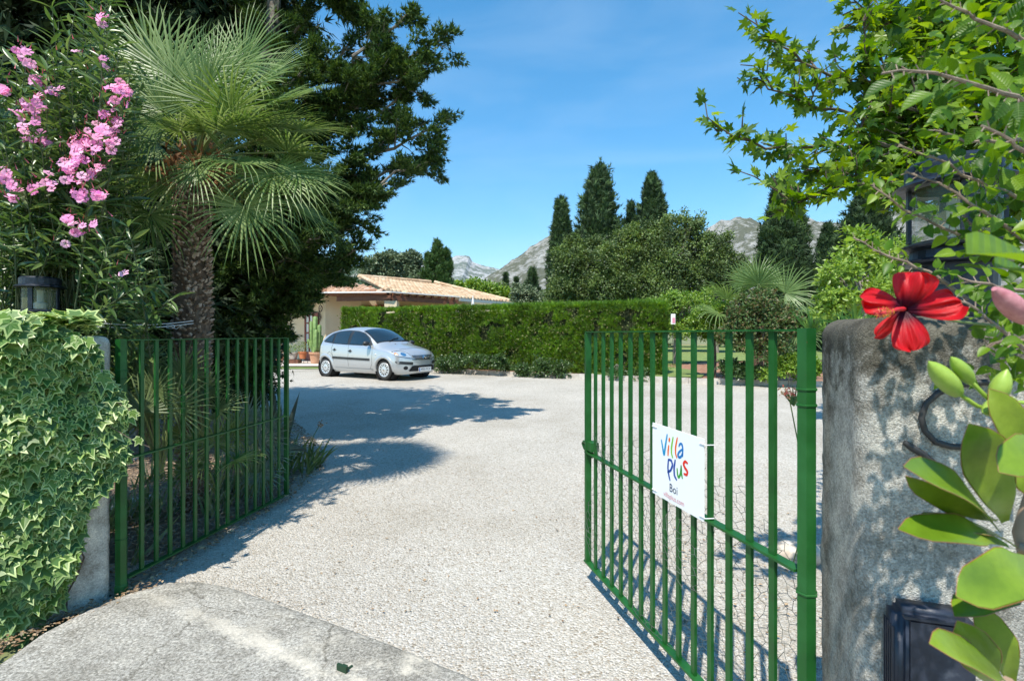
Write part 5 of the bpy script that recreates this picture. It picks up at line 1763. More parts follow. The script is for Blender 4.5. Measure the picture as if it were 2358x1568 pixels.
# ---- large fan palm
PC = P(452, 378, 4.6)                      # heart of the crown
pbase = np.array([PC[0] - .03, PC[1], float(gz(4.6))])
hub_px = [  # u, v, depth, R, droop, (dir du, dv, ddepth)
    (466, 233, 4.35, .62, .10, (.05, -1, -.1)), (561, 292, 4.4, .60, .15, (1, -.15, -.1)), (378, 258, 4.4, .55, .2, (-.7, -.7, 0)), (440, 225, 4.9, .70, .1, (-.2, -1, .3)), (520, 225, 4.95, .72, .12, (.4, -1, .3)),
    (330, 225, 4.8, .66, .15, (-.7, -1, .2)), (580, 215, 4.9, .62, .15, (.8, -.6, .2)), (451, 388, 4.1, .42, .55, (0, 1, -.5)), (346, 494, 4.3, .52, .55, (-.1, 1, -.2)), (562, 480, 4.3, .52, .45, (.25, 1, -.15)),
    (631, 401, 4.45, .60, .35, (.8, .6, -.1)), (661, 351, 4.6, .55, .25, (1, .1, 0)), (672, 476, 4.75, .50, .45, (.9, .6, .1)), (600, 330, 4.8, .62, .25, (1, -.05, .1)),
    (360, 330, 4.5, .50, .35, (-1, .1, -.2)), (330, 400, 4.8, .55, .4, (-1, .5, 0)), (400, 180, 4.6, .70, .1, (-.4, -1, 0)), (560, 430, 5.0, .60, .4, (.6, .6, .6)), (500, 300, 4.2, .45, .3, (.5, -.2, -.8)),
    (390, 420, 5.1, .6, .4, (-.5, .6, .7)), (480, 200, 4.3, .55, .12, (.2, -1, -.3)), (545, 375, 4.25, .5, .4, (.8, .3, -.4)), (415, 300, 4.1, .4, .3, (-.4, -.2, -.9)), (640, 290, 4.9, .5, .2, (1, -.4, .1)),
    (660, 420, 5.0, .55, .35, (1, .3, .2)), (600, 470, 4.9, .55, .5, (.9, 1, .3)), (300, 300, 5.0, .6, .3, (-1, -.2, .2)), (500, 170, 4.8, .6, .1, (.1, -1, .2)), (610, 250, 4.6, .5, .2, (1, -.5, 0)),
]
hubs = []
for u, v, d, R, dr, (du, dv, dd) in hub_px:
    hubs.append((P(u, v, d), np.array([du, dd, -dv]), R, dr))
for u, v, d, R, dr, (du, dv, dd) in [(300, 180, 4.7, .6, .1, (-.9, -.9, 0)), (350, 150, 4.6, .66, .08, (-.5, -1, 0)), (560, 150, 4.8, .66, .08, (.5, -1, 0)), (600, 190, 4.7, .6, .1, (.9, -.7, 0)), (640, 240, 4.6, .55, .12, (1, -.4, 0)), (690, 300, 4.7, .5, .2, (1, -.1, 0)), (690, 400, 4.6, .5, .3, (1, .4, 0)), (300, 470, 4.5, .5, .4, (-.6, 1, 0)), (290, 360, 4.5, .5, .3, (-1, .2, 0)), (530, 260, 4.25, .5, .15, (.6, -.5, -.6)), (470, 300, 4.15, .42, .2, (0, -.5, -1))]:
    hubs.append((P(u, v, d), np.array([du, dd, -dv]), R, dr))
for i in range(14):                        # inner upright and rear fans
    a = random.uniform(0, 6.28); e = random.uniform(-.2, 1.3)
    dvv = np.array([math.cos(a) * math.cos(e), abs(math.sin(a)) * math.cos(e), math.sin(e)])
    hubs.append((PC + dvv * random.uniform(.45, .7), dvv, random.uniform(.42, .6), .3))
palm = fan_palm('fan_palm', 'tall fan palm with shaggy brown trunk behind the left gate', PC, hubs, ML_PALM, pbase, pet_r=.011, n_=36)
M_FIBRE = mat_noise('palm_fibre', [(.3, (.055, .032, .02)), (.55, (.13, .085, .055)), (.8, (.26, .20, .15))], 22, .95, 6, .8, 60)
M_STUB = mat_leaf('leaf_base', [(.12, .075, .05), (.24, .17, .12), (.36, .28, .22), (.48, .41, .35)], 0, .9)
zz = np.linspace(pbase[2] - .05, PC[2] - .05, 14)
b = Batch(); b.tube(np.stack([np.full(14, pbase[0]) + .02 * np.sin(zz * 2), np.full(14, pbase[1]), zz], 1), np.interp(zz, [0, .8, 1.6, 2.9], [.115, .11, .14, .13]), 14)
trk = b.build('trunk', M_FIBRE, palm, smooth=True)
b = Batch(); k = 2600
z = rng.uniform(pbase[2], PC[2] - .05, k); a = rng.uniform(0, 2 * math.pi, k)
rr_ = np.interp(z, [0, .8, 1.6, 2.9], [.11, .105, .135, .13])
out = np.stack([np.cos(a), np.sin(a), 0 * a], 1)
b.place(T_([(-.5, 0, -.05), (.5, 0, -.05), (0, .1, .25), (-.28, 1, .1), (.30, .95, .1), (0, 1.1, .3)], [(0, 1, 2), (0, 2, 5), (0, 5, 3), (2, 1, 4), (2, 4, 5)]),
        np.stack([pbase[0] + out[:, 0] * rr_ * .97, pbase[1] + out[:, 1] * rr_ * .97, z], 1), nrm(out * .75 + rng.normal(size=(k, 3)) * .3 + [0, 0, .65]), out, rng.uniform(.02, .042, k))
b.build('leaf_bases', M_STUB, palm)['kind'] = 'stuff'
b = Batch(); k = 500                       # rusty fibre at the heart of the crown
p = PC + rng.normal(size=(k, 3)) * [.12, .12, .10] - [0, 0, .08]
b.place(T_SPRAY3, p, jit(np.tile([0, 0, 1.], (k, 1)), .8), rand_dirs(k), rng.uniform(.05, .12, k))
b.build('crown_fibre', mat_leaf('rusty_fibre', [(.22, .09, .03), (.30, .15, .06), (.12, .06, .03)], .1, .9), palm)['kind'] = 'stuff'

# ---- low palms, agave, iris behind the left gate
def low_palm(u, v, d, specs, label, mat, group):
    crown = P(u, v, d); base = np.array([crown[0], crown[1], float(gz(d))])
    return fan_palm('dwarf_palm', label, crown, [(P(a, b_, c_), np.array([du, dd, -dv]), R, dr) for a, b_, c_, R, dr, (du, dv, dd) in specs], mat, base, pet_r=.007, n_=24, group=group)


low_palm(370, 1085, 3.75, [(383, 924, 3.75, .30, .1, (.1, -1, 0)), (308, 900, 3.7, .30, .12, (-.3, -1, 0)), (330, 850, 3.9, .30, .1, (.0, -1, 0)), (310, 975, 3.6, .25, .2, (-1, -.1, 0)), (345, 960, 3.6, .26, .2, (-.4, -.6, -.3)), (300, 870, 4.0, .32, .1, (-.6, -1, 0)), (400, 880, 4.0, .28, .1, (.3, -1, .2)), (360, 900, 3.55, .27, .15, (.2, -1, -.2)), (330, 950, 3.5, .30, .1, (-.5, -1, 0)), (400, 940, 3.7, .30, .12, (.6, -.9, 0)), (420, 860, 3.9, .3, .1, (.2, -1, 0)), (300, 930, 3.6, .3, .15, (-.9, -.4, 0))],
         'pale green young palm pressed against the gate near its hinge post', ML_PALM2, 'dwarf fan palms')
low_palm(470, 1010, 4.15, [(455, 925, 4.1, .32, .1, (.9, -.5, 0)), (470, 900, 4.2, .32, .1, (.6, -1, 0)), (500, 945, 4.1, .28, .15, (1, -.4, 0)), (440, 880, 4.3, .26, .1, (.1, -1, 0)), (425, 950, 4.0, .26, .2, (-.5, -.6, 0))],
         'young palm at the foot of the tall palm with sunlit pointed fingers', ML_PALM2, 'dwarf fan palms')
low_palm(500, 1140, 4.4, [(495, 1020, 4.3, .30, .2, (.0, -1, 0)), (540, 1000, 4.5, .32, .2, (.4, -1, 0)), (450, 1030, 4.2, .28, .3, (-.6, -.7, 0)), (430, 1080, 4.1, .26, .4, (-1, 0, 0)), (470, 1070, 4.1, .26, .4, (-.4, .3, -.4)), (540, 1060, 4.2, .28, .4, (.7, -.1, 0)), (420, 1000, 4.5, .28, .2, (-.3, -1, 0))],
         'dark low palm spreading in the middle of the bed behind the gate', ML_PALM, 'dwarf fan palms')
low_palm(585, 1120, 5.0, [(560, 1000, 5.0, .34, .1, (-.1, -1, 0)), (595, 1010, 4.9, .34, .1, (.3, -1, 0)), (630, 1050, 5.0, .34, .2, (1, -.3, 0)), (545, 1050, 4.9, .30, .2, (-.8, -.3, 0)), (600, 1090, 4.8, .28, .4, (.4, .4, -.3)), (570, 960, 5.2, .30, .1, (0, -1, .1)), (620, 990, 5.2, .30, .1, (.5, -1, .1))],
         'blue-grey dwarf palm beside the agave near the gate end', ML_BLUE, 'dwarf fan palms')
low_palm(285, 1020, 4.4, [(290, 870, 4.4, .34, .1, (0, -1, 0)), (320, 840, 4.6, .34, .1, (.3, -1, 0)), (270, 900, 4.3, .3, .1, (-.5, -1, 0)), (300, 820, 4.8, .3, .1, (.0, -1, 0)), (350, 880, 4.7, .3, .2, (.8, -.7, 0))],
         'tall narrow young palm just right of the left hinge post', ML_PALM2, 'dwarf fan palms')

M_AGAVE = mat_noise('agave_skin', [(.3, (.08, .13, .11)), (.7, (.15, .21, .18))], 5, .5)


def agave_leaf(b, base, tip, w, bend=(0, 0, 0), mi=0):
    base = np.array(base, float); tip = np.array(tip, float); n_ = 9
    t = np.linspace(0, 1, n_)[:, None]
    mid = (base + tip) / 2 + np.array(bend)
    p = (1 - t) ** 2 * base + 2 * t * (1 - t) * mid + t * t * tip
    tg = nrm(np.gradient(p, axis=0)); s = nrm(np.cross(tg, [0, -1, .25])); nn = np.cross(s, tg)
    ww = w * np.interp(t[:, 0], [0, .3, .6, .9, 1], [.7, 1, .8, .22, .01])
    V = np.concatenate([p - s * ww[:, None] + nn * ww[:, None] * .35, p + nn * -.0 * ww[:, None] - nn * ww[:, None] * .1, p + s * ww[:, None] + nn * ww[:, None] * .35, p - nn * ww[:, None] * .35])
    Q = []
    for i in range(n_ - 1):
        for c in range(4):
            a, d_ = c * n_ + i, ((c + 1) % 4) * n_ + i
            Q.append((a, a + 1, d_ + 1, d_))
    b.quads(V, Q, mi)


ab = G(640, 1085); ab[2] += .03
ag = empty('agave', tuple(ab), 0, 'blue-green agave with broad spiky leaves at the end of the left gate', 'agave')
for tu, tv, td, w_, bz in ((598, 897, 5.3, .045, .0), (612, 905, 5.45, .05, .02), (631, 893, 5.25, .052, .0), (690, 902, 5.2, .05, -.05), (712, 1045, 4.95, .045, .22), (560, 925, 5.5, .045, .05), (665, 960, 5.0, .05, .05), (545, 990, 5.1, .045, .15), (590, 960, 5.0, .045, .05), (648, 930, 5.6, .05, .0)):
    b = Batch(); agave_leaf(b, ab + [0, 0, .06], P(tu, tv, td), w_, (0, 0, bz)); b.build('leaf', M_AGAVE, ag, smooth=True)
ib = G(705, 1088)
ir = empty('iris_clump', tuple(ib), 0, 'clump of sword-leaved iris on the gravel edge beside the agave', 'iris')
M_IRIS = mat_leaf('iris_leaf', [(.10, .15, .045), (.16, .22, .06), (.24, .28, .10)], .3, .5)
for i in range(34):
    b0 = ib + np.array([random.uniform(-.28, .08), random.uniform(-.2, .25), 0])
    tp = b0 + np.array([random.uniform(-.12, .26), random.uniform(-.1, .1), random.uniform(.18, .42)])
    b = Batch(); agave_leaf(b, b0, tp, .013, (random.uniform(-.03, .0), 0, .05)); b.build('leaf', M_IRIS, ir)
b = Batch(); b.tube([ib, ib + [.05, 0, .35], P(738, 975, ib[1])], .004, 5); b.build('flower_stalk', M_IRIS, ir)
b = Batch(); k = 30; c = P(738, 978, ib[1]); b.place(T_DIAMOND, c + rng.normal(size=(k, 3)) * .018, rand_dirs(k), rand_dirs(k), .03); b.build('dry_flower', M_LITTER, ir)
# grassy fill and weeds under the palms
b = Batch(); k = 2600
y = rng.uniform(3.5, 6.2, k); x = np.interp(y, [3.2, 4.95, 6.2], [-2.5, -2.3, -2.5]) - .1 - rng.random(k) * 1.3
keep = fbm(x * 2 + 30, y * 2 + 30, 5, 3) > .5
x, y = x[keep], y[keep]; k = len(x)
b.place(T_([(-.05, 0, 0), (.05, 0, 0), (-.03, .6, .05), (.03, .6, .05), (0, 1, .2)], [(0, 1, 3), (0, 3, 2), (2, 3, 4)]), np.stack([x, y, gz(y) + .02], 1), jit(np.tile([0, 0, 1.], (k, 1)), .35), rand_dirs(k), rng.uniform(.12, .34, k))
tag(b.build('undergrowth', ML_PALM2), 'thin grassy undergrowth between the palms behind the left gate', 'undergrowth', kind='stuff')


# ------------------------------------------------------------------ generic crowns
def blob_leaves(b, blobs, n_, tm, size, fill=.5, up=.3, mi=0, jitter=.6, lump=.28, droop=0.):
    """leaves scattered in lumpy ellipsoid shells. blobs: (centre, radii)"""
    vol = np.array([np.prod(r) ** .67 for c, r in blobs]); cnt = (n_ * vol / vol.sum()).astype(int)
    for (c, r), k in zip(blobs, cnt):
        if k < 3: continue
        c = np.array(c, float); r = np.array(r, float)
        m_ = max(6, int(k / 70))
        cd = rand_dirs(m_)
        cc = c + cd * r * (.92 - fill * rng.random((m_, 1)) ** 2.0)
        idx = rng.integers(0, m_, k)
        g = rng.normal(size=(k, 3)) * np.array([1, 1, .8])
        spread = (.16 + .10 * rng.random(m_))[idx][:, None] * (1 + lump)
        p = cc[idx] + g * r * spread
        dirs = jit(nrm(g) * .9 + cd[idx] * .6 + [0, 0, up - droop], jitter)
        b.place(tm, p, dirs, jit(nrm(g) * .5 + cd[idx] * .5 + np.array([0, -.1, .8]), .45), rng.uniform(.6, 1.25, k) * size, mi)


def branches(b, base, ends, r0, mi=0, wig=.06, sides=6):
    base = np.array(base, float)
    for e in ends:
        e = np.array(e, float); L = np.linalg.norm(e - base)
        t = np.linspace(0, 1, 7)[:, None]
        mid = base + (e - base) * .5; mid[2] += .12 * L
        p = (1 - t) ** 2 * base + 2 * t * (1 - t) * mid + t * t * e
        p[1:-1] += rng.normal(size=(5, 3)) * wig * L * .4
        b.tube(p, np.linspace(r0, r0 * .25, 7), sides, mi, cap=False)


def tree(name, label, base, trunk_top, blobs, n_, tm, size, mat, cat='tree', group=None, tr=.12, bark=BARK, **kw):
    base = np.array(base, float)
    root = empty(name, tuple(base), 0, label, cat, group)
    b = Batch()
    tt = np.array(trunk_top, float)
    b.tube([base - [0, 0, .1], base * .5 + tt * .5 + rng.normal(size=3) * .03, tt], [tr, tr * .75, tr * .5], 8)
    branches(b, tt, [c for c, r in blobs][:14], tr * .45)
    b.build('trunk', bark, root)
    b = Batch(); blob_leaves(b, blobs, n_, tm, size, **kw)
    b.build('crown', mat, root)
    return root


def px_blob(u, v, d, ru, rv, dd=None):
    s = d / F
    return (P(u, v, d), (ru * s, dd if dd is not None else ru * s, rv * s))


# ---- big dark conifer on the left
def limb_tree(name, label, trunk_pts, tr, limbs, mat, nspray, spray, tuft, seed, bark=BARK, dens=1.0, droop=.15):
    """limbs: (height fraction on the trunk, tip point). Foliage sits in tufts along each limb and its side shoots."""
    r_ = np.random.default_rng(seed)
    tp = np.array(trunk_pts, float)
    root = empty(name, tuple(tp[0]), 0, label, 'tree')
    wb = Batch()
    wb.tube(tp, np.linspace(tr, tr * .35, len(tp)), 10)
    cum = np.linspace(0, 1, len(tp))
    C, Dr = [], []
    for h, tip in limbs:
        s = np.array([np.interp(h, cum, tp[:, i]) for i in range(3)])
        tip = np.array(tip, float); L = np.linalg.norm(tip - s)
        t = np.linspace(0, 1, 9)[:, None]
        mid = s + (tip - s) * .55 + np.array([0, 0, -.10 * L])
        p = (1 - t) ** 2 * s + 2 * t * (1 - t) * mid + t * t * tip
        p[1:-1] += r_.normal(size=(7, 3)) * .025 * L
        wb.tube(p, np.linspace(.05, .010, 9) * (L / 3) ** .4, 6, cap=False)
        ns = int(5 + 5.5 * L)
        for i in range(ns):
            tt = .22 + .78 * (i + r_.random()) / ns
            q = np.array([np.interp(tt, t[:, 0], p[:, k]) for k in range(3)])
            ax = nrm(tip - s)
            sd = nrm(np.cross(ax, [0, 0, 1])) * r_.choice([-1, 1])
            dv = nrm(ax * r_.uniform(.3, 1.1) + sd * r_.uniform(.2, 1.0) + np.array([0, 0, r_.uniform(-.55, .45)]))
            l2 = min(L, 3.0) * .27 * (1.15 - tt * .75) * r_.uniform(.5, 1.2)
            e = q + dv * l2
            wb.tube([q, (q + e) / 2 + [0, 0, .02], e], [.012, .007, .003], 4, cap=False)
            nt = max(1, int(l2 / tuft * .9 * dens))
            for j in range(nt):
                f_ = (j + .6 + .4 * r_.random()) / nt
                C.append(q + (e - q) * f_ + r_.normal(size=3) * tuft * .5 * np.array([1, 1, .8])); Dr.append(dv)
        C.append(tip); Dr.append(nrm(tip - s))
    wb.build('trunk', bark, root)
    C = np.array(C); Dr = np.array(Dr)
    k = nspray
    idx = r_.integers(0, len(C), k)
    g = rand_dirs(k, r_) * r_.random((k, 1)) ** .45; sc_ = r_.uniform(.55, 1.0, len(C))[idx][:, None]
    p = C[idx] + g * tuft * sc_ * np.array([1, 1, .55]) + Dr[idx] * (r_.random((k, 1)) - .4) * tuft * 1.1
    dirs = nrm(Dr[idx] * .7 + nrm(g) * .7 + r_.normal(size=(k, 3)) * .3 + np.array([0, 0, .25 - droop]))
    b = Batch(); b.place(T_PLUME, p, dirs, nrm(np.array([0, 0, 1.]) + r_.normal(size=(k, 3)) * .5), r_.uniform(.6, 1.2, k) * spray)
    o = b.build('crown', mat, root)
    return root


tips = [(940, 30, 7.9), (1012, 95, 8.0), (935, 200, 8.2), (960, 150, 8.0), (1005, 290, 8.1), (1000, 352, 8.3), (948, 395, 8.0), (860, 455, 8.1), (815, 430, 8.6), (832, 565, 8.2), (800, 600, 8.6), (775, 520, 8.0), (860, 60, 8.6), 
        (720, 20, 8.8), (800, 190, 8.0), (700, 160, 7.6), (800, 440, 8.6), (760, 400, 7.7), (700, 420, 7.6), (640, 120, 7.5), (600, 60, 8.8), (660, 260, 7.6), (560, 160, 8.5), (752, 622, 8.0),
        (690, 700, 7.9), (675, 620, 7.7), (650, 560, 7.5), (720, 560, 8.4), (600, 640, 7.5), (560, 700, 7.6), (580, 820, 8.2), (545, 780, 7.6), (650, 500, 8.8), (560, -60, 8.4), (640, -30, 8.0)]
trk = [(-4.2, 7.7, .05), (-4.1, 7.7, 1.5), (-3.9, 7.6, 3), (-3.6, 7.5, 4.5), (-3.4, 7.4, 6), (-3.3, 7.4, 7.9)]
limbs = []
tips += [(700, 400, 7.0), (660, 340, 7.1), (760, 520, 7.2), (640, 450, 6.8), (600, 520, 6.9), (680, 560, 7.1), (560, 400, 7.0), (620, 260, 6.9), (580, 300, 7.4)]
for u, v, d in tips:
    d = 6.95 + (d - 8) * .8
    tp_ = P(u, v, d); h = np.clip((tp_[2] - .8) / 7.6, .04, .97); limbs.append((h, tp_)) if tp_[1] + .525 * tp_[2] < 12.4 else None
for i in range(12):
    a = random.uniform(0, 6.28); z = random.uniform(5.8, 8.2)
    if i < 12: limbs.append((.95, (-3.3 + math.cos(a) * 1.5, 7.4 + max(-.9, math.sin(a) * 1.0) * .7, z)))
for i in range(26):                        # far side and left side limbs
    a = random.uniform(math.pi * .55, math.pi * 1.35); z = random.uniform(1.5, 7.0); L = 2.6 * (1.05 - z / 10)
    limbs.append((np.clip((z - .6) / 7.6, .05, .98), (-3.8 + math.cos(a) * L, 7.5 + math.sin(a) * L, z + .3)))
limb_tree('conifer', 'large dark cypress-like conifer with layered branches reaching over the drive', trk, .20, limbs, ML_CON, 125000, .079, .135, 3, BARK_GREY)

# dark evergreens filling the corner behind the oleander and palm
def evergreen(name, label, blobs, n_, mat, base, size=.16, tm=T_PLUME4, tr=.12, cat='tree', group=None):
    tt = np.mean([c for c, r in blobs], axis=0)
    return tree(name, label, base, tt, blobs, n_, tm, size, mat, cat, group, tr, fill=.55, jitter=.7)


evergreen('evergreen_tree', 'tall dark evergreen above and behind the pink oleander', [px_blob(120, 60, 7.6, 260, 200), px_blob(380, 60, 7.8, 220, 150), px_blob(20, 300, 8, 220, 220), px_blob(540, 20, 8.2, 150, 110), px_blob(250, 250, 8.5, 200, 200)], 34000, ML_CON_D, (-7.0, 9.2, .1), .19)
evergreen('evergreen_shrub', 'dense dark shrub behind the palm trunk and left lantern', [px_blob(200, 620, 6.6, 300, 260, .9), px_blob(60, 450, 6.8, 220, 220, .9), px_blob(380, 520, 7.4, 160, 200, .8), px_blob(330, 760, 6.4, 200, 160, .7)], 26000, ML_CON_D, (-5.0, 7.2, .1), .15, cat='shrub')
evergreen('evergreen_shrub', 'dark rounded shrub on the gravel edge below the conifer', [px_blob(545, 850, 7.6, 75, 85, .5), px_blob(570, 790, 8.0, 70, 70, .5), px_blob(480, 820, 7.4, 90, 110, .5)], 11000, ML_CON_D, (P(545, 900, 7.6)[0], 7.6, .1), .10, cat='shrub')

# ------------------------------------------------------------------ background trees
def column(name, label, u, vt, w, d, mat, n_, vb=785, size=None, group='cypresses', tops=1, loose=.18, seed=0, prof=None):
    r_ = np.random.default_rng(seed)
    s = d / F
    base = P(u, vb, d); base[2] = float(gz(d)) + .05
    top = P(u, vt, d)[2]; H = top - base[2] - (size or w * s * .21) * 1.0; R = w * s / 2 * .93
    root = empty(name, tuple(base), 0, label, 'tree', group)
    b = Batch(); b.tube([base, base + [0, 0, H * .9]], [R * .18, R * .04], 7); b.build('trunk', BARK, root)
    b = Batch()
    prof = prof or [(0, .55), (.12, .9), (.35, 1), (.6, .8), (.82, .45), (.95, .2), (1, .04)]
    px_, py_ = zip(*prof)
    for q in range(tops):
        ox = (q - (tops - 1) / 2) * R * .62 if tops > 1 else 0
        hh = H * (1 - .08 * abs(q - (tops - 1) / 2) * (1 if tops > 1 else 0) - (.04 if q == 0 and tops > 1 else 0))
        Rr = R * (1 if tops == 1 else .66)
        k = int(n_ * 1.7) // tops
        m_ = max(40, k // 55)
        ch = r_.random(m_) ** .95; ca = r_.uniform(0, 2 * math.pi, m_)
        cr = np.interp(ch, px_, py_) * Rr * (r_.uniform(1 - loose * 1.8, 1 + loose * .7, m_))
        cc = np.stack([ox + cr * np.cos(ca) * .86, cr * np.sin(ca) * .86, ch * hh], 1)
        idx = r_.integers(0, m_, k)
        g = r_.normal(size=(k, 3))
        sg = np.interp(ch, px_, py_)[idx][:, None] * .5 + .5
        p = base + cc[idx] + g * sg * np.array([Rr * .17, Rr * .17, Rr * .34])
        co_ = np.stack([np.cos(ca), np.sin(ca), np.full(m_, 1.2)], 1)[idx]
        b.place(T_PLUME4, p, jit(co_ + g * .35, .3), jit(np.stack([np.cos(ca), np.sin(ca), np.full(m_, .3)], 1)[idx] + g * .5, .3), r_.uniform(.6, 1.25, k) * (size or R * .42) * .95)
    b.build('crown', mat, root)
    return root


column('cypress', 'slender dark cypress left of the bushy trees, second tallest spire', 1293, 457, 66, 45, ML_CYP, 9000, seed=1, prof=[(0, .8), (.3, 1), (.5, 1), (.62, .85), (.75, .6), (.9, .42), (1, .12)], size=.42)
column('conifer', 'tallest conifer with open bluish layered branches behind the bushy trees', 1378, 388, 112, 48, ML_CYP, 11000, seed=2, loose=.42, prof=[(0, .7), (.3, .95), (.5, 1), (.7, .8), (.85, .5), (.95, .36), (1, .12)], size=.50, group=None)
column('conifer', 'small pointed conifer between the two tallest background trees', 1453, 458, 52, 52, ML_CYP, 4500, seed=3, loose=.45, prof=[(0, .9), (.6, .9), (.8, .55), (.9, .3), (1, .05)], size=.42, group=None)
column('cypress', 'dense dark cypress with pointed top right of the small conifer', 1502, 400, 76, 46, ML_CYP, 9500, seed=4, prof=[(0, .9), (.4, 1), (.62, .95), (.75, .78), (.9, .38), (1, .06)], size=.44)
column('cypress', 'broad dark cypress standing before the rocky hill behind the palm', 1805, 408, 112, 30, ML_CYP, 11000, seed=5, prof=[(0, .8), (.25, .95), (.5, 1), (.68, .9), (.8, .5), (.92, .3), (1, .1)], size=.34)
column('cypress', 'small dark cypress just right of the far pink house', 1906, 520, 78, 38, ML_CYP, 6500, seed=6, size=.36)
column('cypress', 'large dark conical cypress rising behind the right pillar leaves', 1998, 455, 170, 33, ML_CYP, 10000, seed=7, prof=[(0, .95), (.5, 1), (.7, .7), (.9, .3), (1, .06)], size=.40)
column('cypress', 'bright green many-tipped cypress behind the villa roof', 1006, 548, 64, 37, ML_CYPL, 10000, seed=8, tops=3, prof=[(0, .9), (.3, 1), (.6, 1), (.8, .8), (.93, .4), (1, .08)], size=.26)
for i, (u, vt, w_, d, lb) in enumerate([(1165, 626, 17, 70, 'tiny spire-shaped cypress above the right end of the hedge'), (1189, 634, 17, 72, 'tiny dark cypress next to the spire-shaped one beyond the hedge'),
                                        (1226, 617, 52, 62, 'small dark conical conifer beside the grey olive beyond the hedge'), (1146, 655, 14, 75, 'smallest distant cypress left of the tiny spires'), (1212, 640, 26, 66, 'little dark conifer tucked against the small conical one')]):
    column('cypress', lb, u, vt, w_, d, ML_CYP, 2600, seed=20 + i, size=.5, prof=[(0, .9), (.4, 1), (.7, .6), (.9, .25), (1, .03)])

bgroup = 'bushy trees behind the hedge'
def bushy(name, label, u, d, blobs, n_, mat, size, tm=T_DIAMOND, cat='tree', group=bgroup, bark=BARK_GREY, tr=.16, vb=785, **kw):
    base = P(u, vb, d); base[2] = float(gz(d)) + .05
    bl = []
    for a, b_, ru, rv, dd in blobs:
        c, r = px_blob(a, b_, d + dd, ru, rv)
        if ru < 26: bl.append((c, r)); continue
        bl.append((c, tuple(np.array(r) * .72)))
        for q in range(7):
            dv = rand_dirs(1)[0]; dv[2] = abs(dv[2]) * 1.0 if q < 4 else dv[2]
            f_ = rng.uniform(.24, .44)
            bl.append((c + nrm(dv) * np.array(r) * rng.uniform(.55, .92), tuple(np.array(r) * f_)))
    tt = np.array([base[0], base[1], max(base[2] + .4, np.mean([c[2] for c, r in bl]) - .2 * (np.mean([c[2] for c, r in bl]) - base[2]))])
    return tree(name, label, base, tt, bl, n_, tm, size, mat, cat, group, tr, bark, **kw)


bushy('bushy_tree', 'dark green bushy tree at the left of the group, under the first cypress', 1320, 36, [(1310, 640, 60, 85, 0), (1350, 590, 55, 60, 1), (1290, 700, 50, 60, -1), (1370, 680, 60, 80, -1), (1330, 570, 30, 35, 0)], 36000, ML_BROAD, .17, T_KITE, fill=.6)
bushy('bushy_tree', 'mid green bushy tree in the centre of the group above the hedge', 1440, 35, [(1430, 600, 65, 70, 0), (1470, 560, 50, 45, 1), (1400, 660, 60, 70, -1), (1470, 670, 70, 80, 0), (1440, 540, 30, 30, 0), (1505, 550, 35, 40, 0)], 40000, ML_BROAD, .17, T_KITE, fill=.6)
bushy('bushy_tree', 'tallest bushy tree with feathery top shoots right of the pointed cypress', 1560, 34, [(1560, 580, 70, 70, 0), (1590, 540, 40, 45, 0), (1545, 520, 18, 32, 0), (1580, 510, 16, 26, 0), (1612, 525, 14, 30, 0), (1530, 650, 65, 80, 0), (1600, 660, 60, 80, 1)], 38000, ML_BROAD2, .165, T_KITE, fill=.6)
bushy('bushy_tree', 'loose grey-green tree at the right end of the group before the hill', 1650, 33, [(1650, 600, 45, 60, 0), (1635, 550, 14, 26, 0), (1665, 560, 18, 30, 0), (1660, 665, 55, 65, 0), (1700, 640, 40, 50, 1), (1625, 630, 40, 60, 0)], 24000, ML_BROAD2, .16, T_KITE, fill=.7)
bushy('olive_tree', 'silvery olive tree above the villa roof', 905, 38, [(880, 620, 45, 40, 0), (905, 600, 30, 25, 0), (940, 610, 35, 30, 0), (850, 640, 30, 25, 0), (960, 640, 30, 35, 0), (895, 590, 18, 14, 0), (965, 598, 14, 16, 0)], 15000, ML_OLIVE, .22, T_KITE, group=None, fill=.6, vb=760)
bushy('olive_tree', 'pale grey olive beyond the right half of the hedge', 1215, 40, [(1205, 680, 30, 25, 0), (1235, 690, 25, 22, 0), (1190, 695, 20, 18, 0)], 5500, ML_OLIVE, .2, T_KITE, group=None, fill=.6)
bushy('leafy_tree', 'light green low tree right behind the end of the villa roof', 1075, 42, [(1060, 665, 25, 18, 0), (1090, 668, 25, 20, 0), (1120, 672, 25, 22, 0), (1145, 685, 25, 22, 0), (1170, 690, 24, 22, 0)], 8000, ML_CIT, .26, group=None, fill=.6)
bushy('leafy_tree', 'dull green low tree filling the gap before the far mountain', 1110, 50, [(1100, 690, 40, 22, 0), (1150, 690, 40, 30, 0), (1190, 700, 40, 30, 0), (1250, 710, 40, 40, 0)], 8000, ML_BROAD, .3, group=None, fill=.6)
bushy('leafy_tree', 'distant dark trees line beyond the lawn right of the hedge', 1700, 48, [(1560, 745, 70, 30, 0), (1650, 745, 80, 34, 0), (1760, 745, 80, 34, 0), (1860, 735, 80, 40, 0), (1960, 730, 90, 50, 0)], 14000, ML_BROAD, .34, group=None, fill=.6)
bushy('citrus_tree', 'glossy dark green citrus tree at the right end of the hedge', 1560, 21, [(1545, 712, 50, 42, 0), (1590, 705, 40, 38, 0), (1520, 740, 40, 35, 0), (1570, 755, 55, 28, 0), (1620, 720, 40, 45, .5), (1540, 695, 25, 25, 0)], 13000, ML_CIT, .11, group=None, fill=.6, vb=800)
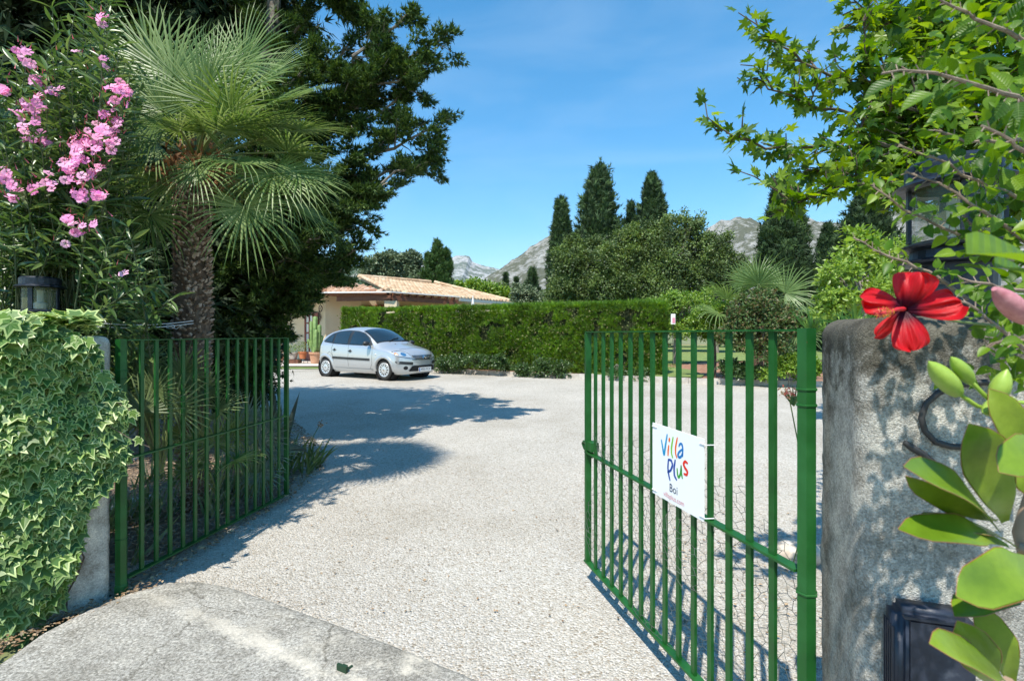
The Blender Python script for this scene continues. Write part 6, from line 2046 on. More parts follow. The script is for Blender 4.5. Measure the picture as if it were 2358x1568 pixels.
bushy('lemon_tree', 'small round light green lemon tree with dark short trunk on the lawn edge', 1644, 15.0, [(1645, 720, 42, 26, 0), (1615, 745, 34, 28, 0), (1675, 745, 36, 30, 0), (1645, 765, 50, 26, 0), (1600, 770, 22, 16, 0), (1690, 775, 26, 20, 0)], 14000, ML_CIT, .085, T_DIAMOND, group=None, fill=.55, vb=854, tr=.07, bark=BARK)
bushy('bronze_tree', 'small tree with bronze red young leaves in front of the fan palm', 1757, 13.6, [(1745, 705, 55, 36, 0), (1705, 730, 36, 38, 0), (1795, 722, 45, 38, 0), (1750, 750, 85, 45, 0), (1690, 775, 45, 40, 0), (1820, 760, 40, 40, 0), (1760, 800, 70, 30, 0)], 14000, ML_RED, .09, T_DIAMOND, group=None, fill=.7, vb=862, tr=.05)
bushy('fig_tree', 'bright lime green leafy tree right of the far pink house', 1990, 8.2, [(1930, 640, 50, 50, 0), (1975, 600, 60, 60, .4), (1925, 700, 55, 40, 0), (2010, 680, 70, 60, .3), (1985, 560, 40, 36, .3), (2040, 600, 60, 70, .6), (1900, 720, 30, 25, 0)], 7000, ML_FIG, .085, T_OVAL, group=None, fill=.8, vb=900, tr=.06)
bushy('flowering_shrub', 'green leafy shrub on the bed behind the kerb, below the bronze tree', 1715, 13.6, [(1700, 850, 36, 22, 0), (1735, 856, 30, 18, 0), (1680, 845, 22, 16, 0)], 4500, ML_CITD, .08, T_OVAL, 'shrub', 'low shrubs along the kerb', fill=.8, vb=872, tr=.02)
bushy('flowering_shrub', 'bright leafy shrub at the kerb close to the right gate post', 1815, 13.2, [(1800, 850, 34, 24, 0), (1835, 842, 32, 26, 0), (1770, 862, 26, 16, 0), (1860, 850, 30, 26, 0)], 5500, ML_CIT, .09, T_OVAL, 'shrub', 'low shrubs along the kerb', fill=.8, vb=876, tr=.02)

# low shrubs at the foot of the hedge
fs = [(1020, 836, 24, 18, 17.2), (1052, 836, 22, 18, 17.0), (1090, 832, 30, 22, 16.6), (1125, 836, 26, 20, 16.4), (1160, 838, 26, 20, 16.1), (1205, 850, 22, 14, 15.8), (1248, 846, 24, 22, 15.5), (1290, 852, 22, 16, 15.3), (1420, 862, 26, 14, 14.8), (1480, 866, 24, 14, 14.6)]
names = ['at the car bonnet, leftmost of the row', 'second from the car in the row', 'third from the car, widest of the row', 'fourth from the car in the row', 'fifth from the car in the row', 'low and sixth from the car in the row', 'spilling over the kerb left of the right gate', 'low beside the one spilling over the kerb', 'seen between the first gate bars', 'seen between the middle gate bars']
for (u, v, ru, rv, d), nm_ in zip(fs, names):
    bushy('flowering_shrub', 'low flowering shrub at the hedge foot, ' + nm_, u, d, [(u, v, ru, rv, 0)], 1300, ML_CITD, .08, T_DIAMOND, 'shrub', 'low shrubs along the kerb', fill=.9, vb=v + rv, tr=.012)

# mid-distance fan palm on the right
PC2 = P(1745, 700, 15.5)
hubs = []
for u, v, R, dr, (du, dv, dd) in [(1748, 655, 1.1, .15, (.0, -1, -.9)), (1675, 690, 1.1, .3, (-1, -.7, -.6)), (1808, 675, 1.05, .3, (1, -.5, -.6)), (1770, 650, .8, .2, (.5, -1, 0)), (1712, 650, .8, .2, (-.5, -1, 0)), (1655, 722, .95, .5, (-1, .1, -.8)), (1835, 715, 1.0, .5, (1, .3, -.8)), (1840, 765, .9, .8, (.7, 1, -.8)),
                                       (1670, 735, .8, .6, (-1, .3, 0)), (1745, 640, .9, .2, (0, -1, .3)), (1835, 690, .7, .4, (1, 0, .2)), (1790, 740, .8, .8, (.5, 1, -.2))]:
    hubs.append((P(u, v, 15.5 + dd * 1.5), np.array([du, dd, -dv]), R, dr))
PB2 = np.array([PC2[0], PC2[1], .35])
p2 = fan_palm('fan_palm', 'fan palm with broad fronds in the garden beyond the right gate', PC2, hubs, mat_leaf('garden_palm_frond', [(.08, .14, .04), (.12, .19, .055), (.17, .25, .08)], .3, .4), PB2, pet_r=.02, n_=28)
b = Batch(); b.tube([PB2, PC2], [.16, .14], 10); b.build('trunk', M_FIBRE, p2)

# ------------------------------------------------------------------ clipped hedge
HP = [(-6.5, 20.0), (-6.3, 19.3), (-4.2, 18.95), (-2.0, 18.1), (0, 17.0), (1.6, 16.25), (3.1, 15.6), (4.0, 15.22), (4.45, 15.3), (4.65, 15.8), (4.55, 16.5)]
hp = poly_sample(HP, .06)
tg = nrm(np.gradient(hp, axis=0)); outn = np.stack([tg[:, 1], -tg[:, 0]], 1)      # towards the drive
hedge = empty('hedge', (hp[0][0], hp[0][1], .35), 0, 'long clipped bright green hedge between the drive and the villa', 'hedge')
HT = 2.52
T_HEDGE = T_([(-.05, 0, 0), (.05, 0, 0), (-.22, .85, .1), (.0, 1, 0), (.25, .8, -.08), (-.30, .5, -.05), (.33, .55, .08)], [(0, 1, 2), (0, 1, 3), (0, 1, 4), (0, 1, 5), (0, 1, 6)])
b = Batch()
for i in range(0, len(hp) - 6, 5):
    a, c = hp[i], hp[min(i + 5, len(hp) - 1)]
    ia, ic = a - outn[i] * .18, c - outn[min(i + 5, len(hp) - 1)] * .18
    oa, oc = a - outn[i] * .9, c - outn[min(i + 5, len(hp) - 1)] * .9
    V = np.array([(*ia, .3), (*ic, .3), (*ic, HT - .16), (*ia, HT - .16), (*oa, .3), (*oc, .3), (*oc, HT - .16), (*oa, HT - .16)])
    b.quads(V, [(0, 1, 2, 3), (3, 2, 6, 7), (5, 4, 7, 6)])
M_HCORE = mat_noise('hedge_shade', [(.35, (.006, .012, .003)), (.65, (.03, .045, .01))], 20, 1)  # near-black colour stands in for the shade inside the hedge
b.build('shade_core', M_HCORE, hedge)
k = 34000
ix = rng.integers(0, len(hp), k); z = .38 + (HT - .38) * rng.random(k) ** .85
bul = (fbm(ix * .06 * .9 + 40, z * 1.3 + 40, 77, 4) - .5)
q = hp[ix] + outn[ix] * ((bul * .32) - rng.random(k) ** 2 * .14)[:, None]
z2 = z + .10 * (fbm(ix * .06 * 1.2 + 10, 0 * z + 3, 5, 3) - .5) * (z / HT)
hole = fbm(ix * .06 * 2.6 + 70, z * 3.2 + 20, 15, 3) > .34
ix, z, q, z2 = ix[hole], z[hole], q[hole], z2[hole]; k = len(ix)
dirs = nrm(np.stack([outn[ix][:, 0] * .55, outn[ix][:, 1] * .55, np.full(k, .75)], 1) + rng.normal(size=(k, 3)) * .42)
b = Batch(); b.place(T_HEDGE, np.stack([q[:, 0], q[:, 1], z2], 1), dirs, jit(np.stack([outn[ix][:, 0], outn[ix][:, 1], np.full(k, .2)], 1), .35), rng.uniform(.08, .19, k))
b.build('foliage', ML_HEDGE, hedge)['kind'] = 'stuff'
k = 4500                                   # sparser dry and darker sprays in the face
ix = rng.integers(0, len(hp), k); z = .38 + 2.0 * rng.random(k)
q = hp[ix] + outn[ix] * (rng.normal(size=k) * .05 + .01)[:, None]
b = Batch(); b.place(T_SPRAY3, np.stack([q[:, 0], q[:, 1], z], 1), rand_dirs(k), rand_dirs(k), rng.uniform(.05, .10, k))
b.build('inner_foliage', mat_leaf('hedge_mixed_spray', [(.03, .05, .01), (.07, .11, .02), (.13, .14, .04), (.18, .14, .06), (.20, .25, .07)], .15, .8), hedge)['kind'] = 'stuff'
k = 15000                                  # top surface
ix = rng.integers(0, len(hp), k); dd = rng.random(k) * .95
q = hp[ix] - outn[ix] * dd[:, None]
b = Batch(); b.place(T_HEDGE, np.stack([q[:, 0], q[:, 1], HT - .06 + .14 * (fbm(ix * .09 + 10, dd * 3, 5, 3) - .5) + rng.random(k) ** 3 * .10], 1), jit(np.tile([0, 0, 1.], (k, 1)), .4), rand_dirs(k), rng.uniform(.08, .17, k))
b.build('top_foliage', ML_HEDGE, hedge)['kind'] = 'stuff'

# ------------------------------------------------------------------ ivy over the left wall
poly = np.array([(-40, 722), (20, 722), (70, 728), (110, 748), (160, 765), (205, 778), (222, 800), (240, 860), (262, 890), (285, 905), (295, 950), (288, 1000), (292, 1040), (275, 1085), (240, 1130), (205, 1170), (185, 1230), (172, 1290), (160, 1330), (130, 1390), (90, 1430), (30, 1500), (-40, 1560)])
def inpoly(px, py, pg):
    c = np.zeros(px.shape, bool); j = len(pg) - 1
    for i in range(len(pg)):
        xi, yi = pg[i]; xj, yj = pg[j]
        c ^= ((yi > py) != (yj > py)) & (px < (xj - xi) * (py - yi) / (yj - yi + 1e-12) + xi); j = i
    return c
iv = empty('ivy', (-2.7, 2.75, 0), 0, 'thick variegated ivy with cream leaf margins covering the left wall', 'ivy')
jn3 = -np.array([jy[0], jy[1], 0.])        # outward normal of the jamb face
p0 = np.array([-2.435, 3.17, 0.])
def on_jamb(u, v, o):
    d_ = np.stack([(u - 1179) / F, np.ones_like(u), -(v - 769) / F], -1)
    t = (((p0 + jn3 * 0) - [0, 0, CAM_Z]) @ jn3 + o) / (d_ @ jn3)
    return np.array([0, 0, CAM_Z]) + d_ * t[..., None]
k = 4300
u = rng.uniform(-60, 310, k); v = rng.uniform(715, 1570, k); ok = inpoly(u, v, poly); u, v = u[ok], v[ok]; k = len(u)
bulge = .05 + .16 * fbm(u / 90 + 20, v / 110 + 20, 41, 3) + .06 * np.clip((900 - v) / 150, 0, 1)
lay = rng.random(k) ** 1.4
off_ = bulge * (1 - .75 * lay)
p = on_jamb(u, v, off_)
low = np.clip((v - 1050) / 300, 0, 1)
out = jn3 + np.array([0, -.35, 0])
Yd = nrm(np.stack([rng.normal(size=k) * .55 - .0, rng.normal(size=k) * .3 - .25, rng.normal(size=k) * .35 - .85], 1) + jn3 * .35)
Nn = nrm(out + np.array([0, 0, .5]) + rng.normal(size=(k, 3)) * .30)
S = rng.uniform(.040, .080, k) * np.where(rng.random(k) < .15, .6, 1)
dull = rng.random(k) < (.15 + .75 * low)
tms = {}
MV_IVY = add_veins(mat_leaf('ivy_veined_green', [(.03, .085, .026), (.05, .125, .032), (.09, .19, .04), (.17, .27, .055), (.04, .10, .03)], .2, .42, spec=.35), 'palmate')
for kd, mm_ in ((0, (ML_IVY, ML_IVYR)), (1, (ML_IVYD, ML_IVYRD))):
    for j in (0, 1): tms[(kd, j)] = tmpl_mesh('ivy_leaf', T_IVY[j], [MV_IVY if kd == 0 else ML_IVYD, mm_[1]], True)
order = np.argsort(lay)                    # outermost leaves first
vis = order[(u[order] > -10)][:296]
restm = np.ones(k, bool); restm[vis] = False
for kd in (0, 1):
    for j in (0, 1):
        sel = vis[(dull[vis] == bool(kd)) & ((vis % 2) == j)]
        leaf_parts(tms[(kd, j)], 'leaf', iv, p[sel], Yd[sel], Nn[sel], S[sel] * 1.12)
b = Batch()
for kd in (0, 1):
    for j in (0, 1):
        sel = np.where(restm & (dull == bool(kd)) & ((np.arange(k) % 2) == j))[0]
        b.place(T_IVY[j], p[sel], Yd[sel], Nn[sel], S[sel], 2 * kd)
# the crown of the ivy on top of the wall, running back and out of the frame
k2 = 1500
s_ = rng.uniform(-.1, 1.5, k2); w_ = rng.uniform(-.15, .8, k2)
tp_ = p0 + np.array([*jx, 0]) * s_[:, None] - jn3 * w_[:, None]
tp_[:, 2] = 1.60 + .10 * fbm(s_ * 4 + 9, w_ * 4 + 9, 3, 3) + rng.random(k2) * .05 - .10 * np.clip(.12 - s_, 0, 1) * 8
keep = s_ > .10
tp_ = tp_[keep]; k2 = len(tp_)
b.place(T_IVY[1], tp_, nrm(np.stack([rng.normal(size=k2), rng.normal(size=k2) - .4, rng.normal(size=k2) * .3 - .1], 1)), jit(np.tile([0, -.2, 1.], (k2, 1)), .4), rng.uniform(.055, .10, k2), 0)
tag(b.build('foliage', [ML_IVY, ML_IVYR, ML_IVYD, ML_IVYRD], iv, smooth=True), kind='stuff')
b = Batch()
for i in range(26):                        # stems and a couple of trailing shoots
    u0 = np.array([random.uniform(-20, 180), random.uniform(900, 1480)]); 
    u1 = u0 + [random.uniform(-60, 60), -random.uniform(150, 420)]
    t = np.linspace(0, 1, 7)
    uu = u0[0] + (u1[0] - u0[0]) * t + rng.normal(size=7) * 6; vv = np.clip(u0[1] + (u1[1] - u0[1]) * t, 760, 1560)
    b.tube(on_jamb(uu, vv, np.full(7, .02)), .005, 5)
for pth in ([(250, 980), (300, 1010), (345, 1030)], [(240, 905), (275, 930), (300, 945)]):
    b.tube([P(a, c, 3.05) for a, c in pth], .0025, 5)
b.build('stem', BARK, iv)
tp_ = np.array([P(a, c, 3.04) for a, c in [(300, 870), (278, 940), (305, 950), (320, 1012), (340, 1025), (350, 1008), (312, 1040), (290, 1050), (262, 960), (296, 905)]])
leaf_parts(tms[(0, 1)], 'leaf', iv, tp_[:4], nrm(rng.normal(size=(4, 3)) + [0, 0, -1]), jit(np.tile([.2, -1, .5], (4, 1)), .3), .05)

# ------------------------------------------------------------------ oleander with pink flowers
ole = empty('oleander', (-3.9, 4.1, .05), 0, 'tall pink flowering oleander overhanging the left wall and lantern', 'shrub')
r_ = np.random.default_rng(21)
base = np.array([-3.7, 4.2, .05])
wb = Batch(); LP_, LY_, LS_ = [], [], []
opoly = np.array([(-60, 130), (60, 90), (120, 30), (135, -40), (260, -60), (262, 60), (300, 130), (330, 215), (318, 330), (290, 400), (300, 470), (295, 560), (340, 610), (395, 680), (400, 710), (350, 735), (300, 745), (200, 760), (120, 700), (-60, 740)])
tips = []
while len(tips) < 230:
    u, v = r_.uniform(-60, 400), r_.uniform(-60, 750)
    if inpoly(np.array([u]), np.array([v]), opoly)[0]: tips.append((u, v, r_.uniform(3.25, 4.3) if not (u < 240 and v > 560) else r_.uniform(3.9, 4.4)))
tips += [(120, 20, 3.5), (230, -20, 3.6), (390, 690, 3.45), (360, 700, 3.5), (330, 650, 3.6), (300, 230, 3.6), (250, 60, 3.5), (60, 110, 3.5)]
for (u, v, d) in tips:
    tip = P(u, v, d)
    s = base + np.array([r_.normal() * .35, r_.normal() * .2, 0])
    mid = s * .45 + tip * .55 + np.array([r_.normal() * .1, 0, .25])
    t = np.linspace(0, 1, 10)[:, None]
    c = (1 - t) ** 2 * s + 2 * t * (1 - t) * mid + t * t * tip
    wb.tube(c[3:], np.linspace(.006, .002, 7), 5, cap=False)
    L = np.linalg.norm(tip - mid)
    ax = nrm(c[-1] - c[-3])
    for q in range(15):                     # whorls of three
        tt = 1 - q * .042 / max(L, .4)
        if tt < .35: break
        pt = np.array([np.interp(tt, t[:, 0], c[:, k_]) for k_ in range(3)])
        a0 = r_.uniform(0, 6.28)
        x_ = nrm(np.cross(ax, [0.3, 1, .2])); y_ = np.cross(ax, x_)
        for w_ in range(3):
            a = a0 + w_ * 2.09
            LP_.append(pt); LY_.append(nrm(ax * r_.uniform(.5, 1.1) + (math.cos(a) * x_ + math.sin(a) * y_) * 1.0 + np.array([0, 0, r_.uniform(-.35, .1)]))); LS_.append(r_.uniform(.10, .165))
wb.build('stem', mat_flat('oleander_stem', (.09, .11, .05), .7), ole)
LP_, LY_, LS_ = np.array(LP_), np.array(LY_), np.array(LS_)
_e = LP_ + LY_ * LS_[:, None] * .6
_hide = np.zeros(len(LP_), bool)
for _q in (LP_, _e):
    _u = _q[:, 0] / _q[:, 1] * F + 1179; _v = 769 - (_q[:, 2] - CAM_Z) / _q[:, 1] * F
    _hide |= (_u > 22) & (_u < 165) & (_v > 628) & (_v < 745) & (_q[:, 1] < 3.72)
LP_, LY_, LS_ = LP_[~_hide], LY_[~_hide], LS_[~_hide]
NN = jit(np.tile([.0, -.35, 1.], (len(LP_), 1)), .5)
near = np.argsort(LP_[:, 1])
near = near[(np.abs(LP_[near, 0] / LP_[near, 1]) < .98)][:290]
restm = np.ones(len(LP_), bool); restm[near] = False
leaf_parts(tmpl_mesh('oleander_leaf', T_OLE, ML_OLE), 'leaf', ole, LP_[near], LY_[near], NN[near], LS_[near])
b = Batch(); b.place(T_OLE, LP_[restm], LY_[restm], NN[restm], LS_[restm]); tag(b.build('foliage', ML_OLE, ole, smooth=True), kind='stuff')
# flowers: five notched petals round a throat
def flower_tmpl():
    V, T = [(0, 0, -.25)], []
    for i in range(5):
        a = i / 5 * 2 * math.pi
        def pt(da, r, z): return (r * math.sin(a + da), r * math.cos(a + da), z)
        n_ = len(V)
        V += [pt(-.22, .22, -.02), pt(.22, .22, -.02), pt(-.66, .70, .02), pt(.60, .74, .20), pt(-.36, .98, -.05), pt(.38, .95, .16)]
        T += [(0, n_, n_ + 1), (n_, n_ + 2, n_ + 3), (n_, n_ + 3, n_ + 1), (n_ + 2, n_ + 4, n_ + 5), (n_ + 2, n_ + 5, n_ + 3)]
    V = [(x, y, z) for x, y, z in V]
    return T_(V, [(a, c, b_) for a, b_, c in T])
T_FLO = flower_tmpl()
M_PINK1 = mat_leaf('pink_petal', [(.62, .20, .42), (.74, .32, .54), (.84, .48, .66), (.72, .28, .42)], .35, .6)
M_BUDS = mat_leaf('pink_bud', [(.50, .06, .12), (.60, .14, .22), (.35, .10, .06)], .1, .6)
clusters = [(235, 42, 3), (45, 120, 3), (55, 145, 3), (170, 118, 1), (232, 145, 2), (85, 185, 5), (115, 210, 4), (270, 208, 5), (292, 215, 4), (270, 240, 3), (5, 212, 3), (70, 235, 4), (85, 255, 4), (50, 270, 4), (243, 258, 2), (273, 277, 3), (235, 295, 6), (255, 300, 5), (212, 300, 4), (70, 295, 3), (65, 320, 3), (105, 325, 5),
            (185, 325, 6), (205, 340, 5), (240, 335, 4), (260, 340, 2), (165, 345, 5), (160, 368, 4), (185, 360, 4), (20, 415, 5), (10, 405, 4), (30, 445, 4), (155, 400, 4), (175, 415, 3), (220, 395, 5), (197, 412, 2), (110, 415, 3), (75, 440, 4), (185, 450, 5), (230, 447, 5), (155, 512, 3), (175, 535, 4), (198, 523, 2), (218, 525, 1), (283, 618, 1)]
FP, FN, FS = [], [], []
BP, BY = [], []
for u, v, m_ in clusters:
    d = r_.uniform(3.15, 3.4)
    for i in range(int(m_ * 1.15) + (m_ > 2)):
        FP.append(P(u + r_.normal() * 10, v + r_.normal() * 9, d + r_.normal() * .02)); FN.append(nrm(np.array([.25, -1, .45]) + r_.normal(size=3) * .45)); FS.append(r_.uniform(.024, .036))
    for i in range(m_ + 2):
        BP.append(P(u + r_.normal() * 16, v - 8 + r_.normal() * 14, d + .02)); BY.append(nrm(np.array([0, -.2, 1]) + r_.normal(size=3) * .5))
FP, FN, FS = np.array(FP), np.array(FN), np.array(FS)
up_ = nrm(np.cross(FN, rand_dirs(len(FN))))
leaf_parts(tmpl_mesh('blossom', T_FLO, M_PINK1), 'flower', ole, FP, up_, FN, FS)
b = Batch(); b.place(T_([(-.1, 0, 0), (.1, 0, 0), (0, 0, .15), (0, 1, 0)], [(0, 1, 3), (1, 2, 3), (2, 0, 3)]), np.array(BP), np.array(BY), rand_dirs(len(BP)), .04)
b.build('buds', M_BUDS, ole)['kind'] = 'stuff'

# ------------------------------------------------------------------ plane tree branches, upper right
pl = empty('plane_tree', (3.4, 2.9, 0), 0, 'plane tree with lobed bright leaves reaching in over the right gate', 'tree')
r_ = np.random.default_rng(5)
wb = Batch()
tb = np.array([3.4, 2.9, 0.]); tc_ = np.array([3.15, 2.7, 2.6])
wb.tube([tb, tb + [-.1, 0, 1.2], tc_, tc_ + [-.2, -.1, 1.5]], [.14, .12, .10, .06], 10)
main = [
    [(2400, 330, 2.7), (2150, 330, 2.6), (2000, 330, 2.5), (1880, 335, 2.45), (1760, 345, 2.4), (1690, 310, 2.4), (1640, 285, 2.35), (1622, 225, 2.35)],
    [(2400, 250, 2.6), (2100, 270, 2.6), (1960, 265, 2.55), (1850, 240, 2.5), (1770, 200, 2.4), (1735, 160, 2.4), (1705, 150, 2.4)],
    [(2400, 120, 2.7), (2150, 200, 2.7), (1960, 190, 2.6), (1860, 150, 2.5), (1790, 95, 2.45), (1740, 45, 2.4), (1700, 30, 2.4)],
    [(2300, 420, 2.6), (2100, 420, 2.5), (1980, 425, 2.4), (1900, 440, 2.35), (1830, 470, 2.3), (1770, 440, 2.3), (1720, 400, 2.3), (1695, 392, 2.3)],
    [(2400, 40, 2.8), (2200, 80, 2.8), (2050, 60, 2.7), (1980, 20, 2.6), (1930, -20, 2.6)],
    [(2200, 300, 2.6), (2050, 230, 2.5), (1980, 130, 2.5), (1990, 40, 2.5), (2030, -20, 2.5)],
    [(2300, 400, 2.9), (2100, 380, 2.8), (1960, 380, 2.7), (1880, 390, 2.6), (1830, 400, 2.6)],
    [(2400, 200, 3.0), (2250, 150, 3.0), (2150, 60, 3.0), (2120, -30, 3.0)],
    [(2400, 0, 3.0), (2300, 60, 3.0), (2200, -20, 3.0)],
    [(2400, 300, 3.1), (2250, 260, 3.1), (2120, 130, 3.0), (2060, 20, 2.9)],
    [(2400, 440, 2.8), (2250, 380, 2.8), (2150, 300, 2.8), (2050, 290, 2.8), (1950, 300, 2.7)],
    [(2300, 500, 2.9), (2150, 480, 2.8), (2050, 450, 2.7), (1985, 440, 2.6)],
]
PL, PY, PS = [], [], []
def plane_shoot(path, r0, dens, depth=0):
    path = np.array(path)
    seg = np.concatenate([[0], np.cumsum(np.linalg.norm(np.diff(path, axis=0), axis=1))])
    n_ = max(4, int(seg[-1] / .08)); t = np.linspace(0, seg[-1], n_)
    c = np.stack([np.interp(t, seg, path[:, k_]) for k_ in range(3)], 1); c[1:-1] += r_.normal(size=(n_ - 2, 3)) * .008
    wb.tube(c, np.linspace(r0, .0022, n_), 5, cap=False)
    L = seg[-1]; m_ = int(L / .018 * dens)
    for i in range(m_):
        tt = (.12 + .88 * (i + r_.random()) / m_) if depth == 0 else (i + r_.random()) / m_
        q = np.array([np.interp(tt * L, t, c[:, k_]) for k_ in range(3)])
        ax = nrm(c[min(int(tt * n_) + 1, n_ - 1)] - c[max(int(tt * n_) - 1, 0)])
        sd_ = r_.normal(size=3); d_ = nrm(ax * .5 + nrm(sd_) * .9 + [0, 0, -.25])
        PL.append(q + d_ * .03); PY.append(d_); PS.append(r_.uniform(.042, .082) * (1 - .35 * tt))
    if depth < 2:
        for i in range(int(L / (.055 if depth == 0 else .14))):
            tt = .1 + .85 * r_.random()
            q = np.array([np.interp(tt * L, t, c[:, k_]) for k_ in range(3)])
            ax = nrm(c[min(int(tt * n_) + 1, n_ - 1)] - c[max(int(tt * n_) - 1, 0)])
            d_ = nrm(ax * .8 + r_.normal(size=3) * .5 + [0, 0, .15])
            l2 = (.34 if depth == 0 else .16) * r_.uniform(.5, 1.1) * (1.1 - tt * .8)
            plane_shoot([q, q + d_ * l2 * .5 + [0, 0, -.01], q + d_ * l2], .005, .9, depth + 1)
for mpath in main:
    pts = [P(*a) for a in mpath]
    pts = [tc_ + (pts[0] - tc_) * .0 + [0, 0, 0], (tc_ + pts[0]) / 2] + pts if pts[0][0] < 3.2 else pts
    plane_shoot(pts, .022, .85)
wb.build('branches', BARK, pl)
for i in range(5200):                      # inner leaves of the crown towards the trunk
    _u, _v, _d = r_.uniform(1990, 2480), r_.uniform(-160, 430), r_.uniform(2.5, 3.9)
    if _u < 2060 + max(0, 60 - abs(_v - 150)) * .0 and r_.random() < .55: continue
    if float(fbm(np.array([_u / 75.]), np.array([_v / 65. + 20]), 8, 3)[0]) < .44: continue
    PL.append(P(_u, _v, _d)); PY.append(nrm(r_.normal(size=3) + [-.4, -.2, -.2])); PS.append(r_.uniform(.045, .085))
PL, PY, PS = np.array(PL), np.array(PY), np.array(PS)
NN = jit(np.tile([-.1, -.25, 1.], (len(PL), 1)), .55)
uu = PL[:, 0] / PL[:, 1] * F + 1179; vv = 769 - (PL[:, 2] - 1.6) / PL[:, 1] * F
cand = np.where((uu < 2060) & (vv > 0))[0]
near = cand[np.argsort(-(PS / PL[:, 1])[cand])][:290]
restm = np.ones(len(PL), bool); restm[near] = False
leaf_parts(tmpl_mesh('plane_leaf', T_PLANE, add_veins(mat_leaf('plane_veined_leaf', [(.035, .09, .012), (.07, .15, .015), (.12, .21, .02), (.19, .28, .03)], .42, .42), 'palmate')), 'leaf', pl, PL[near], PY[near], NN[near], PS[near])
b = Batch(); b.place(T_PLANE, PL[restm], PY[restm], NN[restm], PS[restm]); tag(b.build('foliage', ML_PLANE, pl, smooth=True), kind='stuff')
print('plane leaves', len(PL), 'oleander leaves', len(LP_))

# ------------------------------------------------------------------ hibiscus branches beside the right pillar
hib = empty('hibiscus', (1.25, .95, 0), 0, 'hibiscus bush with glossy leaves crossing in front of the right lantern', 'shrub')
M_HTWIG = mat_noise('hibiscus_twig', [(.35, (.14, .10, .075)), (.65, (.30, .23, .18))], 60, .8)
r_ = np.random.default_rng(9)
stems = [
    [(2420, 480, .95), (2358, 459, .93), (2266, 428, .90), (2176, 380, .88), (2113, 345, .88), (2070, 335, .88)],
    [(2420, 600, .92), (2321, 527, .90), (2255, 477, .88), (2196, 439, .88), (2135, 413, .88), (2085, 395, .9)],
    [(2420, 640, .98), (2277, 571, .95), (2211, 547, .95), (2113, 496, .95), (2043, 461, .95), (2010, 430, .95)],
    [(2230, 690, .9), (2150, 630, .92), (2097, 613, .92), (2014, 575, .92), (1965, 548, .92)],
    [(2420, 250, .75), (2300, 215, .72), (2200, 180, .72), (2100, 160, .72), (2030, 170, .72)],
    [(2420, 120, .8), (2330, 80, .8), (2250, 40, .8), (2150, -10, .8)],
    [(2420, 850, .85), (2350, 800, .82), (2290, 745, .80), (2240, 700, .8), (2190, 690, .8)],
    [(2430, 700, .8), (2350, 670, .8), (2270, 655, .8), (2210, 640, .82)],
    [(2420, 400, .7), (2360, 350, .66), (2300, 310, .66), (2260, 290, .66)],
    [(2440, 820, .66), (2390, 790, .66), (2330, 780, .68), (2270, 800, .70)],
    [(2277, 571, .95), (2240, 520, .95), (2215, 500, .95)],
    [(2420, 330, .9), (2330, 320, .9), (2230, 330, .9), (2150, 300, .9)],
]
wb = Batch(); HL, HY, HS = [], [], []
for st in stems:
    path = np.array([P(*a) for a in st]); seg = np.concatenate([[0], np.cumsum(np.linalg.norm(np.diff(path, axis=0), axis=1))])
    n_ = 12; t = np.linspace(0, seg[-1], n_); c = np.stack([np.interp(t, seg, path[:, k_]) for k_ in range(3)], 1)
    c[1:-1] = (c[:-2] + 2 * c[1:-1] + c[2:]) / 4 + r_.normal(size=(n_ - 2, 3)) * .0015
    wb.tube(c, np.linspace(.0062, .0025, n_) * .62, 6)
    m_ = int(seg[-1] / .0085)
    for i in range(m_):
        tt = (i + .5) / m_
        q = np.array([np.interp(tt * seg[-1], t, c[:, k_]) for k_ in range(3)]); j = min(int(tt * (n_ - 1)), n_ - 2); ax = nrm(c[j + 1] - c[j])
        sd_ = nrm(np.cross(ax, [0, -1, .3])) * (1 if i % 2 else -1)
        d_ = nrm(ax * r_.uniform(.2, .9) + sd_ * 1.0 + r_.normal(size=3) * .45 + [0, 0, .1])
        sz = r_.uniform(.016, .037) * (1.15 - .4 * tt)
        wb.tube([q, q + d_ * .012], .0009, 4, cap=False)
        HL.append(q + d_ * .012); HY.append(d_); HS.append(sz)
wb.build('stem', M_HTWIG, hib)
# fuller mass at the right edge and top corner
for i in range(620):
    u = r_.uniform(2140, 2440); v = r_.uniform(-60, 900)
    if u < 2250 and 340 < v < 680 and r_.random() < .72: continue
    if v > 300 and u < 2190 and r_.random() < .8: continue
    if 640 < v < 860 and u < 2260: continue
    if v < 300 and u < 2200 + v * -.3 - 60: continue
    HL.append(P(u, v, r_.uniform(.8, 1.15))); HY.append(nrm(np.array([-.5, -.2, .2]) + r_.normal(size=3) * .6)); HS.append(r_.uniform(.022, .042))
HL, HY, HS = np.array(HL), np.array(HY), np.array(HS)
ex = np.array([P(2225, 585, .42), P(2290, 615, .45), P(2330, 150, .55), P(2150, 215, .6), P(2060, 190, .65)])
exY = np.array([[1, .1, .0], [1, .1, -.1], [-1, 0, .35], [-.9, 0, -.35], [-.8, 0, -.3]]) * 1.0
HL = np.concatenate([HL, ex]); HY = np.concatenate([HY, nrm(exY)]); HS = np.concatenate([HS, [.09, .05, .04, .04, .04]])
NN = jit(np.tile([-.15, -.45, 1.], (len(HL), 1)), .5)
NN[-5] = (.05, -.5, .9)
MV_HIB = add_veins(mat_leaf('hibiscus_veined_leaf', [(.025, .075, .005), (.05, .12, .007), (.09, .18, .01), (.16, .26, .018)], .38, .40, spec=.3), 'pinnate')
hm = tmpl_mesh('hibiscus_leaf', T_HIB, MV_HIB)
uu = HL[:, 0] / HL[:, 1] * F + 1179
o_ = np.argsort(-(HS / HL[:, 1]) * (uu < 2400)); near = o_[:296]
restm = np.ones(len(HL), bool); restm[near] = False
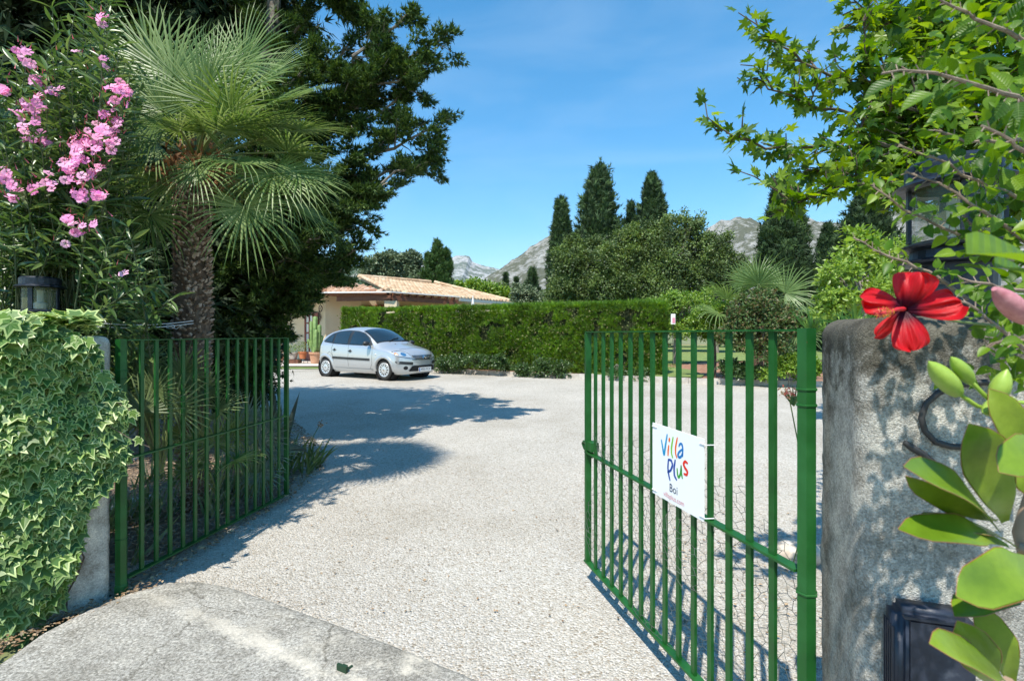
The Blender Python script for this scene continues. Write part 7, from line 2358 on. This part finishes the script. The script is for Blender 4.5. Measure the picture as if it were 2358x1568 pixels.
leaf_parts(hm, 'leaf', hib, HL[near], HY[near], NN[near], HS[near])
b = Batch(); b.place(T_HIB, HL[restm], HY[restm], NN[restm], HS[restm]); tag(b.build('foliage', ML_HIB, hib, smooth=True), kind='stuff')
print('hibiscus leaves', len(HL))

# ---- the red flower: five veined petals, throat, staminal column
m, n, l, b_ = new_mat('red_petal')
tc = n.new('ShaderNodeTexCoord'); sx = n.new('ShaderNodeSeparateXYZ'); l.new(tc.outputs['UV'], sx.inputs[0])
wv = n.new('ShaderNodeTexNoise'); wv.inputs['Scale'].default_value = 6; wv.inputs['Detail'].default_value = 3
mpn = n.new('ShaderNodeMapping'); mpn.inputs['Scale'].default_value = (7, .6, 1); l.new(tc.outputs['UV'], mpn.inputs[0]); l.new(mpn.outputs[0], wv.inputs['Vector'])
r1 = ramp(n, [(.0, (.03, .0, .01)), (.20, (.06, .0, .014)), (.36, (.40, .002, .012)), (.5, (.58, .004, .010)), (1, (.66, .008, .014))]); l.new(sx.outputs[1], r1.inputs[0])
r2 = ramp(n, [(.35, (.78, .6, .7)), (.6, (1.1, 1.1, 1.1))]); l.new(wv.outputs[0], r2.inputs[0])
l.new(mul(r1.outputs[0], r2.outputs[0], n, l), b_.inputs['Base Color']); b_.inputs['Roughness'].default_value = .5
add_bump(n, l, b_, wv.outputs[0], .35, .003)
tr = n.new('ShaderNodeBsdfTranslucent'); l.new(r1.outputs[0], tr.inputs[0]); ms = n.new('ShaderNodeMixShader'); ms.inputs[0].default_value = .4
l.new(b_.outputs[0], ms.inputs[1]); l.new(tr.outputs[0], ms.inputs[2]); l.new(ms.outputs[0], n['Material Output'].inputs[0])
M_PETAL = m
fd = .66; fc = P(2088, 712, fd + .03)
fl = empty('hibiscus_flower', tuple(fc), 0, 'large open red hibiscus flower with yellow stamens in front of the right pillar', 'flower')
fwd = nrm(np.array([-.42, -.85, -.05]))
fx_ = nrm(np.cross([0, 0, 1.], fwd)) * -1; fz_ = nrm(np.cross(fx_, fwd)); 
if fz_[2] < 0: fz_ = -fz_
if fx_[0] < 0: fx_ = -fx_


def petal(ang, L, W, back, twist, ruff, seed):
    """ang: screen angle (0 = up, clockwise)"""
    rr = np.random.default_rng(seed); a = math.radians(ang)
    d_ = math.sin(a) * fx_ + math.cos(a) * fz_; s_ = math.cos(a) * fx_ - math.sin(a) * fz_
    nu, nv_ = 25, 19
    V, UV = [], []
    for j in range(nv_):
        t = j / (nv_ - 1)
        w = W * (.22 + .78 * math.sin(min(t * 1.02, 1) ** .9 * math.pi * .60) ** 1.3) * (1 if t < .82 else math.sqrt(max(1 - ((t - .82) / .19) ** 2, 0)))
        for i in range(nu):
            q = i / (nu - 1) * 2 - 1
            rf = .0016 * math.sin(q * 17 + t * 3 + seed) * t + ruff * math.sin(q * 5 + seed) * t * t + ruff * .6 * math.sin(q * 9 + t * 6 + seed * 2) * t
            h = .018 * (1 - t) ** 2 * -1 - back * t * t + .10 * L * math.cos(q * 1.5) * math.sin(t * 3.1) + rf + twist * q * t * .02
            V.append(fc + d_ * L * t * (1 - .08 * back) + s_ * w * q + fwd * h)
            UV.append((q * .5 + .5, t))
    Q = [(j * nu + i, j * nu + i + 1, (j + 1) * nu + i + 1, (j + 1) * nu + i) for j in range(nv_ - 1) for i in range(nu - 1)]
    me = np_mesh('petal', np.array(V), Q, M_PETAL, smooth=True)
    ul = me.uv_layers.new(name='UV'); li = np.zeros(len(me.loops), int); me.loops.foreach_get('vertex_index', li)
    ul.data.foreach_set('uv', np.array(UV)[li].astype(np.float32).ravel())
    link('petal', me, fl)


petal(14, .050, .0225, .008, .9, .005, 1)
petal(-72, .050, .019, .022, -1.4, .009, 2)
petal(83, .056, .0200, -.004, .9, .006, 3)
petal(174, .055, .0225, -.006, .6, .004, 4)
petal(-140, .051, .013, .012, 1.8, .006, 5)
colp = np.array([fc - fwd * .016, P(2066, 712, fd - .01), P(2043, 720, fd - .03), P(2027, 722, fd - .045)])
b = Batch(); b.tube(colp, [.0030, .0024, .0020, .0016], 8); b.build('column', mat_flat('red_column', (.62, .02, .03), .45), fl, smooth=True)
r_ = np.random.default_rng(2); b = Batch(); bb = Batch()
for i in range(70):
    t = r_.uniform(.55, 1.0); q = np.array([np.interp(t, [0, .33, .66, 1], colp[:, k_]) for k_ in range(3)]); e = q + rand_dirs(1)[0] * r_.uniform(.003, .0075)
    b.tube([q, e], .0003, 3, cap=False)
    bb.place(T_(OCT, OT), e, [0, 0, 1], [1, 0, 0], .0022)
b.build('filaments', mat_flat('filament', (.7, .1, .1), .5), fl)['kind'] = 'stuff'
bb.build('anthers', mat_leaf('anther', [(.72, .35, .02), (.85, .55, .05), (.75, .25, .02)], 0, .6), fl)['kind'] = 'stuff'
b = Batch(); bb = Batch()
for i in range(5):
    e = colp[-1] + nrm(colp[-1] - colp[-2]) * .008 + rand_dirs(1)[0] * .004; b.tube([colp[-1], e], .0006, 4); bb.place(T_(OCT, OT), e, [0, 0, 1], [1, 0, 0], .0034)
bb.add(*[np.concatenate(b.V), np.concatenate(b.T)]); bb.build('stigma', mat_flat('dark_red_stigma', (.35, .01, .03), .5), fl)
b = Batch(); b.tube([fc - fwd * .026, fc - fwd * .04 + [.012, 0, -.002], P(2200, 740, .78), P(2290, 750, .80)], [.005, .0035, .0018, .0020], 8)
for i in range(5):
    a = i * 1.257; e = fc - fwd * .034
    b.add([e, e + fwd * .012 + (math.cos(a) * fx_ + math.sin(a) * fz_) * .010, e + fwd * .012 + (math.cos(a + .9) * fx_ + math.sin(a + .9) * fz_) * .010], [(0, 1, 2)])
b.build('calyx', GREEN_TWIG, fl)

# pink bud at the right edge
bc0, bc1 = P(2372, 745, .62), P(2290, 665, .60)
b = Batch(); t = np.linspace(0, 1, 10); b.tube(bc0 + (bc1 - bc0) * t[:, None], .012 * np.sin(np.clip(t * .9 + .06, 0, 1) * math.pi) ** .8 + .0008, 12)
tag(b.build('flower_bud', mat_noise('pink_bud_skin', [(.3, (.34, .10, .12)), (.7, (.55, .24, .26))], 70, .6), smooth=True), 'furled dusty pink hibiscus bud at the right edge above the red flower', 'flower bud')

# ------------------------------------------------------------------ succulent with red-edged paddles, lower right
suc = empty('succulent', tuple(P(2420, 1300, .56)), 0, 'fleshy green succulent with red leaf edges in front of the right pillar', 'succulent')
m, n, l, b_ = new_mat('succulent_skin')
_t1 = noise(n, l, 26, 6, .7); _t2 = noise(n, l, 7, 3, .5)
_r = ramp(n, [(.3, (.12, .22, .012)), (.5, (.20, .31, .02)), (.7, (.32, .42, .05))]); l.new(_t2.outputs[0], _r.inputs[0])
_r2 = ramp(n, [(.3, (.75, .78, .7)), (.6, (1.1, 1.08, 1.1))]); l.new(_t1.outputs[0], _r2.inputs[0])
_c = mul(_r.outputs[0], _r2.outputs[0], n, l); l.new(_c, b_.inputs['Base Color']); b_.inputs['Roughness'].default_value = .27; b_.inputs['Specular IOR Level'].default_value = .6
add_bump(n, l, b_, _t1.outputs[0], .25, .004)
_tr = n.new('ShaderNodeBsdfTranslucent'); l.new(_c, _tr.inputs[0]); _ms = n.new('ShaderNodeMixShader'); _ms.inputs[0].default_value = .3
l.new(b_.outputs[0], _ms.inputs[1]); l.new(_tr.outputs[0], _ms.inputs[2]); l.new(_ms.outputs[0], n['Material Output'].inputs[0])
ML_SUC = m
ML_SUCE = mat_flat('succulent_red_edge', (.30, .12, .05), .4)


def paddle(tip, base, w, nv, thick=.10, bend=.12, pk=.62):
    tip = np.array(tip); base = np.array(base); L = np.linalg.norm(tip - base); y = (tip - base) / L
    x = nrm(np.cross(y, nv)); z = np.cross(x, y)
    n_ = 13; t = np.linspace(0, 1, n_)
    prof = np.interp(t, [0, .12, .35, pk, .85, .95, 1], [.16, .25, .62, 1, .78, .42, .02]) * w
    rings = []
    for i in range(n_):
        c = base + y * L * t[i] + z * (-bend * L * (t[i] - .5) ** 2 * 2) + z * .05 * w * math.sin(t[i] * 9 + w * 900) + x * .06 * w * math.sin(t[i] * 5 + L * 700)
        a = np.arange(14) / 14 * 2 * math.pi
        th_ = thick * prof[i]
        cup = .22 * prof[i] * np.cos(a) ** 2
        rings.append(c + np.cos(a)[:, None] * x * prof[i] + (np.sin(a) * th_ + cup)[:, None] * z)
    V = np.concatenate(rings); Q, M = [], []
    for i in range(n_ - 1):
        for j in range(14):
            Q.append((i * 14 + j, i * 14 + (j + 1) % 14, (i + 1) * 14 + (j + 1) % 14, (i + 1) * 14 + j))
            M.append(1 if j in (0, 13, 6, 7) and i > 3 and False else 0)
    b = Batch(); b.quads(V, Q)

    for j in (0, 7):
        b.tube(V[j::14][5:], .00032, 5, 1)
    b.build('leaf', [ML_SUC, ML_SUCE], suc, smooth=True)


N0 = np.array([-.35, -.75, .55])
paddle(P(2240, 985, .54), P(2330, 1215, .58), .027, [-.2, -1, -.1], pk=.7)
paddle(P(2108, 1060, .50), P(2318, 1208, .56), .0235, [-.5, -.6, .75], pk=.5)
paddle(P(2095, 1112, .53), P(2310, 1215, .57), .014, [-.3, -.7, -.5], pk=.5)
paddle(P(2086, 1205, .51), P(2342, 1245, .56), .018, [-.2, -.7, .75], pk=.45)
paddle(P(2120, 1190, .54), P(2345, 1240, .58), .020, [-.2, -.3, 1.0], pk=.5)
paddle(P(2215, 1365, .50), P(2420, 1285, .54), .025, [-.3, -.8, .45], pk=.45)
paddle(P(2200, 1405, .54), P(2390, 1340, .58), .020, [-.3, -.3, .9], pk=.5)
paddle(P(2158, 1475, .49), P(2330, 1560, .53), .021, [-.5, -.5, .8], pk=.45)
paddle(P(2212, 1440, .53), P(2300, 1590, .56), .020, [-.5, -.9, .2], pk=.55)
paddle(P(2260, 1400, .57), P(2350, 1600, .58), .018, [-.2, -.9, .1], pk=.6)
paddle(P(2315, 1080, .50), P(2440, 1010, .54), .022, [-.3, -.8, .5], pk=.45)
paddle(P(2290, 900, .60), P(2420, 1120, .62), .020, [-.4, -.8, .3], pk=.6)
paddle(P(2330, 1040, .58), P(2440, 1180, .58), .022, [-.4, -.8, .3], pk=.6)
b = Batch(); b.tube([P(2500, 1640, .62), P(2400, 1420, .6), P(2345, 1225, .585), P(2400, 1050, .6)], [.009, .008, .006, .005], 8); b.tube([P(2345, 1260, .58), P(2440, 1290, .56)], .006, 6); b.tube([P(2400, 1640, .6), P(2320, 1570, .545)], .006, 6)
b.build('stem', mat_flat('succulent_stem', (.30, .20, .13), .7), suc, smooth=True)

# pale green pointed buds hanging before the pillar
bud = empty('hibiscus_buds', tuple(P(2300, 950, .62)), 0, 'spray of pointed lime green hibiscus buds below the red flower', 'flower buds')
ML_BUD = mat_noise('lime_bud', [(.3, (.20, .32, .03)), (.7, (.32, .44, .07))], 40, .45)
for (a, c, w_) in (((2138, 832), (2205, 905), .0115), ((2190, 822), (2235, 878), .0085), ((2262, 950), (2330, 925), .012), ((2320, 850), (2290, 925), .010), ((2330, 1010), (2380, 975), .012)):
    p1, p0_ = P(*a, .62), P(*c, .63); t = np.linspace(0, 1, 9)
    b = Batch(); b.tube(p0_ + (p1 - p0_) * t[:, None], w_ * np.sin(np.clip(.15 + t * .85, 0, 1) * math.pi) ** .75 + .0006, 10); b.build('bud', ML_BUD, bud, smooth=True)
b = Batch()
for pth in ([(2205, 905), (2250, 935), (2310, 950), (2380, 940)], [(2235, 878), (2262, 905), (2310, 950)], [(2290, 925), (2330, 925), (2400, 930)], [(2380, 975), (2420, 960)]):
    b.tube([P(*q, .635) for q in pth], .0026, 6)
b.build('stalk', ML_BUD, bud, smooth=True)

# ------------------------------------------------------------------ plants by the right gate post
M_ALOE = mat_leaf('aloe_leaf', [(.12, .22, .06), (.20, .30, .09)], .2, .45)
c0 = P(1812, 985, 3.4); c0[2] = .2
al = empty('aloe', (c0[0], c0[1], 0), 0, 'small aloe with coral red flowers growing on a stem behind the right gate', 'aloe')
b = Batch(); st = P(1822, 940, 3.4); b.tube([(st[0] + .05, st[1] + .1, 0.), (st[0] + .12, st[1], .5), st, P(1815, 905, 3.4)], .004, 5); b.build('stem', GREEN_TWIG, al)
r_ = np.random.default_rng(4)
for i in range(16):
    tp = P(1822 + r_.uniform(-28, 24), 882 + r_.uniform(-14, 40), 3.4 + r_.uniform(-.06, .06)); b = Batch(); agave_leaf(b, P(1828, 935, 3.4), tp, .006); b.build('leaf', M_ALOE, al)
k = 60
b = Batch(); p = np.array([P(1812 + r_.normal() * 11, 903 + r_.normal() * 7, 3.38 + r_.normal() * .02) for _ in range(k)]); b.place(T_DIAMOND, p, rand_dirs(k), rand_dirs(k), .022); b.build('flower', mat_leaf('coral_petal', [(.60, .16, .10), (.72, .34, .24), (.5, .4, .2)], .3, .5), al)['kind'] = 'stuff'

sp_ = P(1950, 745, 3.0)
sv = empty('spiky_plant', (sp_[0], sp_[1] + .2, 0), 0, 'bright lime spiky-leaved plant rising behind the right pillar top', 'plant')
ML_SPK = mat_leaf('lime_spike', [(.17, .30, .05), (.25, .38, .07), (.32, .44, .10)], .3, .4)
for (u, v) in ((1900, 745), (1935, 738), (1970, 735), (2005, 728), (1870, 752), (2035, 730)):
    c = P(u, v + 18, 3.1 + r_.uniform(-.3, .4))
    for i in range(16):
        b = Batch(); agave_leaf(b, c, c + np.array([r_.normal() * .08, r_.normal() * .05, abs(r_.normal()) * .05 + .05]), .008); b.build('leaf', ML_SPK, sv)
b = Batch()
for (u, v) in ((1900, 745), (1970, 735), (2035, 730)):
    c = P(u, v + 18, 3.1); b.tube([(c[0] + .1, c[1] + .1, 0), (c[0] + .05, c[1], .8), c], .01, 6)
b.build('stem', GREEN_TWIG, sv)
# pale rock lying behind the gate by the pillar
bm = bmesh.new(); bmesh.ops.create_icosphere(bm, subdivisions=3, radius=1)
for v in bm.verts:
    d_ = 1 + .18 * (float(fbm(np.array([v.co.x * 2 + 9]), np.array([v.co.y * 2 + v.co.z + 9]), 3, 3)[0]) - .5) * 2; v.co = Vector((v.co.x * .17 * d_, v.co.y * .12 * d_, v.co.z * .10 * d_))
me = bpy.data.meshes.new('rock'); bm.to_mesh(me); bm.free(); me.materials.append(mat_noise('pale_rock', [(.3, (.42, .34, .26)), (.7, (.66, .60, .52))], 12, .9, 5, .5, 30))
o = link('rock', me); rg = G(1820, 1290); o.location = (rg[0] + .05, rg[1], .05)
for p_ in me.polygons: p_.use_smooth = True
tag(o, 'pale rounded rock on the gravel behind the right gate', 'rock')

# ------------------------------------------------------------------ thin summer haze round everything
me = bpy.data.meshes.new('haze')
bm = bmesh.new(); bmesh.ops.create_cube(bm, size=1)
for v in bm.verts: v.co = Vector((v.co.x * 12400, v.co.y * 9400 + 4500, (v.co.z + .5) * 1300 - 18))
bm.to_mesh(me); bm.free()
m = bpy.data.materials.new('haze_air'); m.use_nodes = True
n, l = m.node_tree.nodes, m.node_tree.links
n.remove(n['Principled BSDF'])
pv = n.new('ShaderNodeVolumePrincipled'); pv.inputs['Color'].default_value = (.80, .88, .97, 1); pv.inputs['Density'].default_value = .00006; pv.inputs['Anisotropy'].default_value = .2
l.new(pv.outputs[0], n['Material Output'].inputs['Volume'])
me.materials.append(m)
tag(link('haze', me), kind='stuff')
